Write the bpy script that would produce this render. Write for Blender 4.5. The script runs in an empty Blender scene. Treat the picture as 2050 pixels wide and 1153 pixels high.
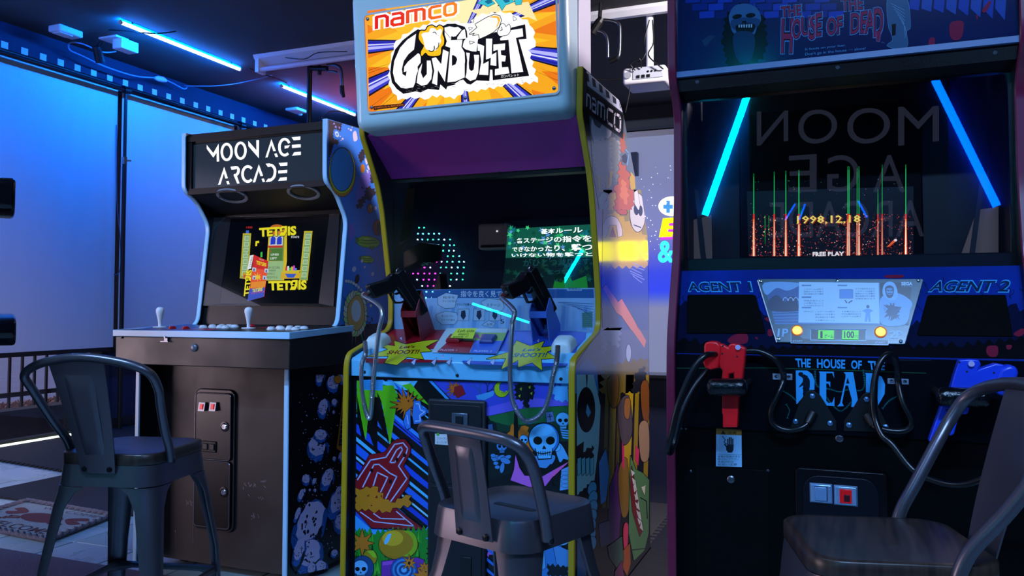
import bpy, bmesh, math, random
from mathutils import Vector, Matrix
random.seed(7)
SC = bpy.context.scene
COL = SC.collection
pi = math.pi

# ------------------------------------------------------------------ camera
FPX, CXP, CYP, PITCH, YAW, CAMH = 1630., 1025., 549., .04, math.radians(21.9), 1.0
cd = bpy.data.cameras.new('camera'); cam = bpy.data.objects.new('camera', cd); COL.objects.link(cam)
cd.sensor_width = 36.; cd.lens = 36.*FPX/2050.; cd.shift_y = -(576.5-CYP)/2050.
cam.location = (0, 0, CAMH); cam.rotation_euler = (pi/2+PITCH, 0, YAW)
cd.clip_start = .02
SC.camera = cam
SC.view_settings.view_transform = 'Standard'; SC.view_settings.look = 'None'
SC.view_settings.exposure = 0.0; SC.view_settings.gamma = 1.0; SC.view_settings.use_curve_mapping = False

# ------------------------------------------------------------------ colour and materials
def lin(h):
    h = h.lstrip('#')
    if len(h) == 3: h = ''.join(c*2 for c in h)
    f = lambda c: c/12.92 if c <= .04045 else ((c+.055)/1.055)**2.4
    return tuple(f(int(h[i:i+2], 16)/255.) for i in (0, 2, 4))
_M = {}
def mat(h, rough=.5, metal=0., emit=0., coat=0., var=0., vscale=8., bump=0., bscale=60., sample=True, rvar=0., spec=.5):
    """procedural Principled material; var = colour mottling, bump = fine relief"""
    key = (h, rough, metal, emit, coat, var, vscale, bump, bscale, sample, rvar, spec)
    if key in _M: return _M[key]
    m = bpy.data.materials.new('material'); m.use_nodes = True
    nt = m.node_tree; b = nt.nodes['Principled BSDF']
    c = lin(h) if isinstance(h, str) else h
    b.inputs['Base Color'].default_value = (*c, 1)
    b.inputs['Roughness'].default_value = rough; b.inputs['Metallic'].default_value = metal
    b.inputs['Specular IOR Level'].default_value = spec
    if coat: b.inputs['Coat Weight'].default_value = coat; b.inputs['Coat Roughness'].default_value = .06
    if emit:
        b.inputs['Emission Color'].default_value = (*c, 1); b.inputs['Emission Strength'].default_value = emit
        b.inputs['Base Color'].default_value = (c[0]*.1, c[1]*.1, c[2]*.1, 1)
        if not sample: m.cycles.emission_sampling = 'NONE'
    if var or bump or rvar:
        tc = nt.nodes.new('ShaderNodeTexCoord')
    if var or rvar:
        n = nt.nodes.new('ShaderNodeTexNoise'); n.inputs['Scale'].default_value = vscale; n.inputs['Detail'].default_value = 6
        nt.links.new(tc.outputs['Object'], n.inputs['Vector'])
    if var:
        mx = nt.nodes.new('ShaderNodeMix'); mx.data_type = 'RGBA'
        mx.inputs[6].default_value = (*[max(0, x*(1-var)) for x in c], 1); mx.inputs[7].default_value = (*[min(1, x*(1+var)) for x in c], 1)
        nt.links.new(n.outputs['Fac'], mx.inputs[0]); nt.links.new(mx.outputs[2], b.inputs['Base Color'])
    if rvar:
        mr = nt.nodes.new('ShaderNodeMapRange'); mr.inputs[1].default_value = .3; mr.inputs[2].default_value = .7
        mr.inputs[3].default_value = max(.02, rough-rvar); mr.inputs[4].default_value = min(1, rough+rvar)
        nt.links.new(n.outputs['Fac'], mr.inputs[0]); nt.links.new(mr.outputs[0], b.inputs['Roughness'])
    if bump:
        n2 = nt.nodes.new('ShaderNodeTexNoise'); n2.inputs['Scale'].default_value = bscale; n2.inputs['Detail'].default_value = 3
        nt.links.new(tc.outputs['Object'], n2.inputs['Vector'])
        bp = nt.nodes.new('ShaderNodeBump'); bp.inputs['Strength'].default_value = bump; bp.inputs['Distance'].default_value = .01
        nt.links.new(n2.outputs['Fac'], bp.inputs['Height']); nt.links.new(bp.outputs[0], b.inputs['Normal'])
    _M[key] = m; return m
def glass_mat(ior=1.8, tint=(1, 1, 1), rough=.0):
    m = bpy.data.materials.new('clear_pane'); m.use_nodes = True; nt = m.node_tree
    for n in list(nt.nodes): nt.nodes.remove(n)
    o = nt.nodes.new('ShaderNodeOutputMaterial'); mx = nt.nodes.new('ShaderNodeMixShader'); fr = nt.nodes.new('ShaderNodeFresnel')
    t = nt.nodes.new('ShaderNodeBsdfTransparent'); g = nt.nodes.new('ShaderNodeBsdfGlossy')
    ge = nt.nodes.new('ShaderNodeNewGeometry'); mi = nt.nodes.new('ShaderNodeMapRange')     # same mirror strength from both faces
    mi.inputs[3].default_value = ior; mi.inputs[4].default_value = 1/ior
    nt.links.new(ge.outputs['Backfacing'], mi.inputs[0]); nt.links.new(mi.outputs[0], fr.inputs['IOR']); t.inputs[0].default_value = (*tint, 1); g.inputs['Roughness'].default_value = rough
    nt.links.new(fr.outputs[0], mx.inputs[0]); nt.links.new(t.outputs[0], mx.inputs[1]); nt.links.new(g.outputs[0], mx.inputs[2])
    nt.links.new(mx.outputs[0], o.inputs[0]); return m

# ------------------------------------------------------------------ measuring: photograph pixel -> point on a real plane
def ray(x, y):
    a = (x-CXP)/FPX; b = -(y-CYP)/FPX
    fy = math.cos(PITCH)-b*math.sin(PITCH); up = math.sin(PITCH)+b*math.cos(PITCH)
    return Vector((a*math.cos(YAW)-fy*math.sin(YAW), a*math.sin(YAW)+fy*math.cos(YAW), up))
EYE = Vector((0, 0, CAMH))
def on(p, pl):
    r = ray(p[0], p[1]); q, n = pl; return EYE+r*((q-EYE).dot(n)/r.dot(n))
def plane_v(v): return (Vector((0, v, 0)), Vector((0, -1, 0)))
def plane_u(u): return (Vector((u, 0, 0)), Vector((1, 0, 0)))
def plane_z(z): return (Vector((0, 0, z)), Vector((0, 0, 1)))
def plane_vz(a, b):            # plane through two (v, z) points, containing the u axis, facing the front
    d = Vector((0, b[0]-a[0], b[1]-a[1])); n = Vector((0, -d.z, d.y)).normalized()
    if n.y > 0: n = -n
    return (Vector((0, a[0], a[1])), n)
def atv(x, y, v): return on((x, y), plane_v(v))
def fr(ox, oy, s=.35122): return lambda X, Y: (ox+s*X, oy+s*Y)
A1, A2, A3 = fr(0, 0), fr(0, 400), fr(0, 750)
G1, G2, G3 = fr(640, 0), fr(640, 380), fr(640, 750)
H1, H2, H3 = fr(1330, 0), fr(1330, 380), fr(1330, 750)
IDF = lambda X, Y: (X, Y)

# ------------------------------------------------------------------ objects
def link(o, parent=None):
    COL.objects.link(o)
    if parent is not None:
        o.parent = parent
        root = parent
        while root.parent is not None: root = root.parent
        if parent.parent is None: o.matrix_parent_inverse = Matrix.Translation(-Vector(parent.location))
    return o
def tag(o, label, cat, group=None):
    o['label'] = label; o['category'] = cat
    if group: o['group'] = group
    return o
def thing(name, label, cat, loc, group=None):
    o = bpy.data.objects.new(name, None); o.location = loc; o.empty_display_size = .1; COL.objects.link(o)
    return tag(o, label, cat, group)
class MB:
    def __init__(s): s.v = []; s.f = []; s.mi = []; s.m = []; s.X = Matrix.Identity(4); s.cur = 0
    def use(s, m):
        if m not in s.m: s.m.append(m)
        s.cur = s.m.index(m); return s
    def add(s, vs, fs):
        b = len(s.v); s.v += [tuple(s.X @ Vector(v)) for v in vs]
        s.f += [tuple(b+i for i in f) for f in fs]; s.mi += [s.cur]*len(fs); return s
    def box(s, a, b):
        x0, y0, z0 = [min(a[i], b[i]) for i in range(3)]; x1, y1, z1 = [max(a[i], b[i]) for i in range(3)]
        return s.add([(x0, y0, z0), (x1, y0, z0), (x1, y1, z0), (x0, y1, z0), (x0, y0, z1), (x1, y0, z1), (x1, y1, z1), (x0, y1, z1)],
                     [(3, 2, 1, 0), (4, 5, 6, 7), (0, 1, 5, 4), (1, 2, 6, 5), (2, 3, 7, 6), (3, 0, 4, 7)])
    def cbox(s, c, d): return s.box([c[i]-d[i]/2 for i in range(3)], [c[i]+d[i]/2 for i in range(3)])
    def loft(s, rings, caps=True, closed=True):
        n = len(rings[0]); vs = [p for r in rings for p in r]; fs = []
        for k in range(len(rings)-1):
            for i in range(n if closed else n-1):
                j = (i+1) % n; fs.append((k*n+i, k*n+j, (k+1)*n+j, (k+1)*n+i))
        if caps: fs += [tuple(range(n))[::-1], tuple((len(rings)-1)*n+i for i in range(n))]
        return s.add(vs, fs)
    def prism_u(s, prof, u0, u1): return s.loft([[(u0, p[0], p[1]) for p in prof], [(u1, p[0], p[1]) for p in prof]])
    def prism_z(s, poly, z0, z1): return s.loft([[(p[0], p[1], z0) for p in poly], [(p[0], p[1], z1) for p in poly]])
    def slab(s, pts, n, t):            # polygon of 3-D points extruded along -n by t
        n = Vector(n); return s.loft([[Vector(p)-n*t for p in pts], [Vector(p) for p in pts]])
    def tube(s, pts, r, n=10, caps=True):
        pts = [Vector(p) for p in pts]; rs = r if isinstance(r, (list, tuple)) else [r]*len(pts)
        t0 = (pts[1]-pts[0]).normalized(); a = t0.orthogonal().normalized(); rings = []
        for i, p in enumerate(pts):
            t = (pts[min(i+1, len(pts)-1)]-pts[max(i-1, 0)]).normalized()
            a = (a-t*a.dot(t)).normalized(); b = t.cross(a)
            rings.append([p+(a*math.cos(2*pi*k/n)+b*math.sin(2*pi*k/n))*rs[i] for k in range(n)])
        return s.loft(rings, caps)
    def cyl(s, a, b, r, n=20): return s.tube([a, b], r, n)
    def lathe(s, c, axis, prof, n=24):  # prof = [(radius, height along axis)]
        ax = Vector(axis).normalized(); a = ax.orthogonal().normalized(); b = ax.cross(a); c = Vector(c)
        return s.loft([[c+ax*h+(a*math.cos(2*pi*k/n)+b*math.sin(2*pi*k/n))*max(r, 1e-4) for k in range(n)] for r, h in prof])
    def build(s, name, m=None, parent=None, smooth=False, bevel=0., seg=2, kind=None, ang=40):
        me = bpy.data.meshes.new(name); me.from_pydata(s.v, [], s.f)
        ms = s.m if s.m else [m]
        for x in ms: me.materials.append(x)
        if len(ms) > 1: me.polygons.foreach_set('material_index', s.mi)
        bm = bmesh.new(); bm.from_mesh(me); bmesh.ops.recalc_face_normals(bm, faces=bm.faces); bm.to_mesh(me); bm.free()
        o = bpy.data.objects.new(name, me)
        if smooth or bevel:
            me.polygons.foreach_set('use_smooth', [True]*len(me.polygons)); me.set_sharp_from_angle(angle=math.radians(ang))
        if bevel:
            bv = o.modifiers.new('bevel', 'BEVEL'); bv.width = bevel; bv.segments = seg; bv.limit_method = 'ANGLE'; bv.angle_limit = math.radians(35)
        if kind: o['kind'] = kind
        return link(o, parent)
def part(name, m, parent, fn, **k):
    b = MB(); fn(b); return b.build(name, m, parent, **k)
def struct(name, mb, m, parent=None, **k): return mb.build(name, m, parent, kind='structure', **k)
def smooth_path(pts, per=8):
    pts = [Vector(p) for p in pts]; out = []
    for i in range(len(pts)-1):
        p0 = pts[max(i-1, 0)]; p1 = pts[i]; p2 = pts[i+1]; p3 = pts[min(i+2, len(pts)-1)]
        for k in range(per):
            t = k/per; out.append(.5*((2*p1)+(p2-p0)*t+(2*p0-5*p1+4*p2-p3)*t*t+(3*p1-p0-3*p2+p3)*t**3))
    return out+[pts[-1]]
def smooth_closed(pts, per=4):
    n = len(pts); P = [Vector((p[0], p[1])) for p in pts]; out = []
    for i in range(n):
        p0, p1, p2, p3 = P[i-1], P[i], P[(i+1) % n], P[(i+2) % n]
        for k in range(per):
            t = k/per; q = .5*((2*p1)+(p2-p0)*t+(2*p0-5*p1+4*p2-p3)*t*t+(3*p1-p0-3*p2+p3)*t**3); out.append((q.x, q.y))
    return out
def rrect(x0, y0, x1, y1, r, n=5):
    o = []
    for cx, cy, a in ((x1-r, y1-r, 0), (x0+r, y1-r, 90), (x0+r, y0+r, 180), (x1-r, y0+r, 270)):
        o += [(cx+r*math.cos(math.radians(a+90*k/n)), cy+r*math.sin(math.radians(a+90*k/n))) for k in range(n+1)]
    return o

# ------------------------------------------------------------------ flat print: thin coloured shapes laid on a real surface
def clip_poly(P, C):
    ar = sum(C[i][0]*C[(i+1) % len(C)][1]-C[(i+1) % len(C)][0]*C[i][1] for i in range(len(C)))
    if ar < 0: C = C[::-1]
    for i in range(len(C)):
        a, b = C[i], C[(i+1) % len(C)]; out = []
        ins = lambda p: (b[0]-a[0])*(p[1]-a[1])-(b[1]-a[1])*(p[0]-a[0]) >= 0
        for k in range(len(P)):
            p, q = P[k-1], P[k]; ip, iq = ins(p), ins(q)
            if ip != iq:
                d1 = (b[0]-a[0])*(p[1]-a[1])-(b[1]-a[1])*(p[0]-a[0]); d2 = (b[0]-a[0])*(q[1]-a[1])-(b[1]-a[1])*(q[0]-a[0]); t = d1/(d1-d2)
                out.append((p[0]+(q[0]-p[0])*t, p[1]+(q[1]-p[1])*t))
            if iq: out.append(q)
        P = out
        if len(P) < 3: return []
    return P
def homog(q):                     # unit square -> quad (TL, TR, BR, BL)
    (x0, y0), (x1, y1), (x2, y2), (x3, y3) = q
    dx1, dx2, dx3 = x1-x2, x3-x2, x0-x1+x2-x3; dy1, dy2, dy3 = y1-y2, y3-y2, y0-y1+y2-y3
    det = dx1*dy2-dx2*dy1; g = (dx3*dy2-dx2*dy3)/det; h = (dx1*dy3-dx3*dy1)/det
    a, b, c = x1-x0+g*x1, x3-x0+h*x3, x0; d, e, f = y1-y0+g*y1, y3-y0+h*y3, y0
    return lambda u, v: ((a*u+b*v+c)/(g*u+h*v+1), (d*u+e*v+f)/(g*u+h*v+1))
_TX = {}
def text_mesh(body, off=0., shear=0., res=3):
    k = (body, off, shear, res)
    if k not in _TX:
        cu = bpy.data.curves.new('t', 'FONT'); cu.body = body; cu.offset = off; cu.shear = shear; cu.resolution_u = res
        ob = bpy.data.objects.new('t', cu); COL.objects.link(ob)
        dg = bpy.context.evaluated_depsgraph_get(); me = bpy.data.meshes.new_from_object(ob.evaluated_get(dg))
        vs = [(v.co.x, v.co.y) for v in me.vertices]; fs = [tuple(p.vertices) for p in me.polygons]
        bpy.data.objects.remove(ob); bpy.data.curves.remove(cu); bpy.data.meshes.remove(me)
        x0 = min(v[0] for v in vs); x1 = max(v[0] for v in vs); y0 = min(v[1] for v in vs); y1 = max(v[1] for v in vs)
        _TX[k] = ([((v[0]-x0)/(x1-x0), 1-(v[1]-y0)/(y1-y0)) for v in vs], fs)
    return _TX[k]
class Art:
    STEP = .000012
    def __init__(s, pl, f=IDF, rough=.35, emit=0., lift=.0006, clip=None, coat=0., sample=False, spec=.5, gain=1.):
        s.spec = spec; s.gain = gain
        s.pl, s.f, s.rough, s.emit, s.lift, s.coat, s.sample = pl, f, rough, emit, lift, coat, sample
        s.n = pl[1] if (EYE-pl[0]).dot(pl[1]) > 0 else -pl[1]
        s.clip = [s.f(*p) for p in clip] if clip else None
        s.mb = MB(); s.k = 0
    def m(s, h, e=None):
        e = s.emit if e is None else e
        if s.gain != 1: h = tuple(round(min(.92, x*s.gain), 4) for x in lin(h))
        s.mb.use(mat(h, s.rough, emit=e, coat=s.coat, sample=s.sample, spec=s.spec))
    def up(s): s.k += 1
    def raw(s, P, fs=None):
        o = s.n*(s.lift+s.k*s.STEP)
        s.mb.add([on(p, s.pl)+o for p in P], fs or [tuple(range(len(P)))])
    def poly(s, h, pts, sm=0, ol=0, olc='050508', e=None):
        if sm: pts = smooth_closed(pts, sm*2)
        P = [s.f(*p) for p in pts]
        if ol: s.stroke(olc, pts+[pts[0], pts[1]], ol, e=e)
        if s.clip: P = clip_poly(P, s.clip)
        if len(P) >= 3: s.m(h, e); s.up(); s.raw(P)
        return s
    def stroke(s, h, pts, w, sm=0, e=None, closed=False):
        if closed: pts = list(pts)+[pts[0], pts[1]]
        if sm: pts = [(q.x, q.y) for q in smooth_path([(p[0], p[1], 0) for p in pts], sm)]
        s.m(h, e); s.up()
        for i in range(len(pts)-1):
            a, b = Vector(pts[i][:2]), Vector(pts[i+1][:2]); d = (b-a)
            if d.length < 1e-6: continue
            d.normalize(); n = Vector((-d.y, d.x))*w/2; x = d*w*.25
            P = [s.f(*p) for p in (a+n-x, b+n+x, b-n+x, a-n-x)]
            if s.clip: P = clip_poly(P, s.clip)
            if len(P) >= 3: s.raw(P)
        return s
    def ell(s, h, c, rx, ry=None, n=24, rot=0, ol=0, e=None, olc='050508'):
        ry = ry or rx; ca, sa = math.cos(math.radians(rot)), math.sin(math.radians(rot))
        pts = [(c[0]+rx*math.cos(2*pi*k/n)*ca-ry*math.sin(2*pi*k/n)*sa, c[1]+rx*math.cos(2*pi*k/n)*sa+ry*math.sin(2*pi*k/n)*ca) for k in range(n)]
        return s.poly(h, pts, ol=ol, e=e, olc=olc)
    def star(s, h, c, r1, r2, n, rot=0, sx=1, sy=1, ol=0, jit=0, e=None, seed=1):
        R = random.Random(seed)
        pts = []
        for k in range(2*n):
            r = (r1 if k % 2 == 0 else r2)*(1+jit*(R.random()-.5)); a = pi*k/n+math.radians(rot)
            pts.append((c[0]+r*math.cos(a)*sx, c[1]+r*math.sin(a)*sy))
        return s.poly(h, pts, ol=ol, e=e)
    def text(s, h, body, q, off=0., shear=0., e=None, res=3):   # q = TL TR BR BL, or (x0, y0, x1, y1)
        if not isinstance(q[0], (tuple, list)): q = [(q[0], q[1]), (q[2], q[1]), (q[2], q[3]), (q[0], q[3])]
        vs, fs = text_mesh(body, off, shear, res); H = homog([s.f(*p) for p in q]); s.m(h, e); s.up()
        s.raw([H(*v) for v in vs], fs); return s
    def build(s, name, parent=None, **k): return s.mb.build(name, None, parent, **k)
def jag(pts, amp, step, seed=3):     # roughen a closed outline with spikes
    R = random.Random(seed); out = []
    for i in range(len(pts)):
        a, b = Vector(pts[i]), Vector(pts[(i+1) % len(pts)]); L = (b-a).length; n = max(1, int(L/step)); d = (b-a)/max(L, 1e-6); nn = Vector((-d.y, d.x))
        for k in range(n):
            q = a+(b-a)*(k/n)+nn*(amp*(1 if (k+i) % 2 else -1)*R.uniform(.4, 1)); out.append((q.x, q.y))
    return out
# ------------------------------------------------------------------ world and lights
W = bpy.data.worlds.new('sky'); SC.world = W; W.use_nodes = True
W.node_tree.nodes['Background'].inputs[0].default_value = (.50, .48, .68, 1)
W.node_tree.nodes['Background'].inputs[1].default_value = 1.7
def area(name, loc, aim, sx, sy, col, power, spread=180):
    l = bpy.data.lights.new(name, 'AREA'); l.shape = 'RECTANGLE'; l.size = sx; l.size_y = sy; l.color = col; l.energy = power; l.spread = math.radians(spread)
    o = bpy.data.objects.new(name, l); o.location = loc
    o.rotation_euler = (Vector(aim)-Vector(loc)).to_track_quat('-Z', 'Y').to_euler(); COL.objects.link(o); return o
# daylight coming in through the glazed door of the left wall, behind the camera's left shoulder
area('daylight', (-5.75, -.45, .95), (-1.5, 1.6, .8), 1.9, 1.7, (1., .74, .82), 66)
# lavender house light over the aisle right of the tall cabinet, and a pink wash lamp at the back
area('aisle_light', (1.1, 4.3, 2.9), (-1.2, 2.9, 1.3), .6, .6, (.96, .84, 1.), 36, 75)
area('projector_fill', (-.15, 4.5, 2.95), (-1.25, 5.5, 2.6), .2, .2, (1., .92, .96), 9, 80)  # fill light added to brighten the projector, no such lamp known
area('pink_wash', (-4.2, 7.3, 2.1), (-4.3, 6.75, 3.05), .5, .4, (1., .22, .55), 6, 75)
# the bluish key comes from the two LED bars on the front wall behind the camera (built below) and these ceiling bars
BLUE = (.0, .16, 1.)
CYAN = (.30, .54, 1.)
TUBE_K = 500.

# ------------------------------------------------------------------ room shell
UL, VB, VF, UR, ZC = -5.55, 8.17, -3.0, 1.9, 3.05
m_wall = mat('2b3142', .75, var=.12, vscale=3, bump=.1)
m_ceil = mat('4a4845', .8, var=.15, vscale=2.5, bump=.15, bscale=25)
m_back = mat('131518', .8, var=.1)
m_dark = mat('1c1d22', .7)
m_black = mat('0b0b0d', .45, var=.2)
m_blackgloss = mat('08090c', .16)
m_white = mat('e8e8ec', .45)
m_whitep = mat('f0ecf0', .4)
m_chrome = mat('c8ccd2', .18, 1.)
m_steel = mat('7c808a', .35, 1.)
fl = struct('floor', MB().box((UL-.15, VF, -.06), (UR, VB, -.012)), mat('22303a', .8))
struct('ceiling', MB().box((UL-.15, VF, ZC), (UR, VB, ZC+.1)), m_ceil)
# left wall: solid below the far windows, a glazed opening near, a glazed door behind the camera
b = MB()
b.box((UL-.15, 4.70, -.06), (UL, VB, .62)); b.box((UL-.15, VF, 2.80), (UL, VB, ZC)); b.box((UL-.15, 7.9, .62), (UL, VB, 2.8))
b.box((UL-.15, 1.2, -.06), (UL, 1.6, 2.8)); b.box((UL-.15, VF, -.06), (UL, -1.6, 2.8)); b.box((UL-.15, .7, -.06), (UL, 1.2, 2.8)); b.box((UL-.15, -1.6, 2.35), (UL, .7, 2.8))
wl = struct('wall_left', b, mat('1e2444', .7, var=.1, vscale=2))
for v in (4.01, 4.165, 4.316, 4.465, 4.615, 4.765, 4.921, 5.079, 5.235, 5.393, 5.555, 5.718, 5.887, 6.048, 6.214, 6.377, 6.543, 6.713, 6.884, 7.05, 7.22):
    part('square_marker', m_white, wl, lambda q: q.box((UL, v-.026, 2.855), (UL+.004, v+.026, 2.907)))
struct('wall_back', MB().box((UL-.15, VB, -.06), (UR+.1, VB+.1, ZC)), m_back)
struct('wall_right', MB().box((UR, VF, -.06), (UR+.1, VB, ZC)), m_dark)
struct('wall_front', MB().box((UL-.15, VF-.1, -.06), (UR+.1, VF, ZC)), mat('0c2860', .7))
struct('baseboard_left', MB().box((UL, 4.70, -.012), (UL+.015, VB, .09)), m_black)
# window in the left wall
w = struct('window_1', MB().box((UL-.10, 1.6, -.012), (UL-.03, 4.70, .035)).box((UL-.10, 4.64, .035), (UL-.03, 4.70, 2.8)).box((UL-.10, 1.6, .035), (UL-.03, 1.66, 2.8)).box((UL-.1, 3.08, .035), (UL-.03, 3.14, 2.8)), m_dark)
gl = glass_mat(1.45, (.86, .9, .95))
for a, c in ((1.66, 3.08), (3.14, 4.64)): part('pane', gl, w, lambda q: q.box((UL-.068, a, .035), (UL-.062, c, 2.8)))
w2 = struct('window_2', MB().box((UL-.10, 4.72, .62), (UL-.04, 4.78, 2.8)).box((UL-.12, 4.90, .62), (UL-.0, 5.06, 2.8)).box((UL-.12, 6.30, .62), (UL, 6.45, 2.8)).box((UL-.10, 6.28, .62), (UL-.04, 6.38, 2.8)).box((UL-.1, 7.82, .62), (UL-.04, 7.9, 2.8)), m_dark)
for a, c in ((4.78, 6.28), (6.38, 7.82)): part('pane', gl, w2, lambda q: q.box((UL-.068, a, .62), (UL-.062, c, 2.8)))
d1 = struct('door_1', MB().box((UL-.10, -1.6, -.012), (UL-.03, -1.52, 2.35)).box((UL-.10, .62, -.012), (UL-.03, .7, 2.35)).box((UL-.1, -1.52, 2.27), (UL-.03, .62, 2.35)).box((UL-.1, -1.52, -.012), (UL-.03, .62, .07)), m_dark)
part('door_handle', m_chrome, d1, lambda q: q.tube([(UL+.02, .5, .85), (UL+.02, .5, 1.25)], .012).box((UL-.03, .49, .87), (UL+.02, .51, .89)).box((UL-.03, .49, 1.21), (UL+.02, .51, 1.23)))
# tiles that show are pieces of the floor; the rest of the tiling is one part
m_tile = [mat(h, .32, var=.14, vscale=5, bump=.05, rvar=.1) for h in ('a6c2cc', 'b0c8d2', '9db8c0')]
us = [-3.04+.345*k for k in range(-7, 6)]; vs_ = [2.565+.3875*k for k in range(-2, 6)]
tiles = {}
for i, u in enumerate(us[:-1]):
    for j, v in enumerate(vs_[:-1]):
        mm = m_tile[(i*7+j*5) % 3]
        q = MB().box((-.1695, -.191, -.012), (.1695, .191, 0.))
        if mm not in tiles:
            o = q.build('tile', mm, fl, bevel=.003, seg=1); tiles[mm] = o
        else:
            o = tiles[mm].copy(); link(o, fl)
        o.location = (u+.1725, v+.19375, random.uniform(-.0008, .0004))
b = MB()
for i in range(-7, 14):
    for j in range(-14, 15):
        u, v = -3.04+.345*i, 2.565+.3875*j
        if (-7 <= i < 5 and -2 <= j < 5) or v+.38 > VB or v < VF or u+.34 > UR: continue
        b.box((u+.003, v+.003, -.012), (u+.342, v+.3845, 0))
t = b.build('tile_field', m_tile[0], fl); t['kind'] = 'stuff'

# ------------------------------------------------------------------ outside, seen under the blind
struct('ground_outside', MB().box((-30, -6, -.2), (UL-.15, 24, -.12)), mat('6a6c86', .9, var=.25, vscale=3))
b = MB().box((UL-.55, -3, -.12), (UL-.38, 12, .20)); b.build('kerb', mat('3a3438', .9, var=.3, vscale=20), None)
tag(bpy.data.objects['kerb'], 'low dark concrete kerb outside the window below the railing', 'kerb')
b = MB(); R = random.Random(3)
b.box((UL-1.5, -3, -.12), (UL-.551, 12, .13))
for k in range(900):
    x, y = UL-.62-R.random()*.7, 3.2+R.random()*3.2; a = R.random()*3; l = R.uniform(.015, .045)
    b.tube([(x, y, .135), (x+l*math.cos(a), y+l*math.sin(a), .15+R.random()*.02)], .006, 4)
o = b.build('bark_mulch', mat('7d5a50', .95, var=.5, vscale=40)); o['kind'] = 'stuff'; tag(o, 'reddish brown bark mulch bed behind the kerb outside', 'mulch')
fe = thing('railing', 'dark metal bar railing outside the window at far left', 'railing', (UL-.75, 4.6, .13))
m_rail = mat('3b3236', .6, var=.2)
part('rail', m_rail, fe, lambda q: q.box((UL-.77, 2.8, .262), (UL-.73, 8.0, .300)))
part('rail', m_rail, fe, lambda q: q.box((UL-.77, 2.8, 1.05), (UL-.73, 8.0, 1.09)))
for k in range(24):
    v = 3.55+.1115*k
    part('bar', m_rail, fe, lambda q: q.box((UL-.759, v-.009, .131), (UL-.741, v+.009, 1.05)))
for k, (x, y, z) in enumerate(((-9.5, 7.4, .0), (-10.5, 8.6, -.02))):
    pass

# ------------------------------------------------------------------ blinds, rail and posts on the left wall
m_blind = mat('e6e4e8', .85, var=.02)
for (a, c, lab) in ((3.25, 4.955, 'widest white roller blind, nearest the left edge'), (5.0, 6.345, 'white roller blind between the two black posts'), (6.40, 7.85, 'white roller blind mostly hidden behind the small cabinet marquee')):
    r = thing('roller_blind', lab, 'blind', (UL+.06, (a+c)/2, .64), 'white roller blinds on the left wall')
    part('fabric', m_blind, r, lambda q: q.box((UL+.055, a, .672), (UL+.058, c, 2.80)))
    part('hem_bar', m_black, r, lambda q: q.box((UL+.045, a, .64), (UL+.07, c, .674)))
    part('roller', m_black, r, lambda q: q.cyl((UL+.06, a, 2.815), (UL+.06, c, 2.815), .022, 14))
part('pull_chain', mat('5a6a8a', .5), bpy.data.objects['roller_blind.001'], lambda q: q.tube(smooth_path([on(p, plane_u(UL+.07)) for p in ((233, 250), (234, 400), (240, 470), (242, 530), (236, 548), (228, 549))], 5), .004, 6))
cr = thing('curtain_rail', 'long black horizontal pipe above the white blinds', 'rail', (UL+.1, 5.3, 2.80))
part('pipe', m_blackgloss, cr, lambda q: q.cyl((UL+.13, 2.6, 2.778), (UL+.13, 7.9, 2.778), .018, 14))
for v in (4.978, 6.372): part('clamp', m_black, cr, lambda q: q.cyl((UL+.13, v-.03, 2.778), (UL+.13, v+.03, 2.778), .026, 14))
for v, lab in ((4.978, 'black upright post between the two nearest blinds'), (6.372, 'black upright post further along behind the small cabinet')):
    p = thing('post', lab, 'post', (UL+.12, v, .0), 'black posts on the left wall')
    part('lower_tube', m_black, p, lambda q: q.cyl((UL+.12, v, .0), (UL+.12, v, 2.2), .017, 12))
    part('upper_tube', m_black, p, lambda q: q.cyl((UL+.12, v, 2.2), (UL+.12, v, 2.76), .0135, 12))
    part('collar', m_chrome, p, lambda q: q.cyl((UL+.12, v, 2.17), (UL+.12, v, 2.23), .021, 12).cyl((UL+.12, v, 2.2), (UL+.16, v+.03, 2.2), .008, 8))

# ------------------------------------------------------------------ LED bars
m_core = mat((.86, .93, 1.), .4, emit=1.6)
m_blueled = mat(BLUE, .4, emit=TUBE_K)
def led_bar(p0, p1, up, lab, group=None, k=None, colour=None, r=.014):
    p0, p1, up = Vector(p0), Vector(p1), Vector(up).normalized(); d = (p1-p0).normalized(); s = d.cross(up).normalized()
    t = thing('led_tube', lab, 'light', (p0+p1)/2, group)
    part('diffuser', m_core if colour is None else mat(colour, .4, emit=k), t, lambda q: q.tube([p0, p1], r, 12), smooth=True)
    if colour is None:
        for sg in (-1,):
            part('blue_emitter', m_blueled, t, lambda q: q.loft([[p+s*sg*.0145-up*.002, p+s*sg*.0195+up*.014, p-s*sg*.012+up*.0144, p+s*sg*.0125-up*.002] for p in (p0, p1)]))  # added emitter: throws the tube's blue light at the wall, core stays white
    part('channel', m_dark, t, lambda q: q.loft([[p-s*.011+up*.0145, p+s*.011+up*.0145, p+s*.011+up*.0195, p-s*.011+up*.0195] for p in (p0, p1)]))
    for e in (p0+d*.1, p1-d*.1): part('clip', m_black, t, lambda q: q.tube([e+up*.0196, e+up*.03], .006, 8))
    for e, f in ((p0, -d), (p1, d)): part('end_cap', m_whitep, t, lambda q: q.tube([e, e+f*.012], r*1.1, 12))
    return t
zt = 3.018; UPV = (0, 0, 1)
uT = -4.705
led_bar((uT, 4.26, zt), (uT, 5.49, zt), UPV, 'blue-white LED tube nearest the left wall on the ceiling', 'LED tubes on the ceiling')
led_bar((uT, 6.06, zt), (uT, 7.26, zt), UPV, 'further LED tube, partly hidden by the large glowing marquee', 'LED tubes on the ceiling')
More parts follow.
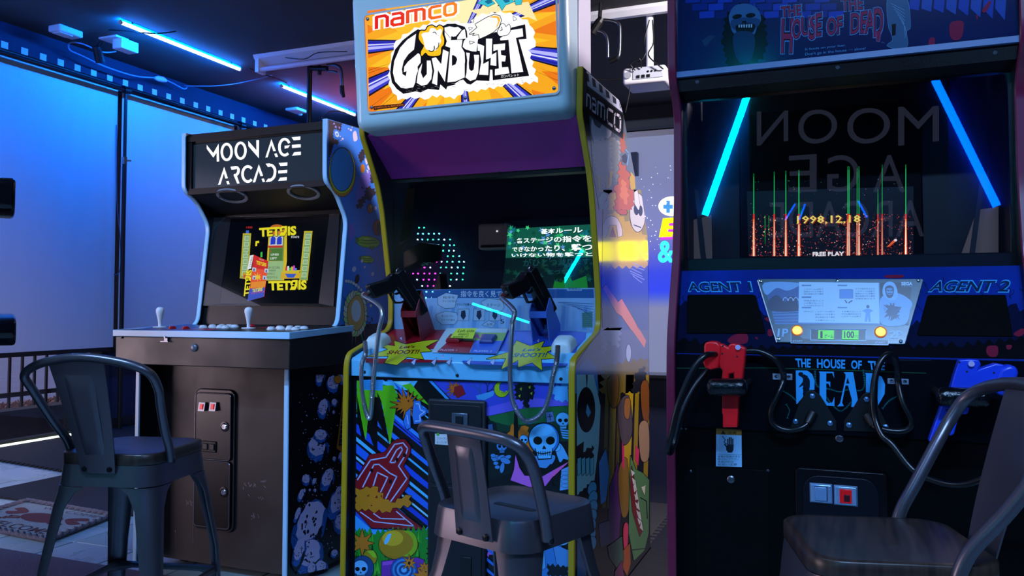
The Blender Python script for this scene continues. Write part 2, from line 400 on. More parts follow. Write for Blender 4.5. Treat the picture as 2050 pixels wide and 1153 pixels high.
led_bar((uT, 2.2, zt), (uT, 3.4, zt), UPV, 'LED tube of the ceiling row nearest the viewer, left of the frame', 'LED tubes on the ceiling')
# floor light line along the window
o = part('led_strip', mat((.9, 1., .82), .4, emit=1.7), None, lambda q: q.box((UL+.012, 3.0, .0), (UL+.03, 4.69, .022)))
tag(o, 'glowing white LED strip along the floor under the window', 'light')

# ------------------------------------------------------------------ ceiling equipment
def fixture(u0, u1, v, lab, dz, wid, tube=True):
    t = thing('ceiling_light', lab, 'light', ((u0+u1)/2, v, ZC), 'long white fluorescent fixtures')
    part('housing', m_white, t, lambda q: q.prism_u([(v-wid, ZC), (v-wid*.9, ZC-dz*.4), (v-wid*.35, ZC-dz), (v+wid*.35, ZC-dz), (v+wid*.9, ZC-dz*.4), (v+wid, ZC)], u0, u1))
    if tube:
        part('tube', mat('f0e6f4', .3), t, lambda q: q.cyl((u0+.04, v-.085, ZC-.115), (u1-.04, v-.085, ZC-.115), .019, 14), smooth=True)
        for u in (u0+.01, u1-.04): part('socket', m_whitep, t, lambda q: q.box((u, v-.115, ZC-.14), (u+.035, v-.02, ZC-.03)))
        part('lamp_wire', m_black, t, lambda q: q.tube(smooth_path([(u0+.3, v-.1, ZC-.05), (u0+.5, v-.12, ZC-.09), (u0+.62, v-.11, ZC-.05), (u0+.9, v-.13, ZC-.08)], 4), .004, 6))
fixture(-4.40, -2.3, 5.42, 'white fluorescent fixture with bare tube left of the orange marquee', .07, .13)
fixture(-1.62, -.2, 5.44, 'plain white fluorescent fixture above the ceiling projector', .055, .055, False)
t = thing('emergency_light', 'flat white emergency light box near the left wall ceiling', 'light', (-5.26, 4.26, ZC))
part('body', m_white, t, lambda q: q.box((-5.32, 4.17, ZC-.05), (-5.2, 4.37, ZC)), bevel=.01)
part('lens', m_whitep, t, lambda q: q.box((-5.30, 4.19, ZC-.058), (-5.22, 4.30, ZC-.05)), bevel=.004)
t = thing('spot_camera', 'small white box with black spotlight on the ceiling above the blinds', 'camera', (-5.1, 4.55, ZC))
part('base_plate', m_white, t, lambda q: q.box((-5.2, 4.50, ZC-.016), (-5.02, 4.62, ZC)), bevel=.004)
part('box', m_white, t, lambda q: q.box((-5.08, 4.52, ZC-.10), (-4.98, 4.68, ZC-.02)), bevel=.008)
part('spotlight', m_black, t, lambda q: q.tube([(-5.20, 4.53, ZC-.03), (-5.23, 4.52, ZC-.07)], .012, 10).tube([(-5.22, 4.50, ZC-.07), (-5.24, 4.56, ZC-.17)], [.03, .036], 14))
t = thing('smoke_detector', 'square white ceiling detector behind the small cabinet', 'detector', (-5.2, 6.95, ZC))
part('body', m_white, t, lambda q: q.box((-5.27, 6.84, ZC-.03), (-5.12, 7.03, ZC)), bevel=.01)
part('sensor_dome', m_white, t, lambda q: q.lathe((-5.29, 7.12, ZC), (0, 0, -1), [(.025, 0), (.025, .01), (.012, .02)], 12))
def cord(name, pts, r, m, lab, per=6, n=7):
    o = part(name, m, None, lambda q: q.tube(smooth_path(pts, per), r, n), smooth=True); return tag(o, lab, 'cable')
pw = lambda x, y, z=3.03: on((x, y), plane_z(z))
pu = lambda x, y, u=-5.44: on((x, y), plane_u(u))
cw = mat('8fa2c8', .5)
o = cord('power_cord', [pu(232, 103, -5.3), pu(205, 104, -5.3), pu(165, 88, -5.3), pu(140, 86, -5.4), pu(140, 100), pu(165, 112), pu(210, 133), pu(270, 152), pu(320, 157), pu(345, 166), pu(368, 178), pu(375, 173)], .006, cw, 'pale cord sagging along the frieze above the blinds')
part('inline_switch', m_white, o, lambda q: q.tube([pu(310, 156), pu(316, 157), pu(326, 159), pu(333, 162)], [.012, .024, .024, .012], 10), smooth=True)
cord('hanging_cable', [pu(370, 172), pw(430, 172, 2.95), pw(480, 166, 2.98), pw(545, 151, 3.03)], .005, cw, 'pale cord looping from the frieze to the ceiling')
cord('lamp_cord', [pw(218, 60, 3.04), pw(250, 62, 3.02), pw(310, 67, 3.0), pw(352, 63, 3.04)], .005, m_black, 'thin black cord from the spotlight to the nearest LED tube')
cord('link_cord', [pw(500, 137), pw(530, 150, 3.02), pw(556, 158, 3.02), pw(574, 166, 3.02)], .005, m_black, 'thin black cord linking the two ceiling LED tubes')
cord('loose_cord', [pw(642, 243, 2.9), pw(650, 228, 2.92), pw(672, 222, 2.98), pw(705, 229, 3.02)], .006, m_black, 'black cord curling above the small cabinet')
# pole with clamp and hook arm
t = thing('clamp_pole', 'black upright pole with clamp and curved hook arm behind the small cabinet', 'pole', (-4.12, 5.67, 0))
P = lambda x, y, v=5.67: atv(x, y, v)
part('pole', m_black, t, lambda q: q.cyl((-4.12, 5.67, 0), (-4.12, 5.67, ZC), .022, 12), smooth=True)
part('clamp', m_black, t, lambda q: q.tube([P(622, 137), P(655, 137)], .022, 8).tube([P(640, 131), P(640, 150)], .016, 8))
part('hook_arm', m_steel, t, lambda q: q.tube(smooth_path([P(655, 131), P(670, 130), P(681, 136), P(684, 150), P(685, 175)], 5), .013, 10).tube(smooth_path([P(656, 143), P(668, 143), P(676, 146)], 4), .01, 8), smooth=True)
part('hook_tip', m_black, t, lambda q: q.tube([P(684.5, 172), P(685, 185), P(688, 194)], [.02, .02, .014], 10), smooth=True)
t = thing('ceiling_hook', 'black bracket with bent chrome hook left of the projector', 'hook', (-1.55, 5.3, ZC))
P = lambda x, y, v=5.25: atv(x, y, v)
part('bracket', m_black, t, lambda q: q.tube([P(1185, 66), P(1200, 44), P(1205, 36)], [.03, .03, .02], 10).tube([P(1200, 44), P(1203, 5)], .014, 8))
part('hook', m_steel, t, lambda q: q.tube(smooth_path([P(1203, 40), P(1225, 42), P(1238, 48), P(1241, 62), P(1240, 105), P(1235, 116), P(1222, 122)], 5), .012, 10).tube(smooth_path([P(1195, 62), P(1208, 66), P(1216, 80), P(1217, 115)], 5), .010, 10), smooth=True)
part('hook_tip', m_black, t, lambda q: q.tube([P(1236, 116), P(1220, 124)], .018, 8))
# projector hanging from the ceiling
t = thing('projector', 'white projector hanging from a ceiling pole between the two tall cabinets', 'projector', (-1.2, 5.45, ZC))
P = lambda x, y, v=5.42: atv(x, y, v)
a, c = P(1246, 145), P(1333, 138); zt_, zb_ = P(1290, 132).z, P(1290, 166).z
part('body', m_whitep, t, lambda q: q.box((a.x, 5.42, zb_), (c.x, 5.68, zt_)), bevel=.022, seg=4)
part('rear_panel', mat('b9bdc8', .4), t, lambda q: q.box((a.x+.075, 5.414, zb_+.03), (c.x-.02, 5.421, zt_-.008)))
for i in range(3): part('socket', m_black, t, lambda q: q.box((a.x+.10+.035*i, 5.409, zb_+.035), (a.x+.122+.035*i, 5.415, zb_+.055)))
for i in range(3): part('jack', m_black, t, lambda q: q.cyl((a.x+.18+.025*i, 5.409, zb_+.075), (a.x+.18+.025*i, 5.415, zb_+.075), .007, 10))
part('speaker_grille', mat('9c9fa8', .6), t, lambda q: q.cyl((a.x+.038, 5.412, (zt_+zb_)/2+.005), (a.x+.038, 5.421, (zt_+zb_)/2+.005), .024, 18))
part('drop_pole', m_white, t, lambda q: q.cyl(((a.x+c.x)/2+.02, 5.52, zt_), ((a.x+c.x)/2+.02, 5.52, ZC), .026, 14), smooth=True)
part('ceiling_plate', m_white, t, lambda q: q.box(((a.x+c.x)/2-.05, 5.46, ZC-.012), ((a.x+c.x)/2+.09, 5.58, ZC)), bevel=.01)
part('signal_cable', m_black, t, lambda q: q.tube(smooth_path([P(1300, 40), P(1290, 80), P(1292, 108, 5.38), P(1275, 128, 5.38), P(1266, 140, 5.40)], 5), .005, 6).tube(smooth_path([P(1306, 40), P(1308, 85), P(1298, 110, 5.38), P(1320, 132, 5.38), P(1328, 138, 5.4)], 5), .005, 6).tube(smooth_path([P(1272, 141, 5.4), P(1262, 128, 5.38), P(1280, 118, 5.36), P(1284, 136, 5.4)], 5), .005, 6), smooth=True)
part('trailing_cable', m_black, t, lambda q: q.tube(smooth_path([P(1246, 158), P(1215, 160), P(1187, 158)], 4), .005, 6).tube(smooth_path([P(1262, 172), P(1258, 195), P(1252, 225)], 4), .005, 6), smooth=True)

# ------------------------------------------------------------------ projection screen on the back wall
ps = thing('projection_screen', 'large white projected picture on the back wall between the two tall cabinets', 'screen', (-.6, VB, .31))
SU0, SU1, SZ0, SZ1 = -2.25, 1.15, .316, 2.79
part('fabric', m_white, ps, lambda q: q.box((SU0, VB-.03, SZ0), (SU1, VB-.024, SZ1)))
part('casing', mat('565d60', .6), ps, lambda q: q.box((SU0-.1, VB-.1, 2.80), (SU1+.1, VB-.012, 2.90)), bevel=.02)
part('weight_bar', m_black, ps, lambda q: q.box((SU0, VB-.04, SZ0-.03), (SU1, VB-.015, SZ0)))
m = bpy.data.materials.new('projected_sky'); m.use_nodes = True; nt = m.node_tree; bs = nt.nodes['Principled BSDF']
tc = nt.nodes.new('ShaderNodeTexCoord'); sx = nt.nodes.new('ShaderNodeSeparateXYZ'); cr_ = nt.nodes.new('ShaderNodeValToRGB'); nt.links.new(tc.outputs['Generated'], sx.inputs[0]); nt.links.new(sx.outputs[2], cr_.inputs[0])
e = cr_.color_ramp.elements; e[0].position = 0.; e[0].color = (*lin('7f86ac'), 1); e[1].position = 1.; e[1].color = (*lin('8088b0'), 1)
for pos, h in ((.27, '8288b2'), (.315, '3a58e0'), (.34, '0034ff'), (.42, '1236f0'), (.50, '5a60d8'), (.60, '8085c8'), (.8, '7a82b4')):
    k = e.new(pos); k.color = (*lin(h), 1)
nt.links.new(cr_.outputs[0], bs.inputs['Emission Color']); bs.inputs['Emission Strength'].default_value = .85; bs.inputs['Base Color'].default_value = (.2, .2, .2, 1)
part('projected_picture', m, ps, lambda q: q.box((SU0+.05, VB-.033, SZ0+.03), (SU1-.05, VB-.0305, SZ1-.06)))
def pix_(p):
    d = p-EYE; X = d.x*math.cos(YAW)+d.y*math.sin(YAW); Yf = -d.x*math.sin(YAW)+d.y*math.cos(YAW)
    f = Yf*math.cos(PITCH)+d.z*math.sin(PITCH); u = -Yf*math.sin(PITCH)+d.z*math.cos(PITCH); return (CXP+FPX*X/f, CYP-FPX*u/f)
ar = Art(plane_v(VB-.034), emit=1.5)
ZS = fr(1130, 120, .26)
ar.ell('fffcd8', (1346, 413), 28, 20); ar.ell('f4ffe8', (1346, 414), 24, 16)
ar.poly('3f86c8', [(1334, 402), (1341, 402), (1341, 410), (1347, 410), (1347, 418), (1341, 418), (1341, 426), (1334, 426), (1334, 418), (1328, 418), (1328, 410), (1334, 410)])
for dx, dy, h in ((2, 5, 'c030d0'), (0, 0, 'fff000')):
    ar.poly(h, [(1327+dx, 437+dy), (1352+dx, 435+dy), (1350+dx, 446+dy), (1340+dx, 447+dy), (1339+dx, 452+dy), (1350+dx, 452+dy), (1349+dx, 459+dy), (1338+dx, 459+dy), (1337+dx, 464+dy), (1348+dx, 464+dy), (1346+dx, 474+dy), (1319+dx, 475+dy)])
ar.f = lambda u, z: pix_(Vector((u, VB-.034, z)))
for u0, u1 in ((.12, .36), (.42, .62), (.68, .9)): ar.poly('fff23a', [(u0, 1.47), (u1, 1.47), (u1+.02, 1.67), (u0+.02, 1.67)], e=3.2)
ar.f = IDF
ar.text('38f0e0', '&', (1317, 482, 1350, 526), off=.03)
ar.build('projected_lettering', ps)
ar = Art(plane_v(VB-.034), emit=1.5)
for k in range(60):
    R = random.Random(k); ar.ell('ffffff', (R.uniform(1255, 1345), R.uniform(330, 520)), R.uniform(.4, 1.1), n=6)
ar.build('projected_stars', ps, kind='stuff')
# small dark speaker on the back wall
t = thing('wall_speaker', 'small grey box on the back wall screen beside the tall cabinet', 'speaker', (-1.92, VB, 2.35))
a, c = atv(1264, 306, 8.1), atv(1278, 352, 8.1)
part('body', mat('5f6a88', .6), t, lambda q: q.box((a.x, 8.06, c.z), (c.x, 8.13, a.z)), bevel=.008)
part('grille', mat('55607c', .8), t, lambda q: q.box((a.x+.01, 8.055, c.z+.01), (c.x-.01, 8.06, a.z-.01)))

# ------------------------------------------------------------------ mats
def jig(a, c, n, d):        # jigsaw edge from a to c
    a, c = Vector(a), Vector(c); t = (c-a)/n; nn = Vector((t.y, -t.x)).normalized()*d; o = []
    for k in range(n): o += [a+t*k, a+t*(k+.3), a+t*(k+.2)+nn, a+t*(k+.8)+nn, a+t*(k+.7)]
    return [(p.x, p.y) for p in o]
m_rub = mat('16181f', .75, var=.25, vscale=12, bump=.15)
JG = jig((-.772, 4.13), (-.772, 3.36), 15, -.025)
for poly, lab in (([*jig((-5.5, 3.77), (-3.15, 3.44), 46, .022), (-3.15, 3.50), (-3.15, 5.2), (-5.5, 5.2)], 'black rubber floor mat with jigsaw edge under the window'),
                  ([(-4.27, 2.99), (-2.53, 2.96), (-2.53, 3.30), (-3.2, 3.405), (-4.25, 3.55)], 'smooth dark rubber mat between the doormat and the window mat'),
                  ([*JG, (-.772, 3.36), (-1.5, 3.36), (-1.5, 3.42), (-2.3, 3.42), (-2.3, 4.13)], 'greyish jigsaw floor mat in the gap behind the tall cabinet'),
                  ([(-.732, 2.05), (-.425, 2.05), (-.425, 3.13), (1.8, 3.13), (1.8, 8.1), (-.769, 8.1), (-.769, 4.133), *[(p[0]+.0025, p[1]) for p in JG], (-.7695, 3.358), (-.732, 3.358)], 'near black floor mat in the gap between the two tall cabinets'),
                  ([(-2.3, 4.134), (-.773, 4.134), (-.773, 8.1), (-2.3, 8.1)], 'near black floor mat below the projected picture'),
                  ):
    o = part('rubber_mat', m_rub if 'greyish' not in lab else mat('4a4840', .85, var=.2), None, lambda q: q.prism_z(poly, .0005, .012)); tag(o, lab, 'mat', 'rubber floor mats')
o = part('carpet_mat', mat('585b70', .95, var=.7, vscale=260, bump=.4, bscale=300), None, lambda q: q.prism_z([(-5.3, .3), (-2.1, .3), (-2.1, 2.352), (-5.3, 2.372)], .0005, .010))
tag(o, 'speckled grey carpet mat at the bottom left corner', 'mat')
dm = thing('doormat', 'worn woven welcome doormat with red print and braided border', 'mat', (-3.49, 2.73, 0))
TL, TR_, BR_, BL = [Vector((*p, .012)) for p in ((-3.853, 2.961), (-3.212, 2.911), (-3.126, 2.507), (-3.767, 2.557))]
part('weave', mat('8f9aa2', .95, var=.35, vscale=90, bump=.5, bscale=150), dm, lambda q: q.slab([TL, TR_, BR_, BL], (0, 0, 1), .011))
Q = [TL, TR_, BR_, BL]
for i in range(4):
    a, c = Q[i], Q[(i+1) % 4]; n = int((c-a).length/.012); pts = [a+(c-a)*k/n for k in range(n+1)]
    part('border', mat('6d6672', .95, var=.5, vscale=60), dm, lambda q: [q.tube([p+Vector((.008*math.sin(k*.9+ph), .008*math.sin(k*.9+ph), .004+.006*math.cos(k*.9+ph))) for k, p in enumerate(pts)], .0085, 6) for ph in (0, pi)], smooth=True)
HM = lambda u, v: (TL+(TR_-TL)*u+(BL-TL)*v)
prj = lambda p: p.xy
ar = Art(plane_z(.0125), lift=.0004, rough=.95)
def pix(p):
    d = p-EYE; X = d.x*math.cos(YAW)+d.y*math.sin(YAW); Yf = -d.x*math.sin(YAW)+d.y*math.cos(YAW)
    f = Yf*math.cos(PITCH)+d.z*math.sin(PITCH); u = -Yf*math.sin(PITCH)+d.z*math.cos(PITCH); return (CXP+FPX*X/f, CYP-FPX*u/f)
ar.f = lambda u, v: pix(HM(u, v))
ar.text('4a2a34', 'WELCOME', (.14, .72, .86, .88), off=.01)
ar.text('6a4a50', 'TO  OUR  HOUSE' if False else 'WELCOME', (.3, .08, .92, .16))
ar.poly('6a343a', [(.3, .42), (.4, .30), (.6, .28), (.72, .40), (.66, .55), (.5, .6), (.36, .55)], sm=4)
for s in (-1, 1):
    ar.poly('6a343a', [(.51+s*.22, .35), (.51+s*.36, .22), (.51+s*.42, .30), (.51+s*.34, .36), (.51+s*.42, .42), (.51+s*.34, .5)], sm=3)
    for k in range(3): ar.stroke('6a343a', [(.51+s*.16, .5+.03*k), (.51+s*(.28+.02*k), .52+.06*k), (.51+s*(.25+.02*k), .6+.05*k)], .025)
ar.build('mat_print', dm)

# ------------------------------------------------------------------ on the front wall, behind the camera: seen only as reflections in the cabinet glass
def mirrored(px, gv, wv=VF+.06):      # where the reflection of pixel px in the upright pane v = gv meets the wall v = wv
    r = ray(*px); t = (gv-0)/r.y; p = EYE+r*t; d = Vector((r.x, -r.y, r.z)); return p+d*((wv-p.y)/d.y)
# ceiling LED bars behind the camera give the fronts of the cabinets their blue light
for k, (x, y, p) in enumerate(((-2.2, .2, 27), (.45, -.4, 27))):
    area('led_bar_light', (x, y, ZC-.05), (x-.1, y+1.6, 1.0), 1.2, .06, CYAN, p, 95)
# ------------------------------------------------------------------ arc helper for lettering
def arc(c, rx, ry, a0, a1, n=20):
    return [(c[0]+rx*math.cos(math.radians(a0+(a1-a0)*k/n)), c[1]+ry*math.sin(math.radians(a0+(a1-a0)*k/n))) for k in range(n+1)]
def contour_strip(prof, u0, u1, off, back):   # edge trim along an open profile in (v, z)
    q = MB(); P = [Vector(p) for p in prof]; N = []
    for i in range(len(P)):
        t = (P[min(i+1, len(P)-1)]-P[max(i-1, 0)]).normalized(); N.append(Vector((-t.y, t.x)))
    rings = []
    for p, n in zip(P, N):
        a = p+n*off; c = p-n*back
        um = (u1-u0)*.12
        rings.append([(u0, c.x, c.y), (u0, p.x+n.x*off*.4, p.y+n.y*off*.4), (u0+um, a.x, a.y), (u1-um, a.x, a.y), (u1, p.x+n.x*off*.4, p.y+n.y*off*.4), (u1, c.x, c.y)])
    q.loft(rings); return q
def fillet(P, r, n=4):
    out = [P[0]]
    for i in range(1, len(P)-1):
        a, b, c = Vector(P[i-1]), Vector(P[i]), Vector(P[i+1]); d1 = (a-b); d2 = (c-b); k = min(r, d1.length*.45, d2.length*.45)
        p, q = b+d1.normalized()*k, b+d2.normalized()*k
        for j in range(n+1):
            t = j/n; x = p*(1-t)**2+b*2*t*(1-t)+q*t*t; out.append((x.x, x.y))
    return out+[P[-1]]

# ================================================================== small cabinet on the left
LC = thing('arcade_cabinet', 'smaller black arcade cabinet with white edge trim and white bat joysticks', 'arcade cabinet', (-2.155, 2.8, 0))
LU0, LU1 = -2.510, -1.800
lprof = fillet([(2.376, .03), (2.376, .83), (2.60, .90), (2.683, .93), (2.738, 1.345), (2.66, 1.447), (2.593, 1.475), (2.590, 1.716)], .035, 4)
lfull = lprof+[(3.0, 1.735), (3.2, 1.69), (3.2, .03)]
m_lblack = mat('111115', .45, var=.15, vscale=6, spec=.3)
m_trimw = mat('a8dcff', .3)  # white trim with the blue LED light put into its colour
for a, c in ((LU0, LU0+.019), (LU1-.019, LU1)):
    part('side_panel', mat('0c0d12', .35), LC, lambda q: q.prism_u(lfull, a, c))
    o = contour_strip(lprof, a-.0005, c+.0005, .004, .001).build('edge_trim', m_trimw, LC, smooth=True)
I0, I1 = LU0+.019, LU1-.019
part('back_panel', m_lblack, LC, lambda q: q.box((I0, 3.17, .06), (I1, 3.19, 1.69)))
part('roof', m_lblack, LC, lambda q: q.prism_u([(2.60, 1.70), (2.99, 1.722), (3.17, 1.675), (3.17, 1.655), (2.99, 1.70), (2.60, 1.68)], I0, I1))
# marquee
mq = part('marquee_frame', m_lblack, LC, lambda q: q.box((I0, 2.605, 1.684), (I1, 2.63, 1.712)).box((I0, 2.605, 1.462), (I1, 2.63, 1.486)).box((I0, 2.605, 1.486), (I0+.018, 2.63, 1.684)).box((I1-.008, 2.605, 1.486), (I1, 2.63, 1.684)))
mp = part('marquee_panel', mat('3a4042', .12, var=.05), LC, lambda q: q.box((I0+.018, 2.616, 1.484), (I1-.008, 2.63, 1.686)))
ar = Art(plane_v(2.616), fr(400, 265, .15110), emit=1.15); wt = 'ffffff'
for P in ([(92, 165), (180, 275), (250, 152), (258, 385), (226, 388), (224, 270), (180, 334), (94, 218)],
          [(644, 114), (752, 238), (750, 104), (786, 102), (784, 342), (646, 184)],
          [(870, 334), (950, 90), (1008, 246), (976, 250), (948, 168), (900, 330)], [(988, 284), (1020, 278), (1038, 324), (1006, 328)],
          [(1124, 178), (1196, 170), (1170, 208), (1150, 210), (1126, 216)],
          [(1218, 66), (1334, 54), (1332, 98), (1246, 106)], [(1222, 166), (1338, 158), (1338, 198), (1224, 208)], [(1252, 264), (1340, 256), (1340, 298), (1224, 310)],
          [(244, 694), (324, 458), (374, 608), (340, 612), (320, 540), (276, 690)], [(352, 648), (382, 642), (398, 686), (366, 690)],
          [(408, 456), (480, 446), (476, 490), (422, 494)], [(702, 664), (784, 424), (840, 576), (806, 582), (782, 506), (736, 660)], [(820, 616), (850, 612), (866, 654), (836, 660)],
          [(1046, 406), (1162, 398), (1160, 440), (1070, 446)], [(1042, 506), (1160, 496), (1158, 538), (1042, 544)], [(1066, 600), (1154, 592), (1152, 636), (1040, 642)]): ar.poly(wt, P)
for c, rx, ry in (((358, 260), 65, 104), ((542, 243), 64, 104)): ar.stroke(wt, arc(c, rx, ry, 0, 360, 32), 32)
ar.stroke(wt, arc((1126, 196), 70, 106, -305, -35, 26), 33)
ar.stroke(wt, [(470, 468), (496, 468), (514, 496), (506, 540), (480, 566), (462, 568)], 34, sm=4); ar.poly(wt, [(448, 562), (488, 560), (528, 676), (498, 680)])
ar.stroke(wt, arc((638, 552), 70, 100, 50, 310, 24), 33)
ar.poly(wt, [(874, 416), (930, 412), (930, 456), (906, 460)]); ar.stroke(wt, [(915, 434), (960, 440), (992, 480), (998, 530), (984, 590), (944, 630), (912, 638)], 34, sm=4); ar.poly(wt, [(874, 658), (906, 614), (930, 612), (930, 654)])
ar.build('marquee_lettering', mp)
# speaker panel under the marquee
spl = plane_vz((2.625, 1.462), (2.765, 1.392))
sp = part('speaker_panel', m_lblack, LC, lambda q: q.prism_u([(2.625, 1.462), (2.765, 1.392), (2.775, 1.405), (2.63, 1.478)], I0, I1))
for cx, cy in ((465, 391), (608, 384)):
    c = on((cx, cy), spl); n = spl[1]
    t1 = Vector((1, 0, 0)); t2 = n.cross(t1)
    g = MB(); 
    ring = lambda r, h: [c+n*h+(t1*math.cos(2*pi*k/28)*.072+t2*math.sin(2*pi*k/28)*.05)*r for k in range(28)]
    g.loft([ring(1.0, .0), ring(1.0, .006), ring(.82, .006), ring(.80, .001)], caps=False)
    o = g.build('speaker_grille', mat('8a93a0', .4), sp, smooth=True)
    part('speaker_cone', m_black, sp, lambda q: q.loft([ring(.82, .0008), ring(.3, -.0)], caps=True))
    part('screw', m_chrome, sp, lambda q: q.lathe(c+t1*.064+n*.006, n, [(.004, 0), (.002, .002)], 8).lathe(c-t1*.064+n*.006, n, [(.004, 0), (.002, .002)], 8))
# monitor
mpl = plane_vz((2.712, 1.0), (2.770, 1.385))
bz = part('monitor_bezel', mat('101216', .35), LC, lambda q: q.prism_u([(2.700, .928), (2.712, 1.0), (2.770, 1.395), (2.80, 1.39), (2.74, .99), (2.72, .928)], I0, I1))
n = mpl[1]
OUT = [on(p, mpl) for p in ((431, 437), (683, 430), (671, 614), (409, 613))]
INN = [on(A2(*p), mpl)+n*.001 for p in ((1318, 108), (1880, 83), (1818, 592), (1254, 590))]
q = MB()
for i in range(4):
    j = (i+1) % 4; a, c, d, e_ = OUT[i]+n*.012, OUT[j]+n*.012, INN[j]+n*.002, INN[i]+n*.002
    q.add([a, c, d, e_], [(0, 1, 2, 3)]); q.add([OUT[i], OUT[j], c, a], [(0, 1, 2, 3)])
q.build('tube_surround', mat('1b1f23', .3), bz)
scr = part('screen', mat('0b0d10', .10), LC, lambda q: q.slab([p+n*.0005 for p in INN], n, .004))
ar = Art((mpl[0]+n*.0015, mpl[1]), A2, emit=.95)
ye, gr, dk = 'f6e60a', '86b070', '0d1012'
for x0, x1, y0, y1, s in ((1393, 1426, 195, 448, -18), (1742, 1776, 182, 460, -28)):
    f = lambda x, y, s=s, y0=y0, y1=y1: (x+s*(y-y0)/(y1-y0), y)
    ar.poly('c8b418', [f(x0-8, y0-4), f(x1+6, y0-4), f(x1+6, y1), f(x0-8, y1)]); ar.poly('7aa868', [f(x0, y0+6), f(x1, y0+6), f(x1, y1-4), f(x0, y1-4)])
    for k in range(7):
        ya = y0+12+k*(y1-y0-20)/7; ar.poly('d6e4b4', [f(x0+3, ya), f(x1-3, ya), f(x1-3, ya+26), f(x0+3, ya+26)]); ar.poly('92b884', [f(x0+6, ya+3), f(x1-5, ya+3), f(x1-5, ya+23), f(x0+6, ya+23)])
ar.poly('c8a018', [(1386, 415), (1450, 415), (1450, 450), (1384, 450)]); ar.poly('c8401c', [(1390, 428), (1432, 428), (1428, 444), (1388, 444)])
ar.poly('e0c010', [(1532, 190), (1636, 186), (1636, 350), (1620, 460), (1508, 460), (1522, 350)]); ar.poly('6e8a3c', [(1540, 200), (1622, 198), (1616, 350), (1532, 350)])
ar.poly('9cc080', [(1524, 352), (1618, 350), (1608, 458), (1500, 458)])
ar.poly('d8d8c0', [(1540, 205), (1614, 203), (1612, 262), (1534, 264)])
for x in (1544, 1580): ar.poly('1838c8', [(x, 222), (x+7, 211), (x+22, 210), (x+28, 220), (x+26, 254), (x-2, 256)])
ar.poly('d02818', [(1530, 262), (1614, 260), (1612, 272), (1528, 273)]); ar.ell('c86a1c', (1580, 168), 44, 28); ar.ell('101010', (1580, 176), 30, 20); ar.poly('e08028', [(1540, 180), (1622, 178), (1620, 198), (1540, 200)])
ar.poly('4a7a28', [(1538, 280), (1612, 278), (1608, 345), (1532, 347)])
ar.text('e8f0e0', 'LINES', (1545, 306, 1590, 318), off=.02); ar.text('e8f0e0', 'LEFT', (1540, 328, 1580, 340), off=.02); ar.text('e02a20', '20', (1532, 288, 1548, 298))
ar.text('2a4a50', 'HIGH SCORE', (1512, 380, 1596, 393)); ar.text('2a4a50', '10000', (1528, 398, 1572, 408)); ar.text('2a4a50', 'ROUND 5', (1512, 416, 1566, 427)); ar.text('2a4a50', 'CREDITS 0', (1510, 437, 1582, 448))
ar.poly('d8c020', [(1606, 405), (1720, 403), (1742, 185), (1734, 185), (1712, 400), (1706, 416), (1604, 418)]); ar.poly('e0b018', [(1604, 416), (1714, 416), (1710, 448), (1600, 450)]); ar.poly('2858c8', [(1626, 422), (1690, 422), (1676, 444), (1640, 444)])
for k, (h, hh) in enumerate((('e03030', 20), ('e8e8e8', 26), ('38c848', 16), ('d8c830', 22), ('e048d0', 28), ('4888e8', 14))): ar.poly(h, [(1628+k*11, 403-hh), (1638+k*11, 403-hh), (1637+k*11, 403), (1627+k*11, 403)])
ar.poly(ye, [(1458, 236), (1478, 234), (1478, 246), (1467, 247), (1466, 264), (1456, 265)]); ar.poly('40c040', [(1486, 300), (1497, 296), (1497, 326), (1486, 330)]); ar.text('e02828', 'ROMS' if False else '1000', (1405, 152, 1440, 163)); ar.poly('3868d0', [(1404, 175), (1420, 174), (1420, 190), (1402, 192)])
ar.text('e8e8e8', 'STATS', (1660, 206, 1706, 218), off=.02)
ar.text('14140a', 'TETЯIS', [(1482, 162), (1692, 150), (1690, 206), (1484, 216)], off=.06); ar.text(ye, 'TETЯIS', [(1478, 158), (1690, 146), (1690, 202), (1480, 212)], off=.045)
ar.text(ye, 'TETЯIS', [(1530, 460), (1750, 456), (1748, 512), (1534, 518)], off=.045)
ar.text(ye, 'TETЯIS', [(1388, 550), (1404, 400), (1438, 400), (1424, 545)], off=.04)
ar.poly('f2f2f2', [(1426, 318), (1447, 313), (1432, 392), (1410, 398)]); ar.text('606060', 'TETЯIS', [(1422, 384), (1433, 326), (1444, 324), (1432, 382)])
ar.poly('d81c14', [(1447, 313), (1531, 350), (1508, 552), (1411, 578), (1428, 480)]); ar.poly('f05020', [(1437, 390), (1526, 400), (1516, 470), (1428, 480)])
ar.text(ye, 'TETЯIS', [(1462, 345), (1520, 362), (1518, 382), (1460, 368)], off=.03); ar.text('f8f0e0', 'THE SOVIET' if False else 'TETЯIS', [(1478, 334), (1504, 342), (1503, 348), (1477, 340)])
for x, y in ((1440, 385), (1510, 392), (1442, 432), (1500, 432)): ar.poly('c8d4e0', [(x, y), (x+22, y+3), (x+20, y+24), (x-2, y+22)]); ar.poly('3a5a9a', [(x+6, y+8), (x+14, y+8), (x+13, y+22), (x+4, y+20)])
ar.poly('f09018', [(1434, 470), (1518, 462), (1512, 498), (1428, 505)]); ar.star('f8c820', (1470, 440), 26, 10, 8, jit=.5)
ar.poly('2a50c0', [(1424, 508), (1512, 500), (1506, 552), (1411, 578)]); ar.text(ye, 'TETЯIS', [(1440, 508), (1500, 498), (1496, 520), (1438, 528)], off=.03); ar.text('e83028', 'TETЯIS', [(1430, 532), (1508, 518), (1507, 526), (1429, 540)]); 
ar.build('screen_picture', scr)
# monitor glass
part('screen_glass', glass_mat(1.55, (.93, .95, .97)), LC, lambda q: q.slab([p+n*.016 for p in OUT], n, .002))
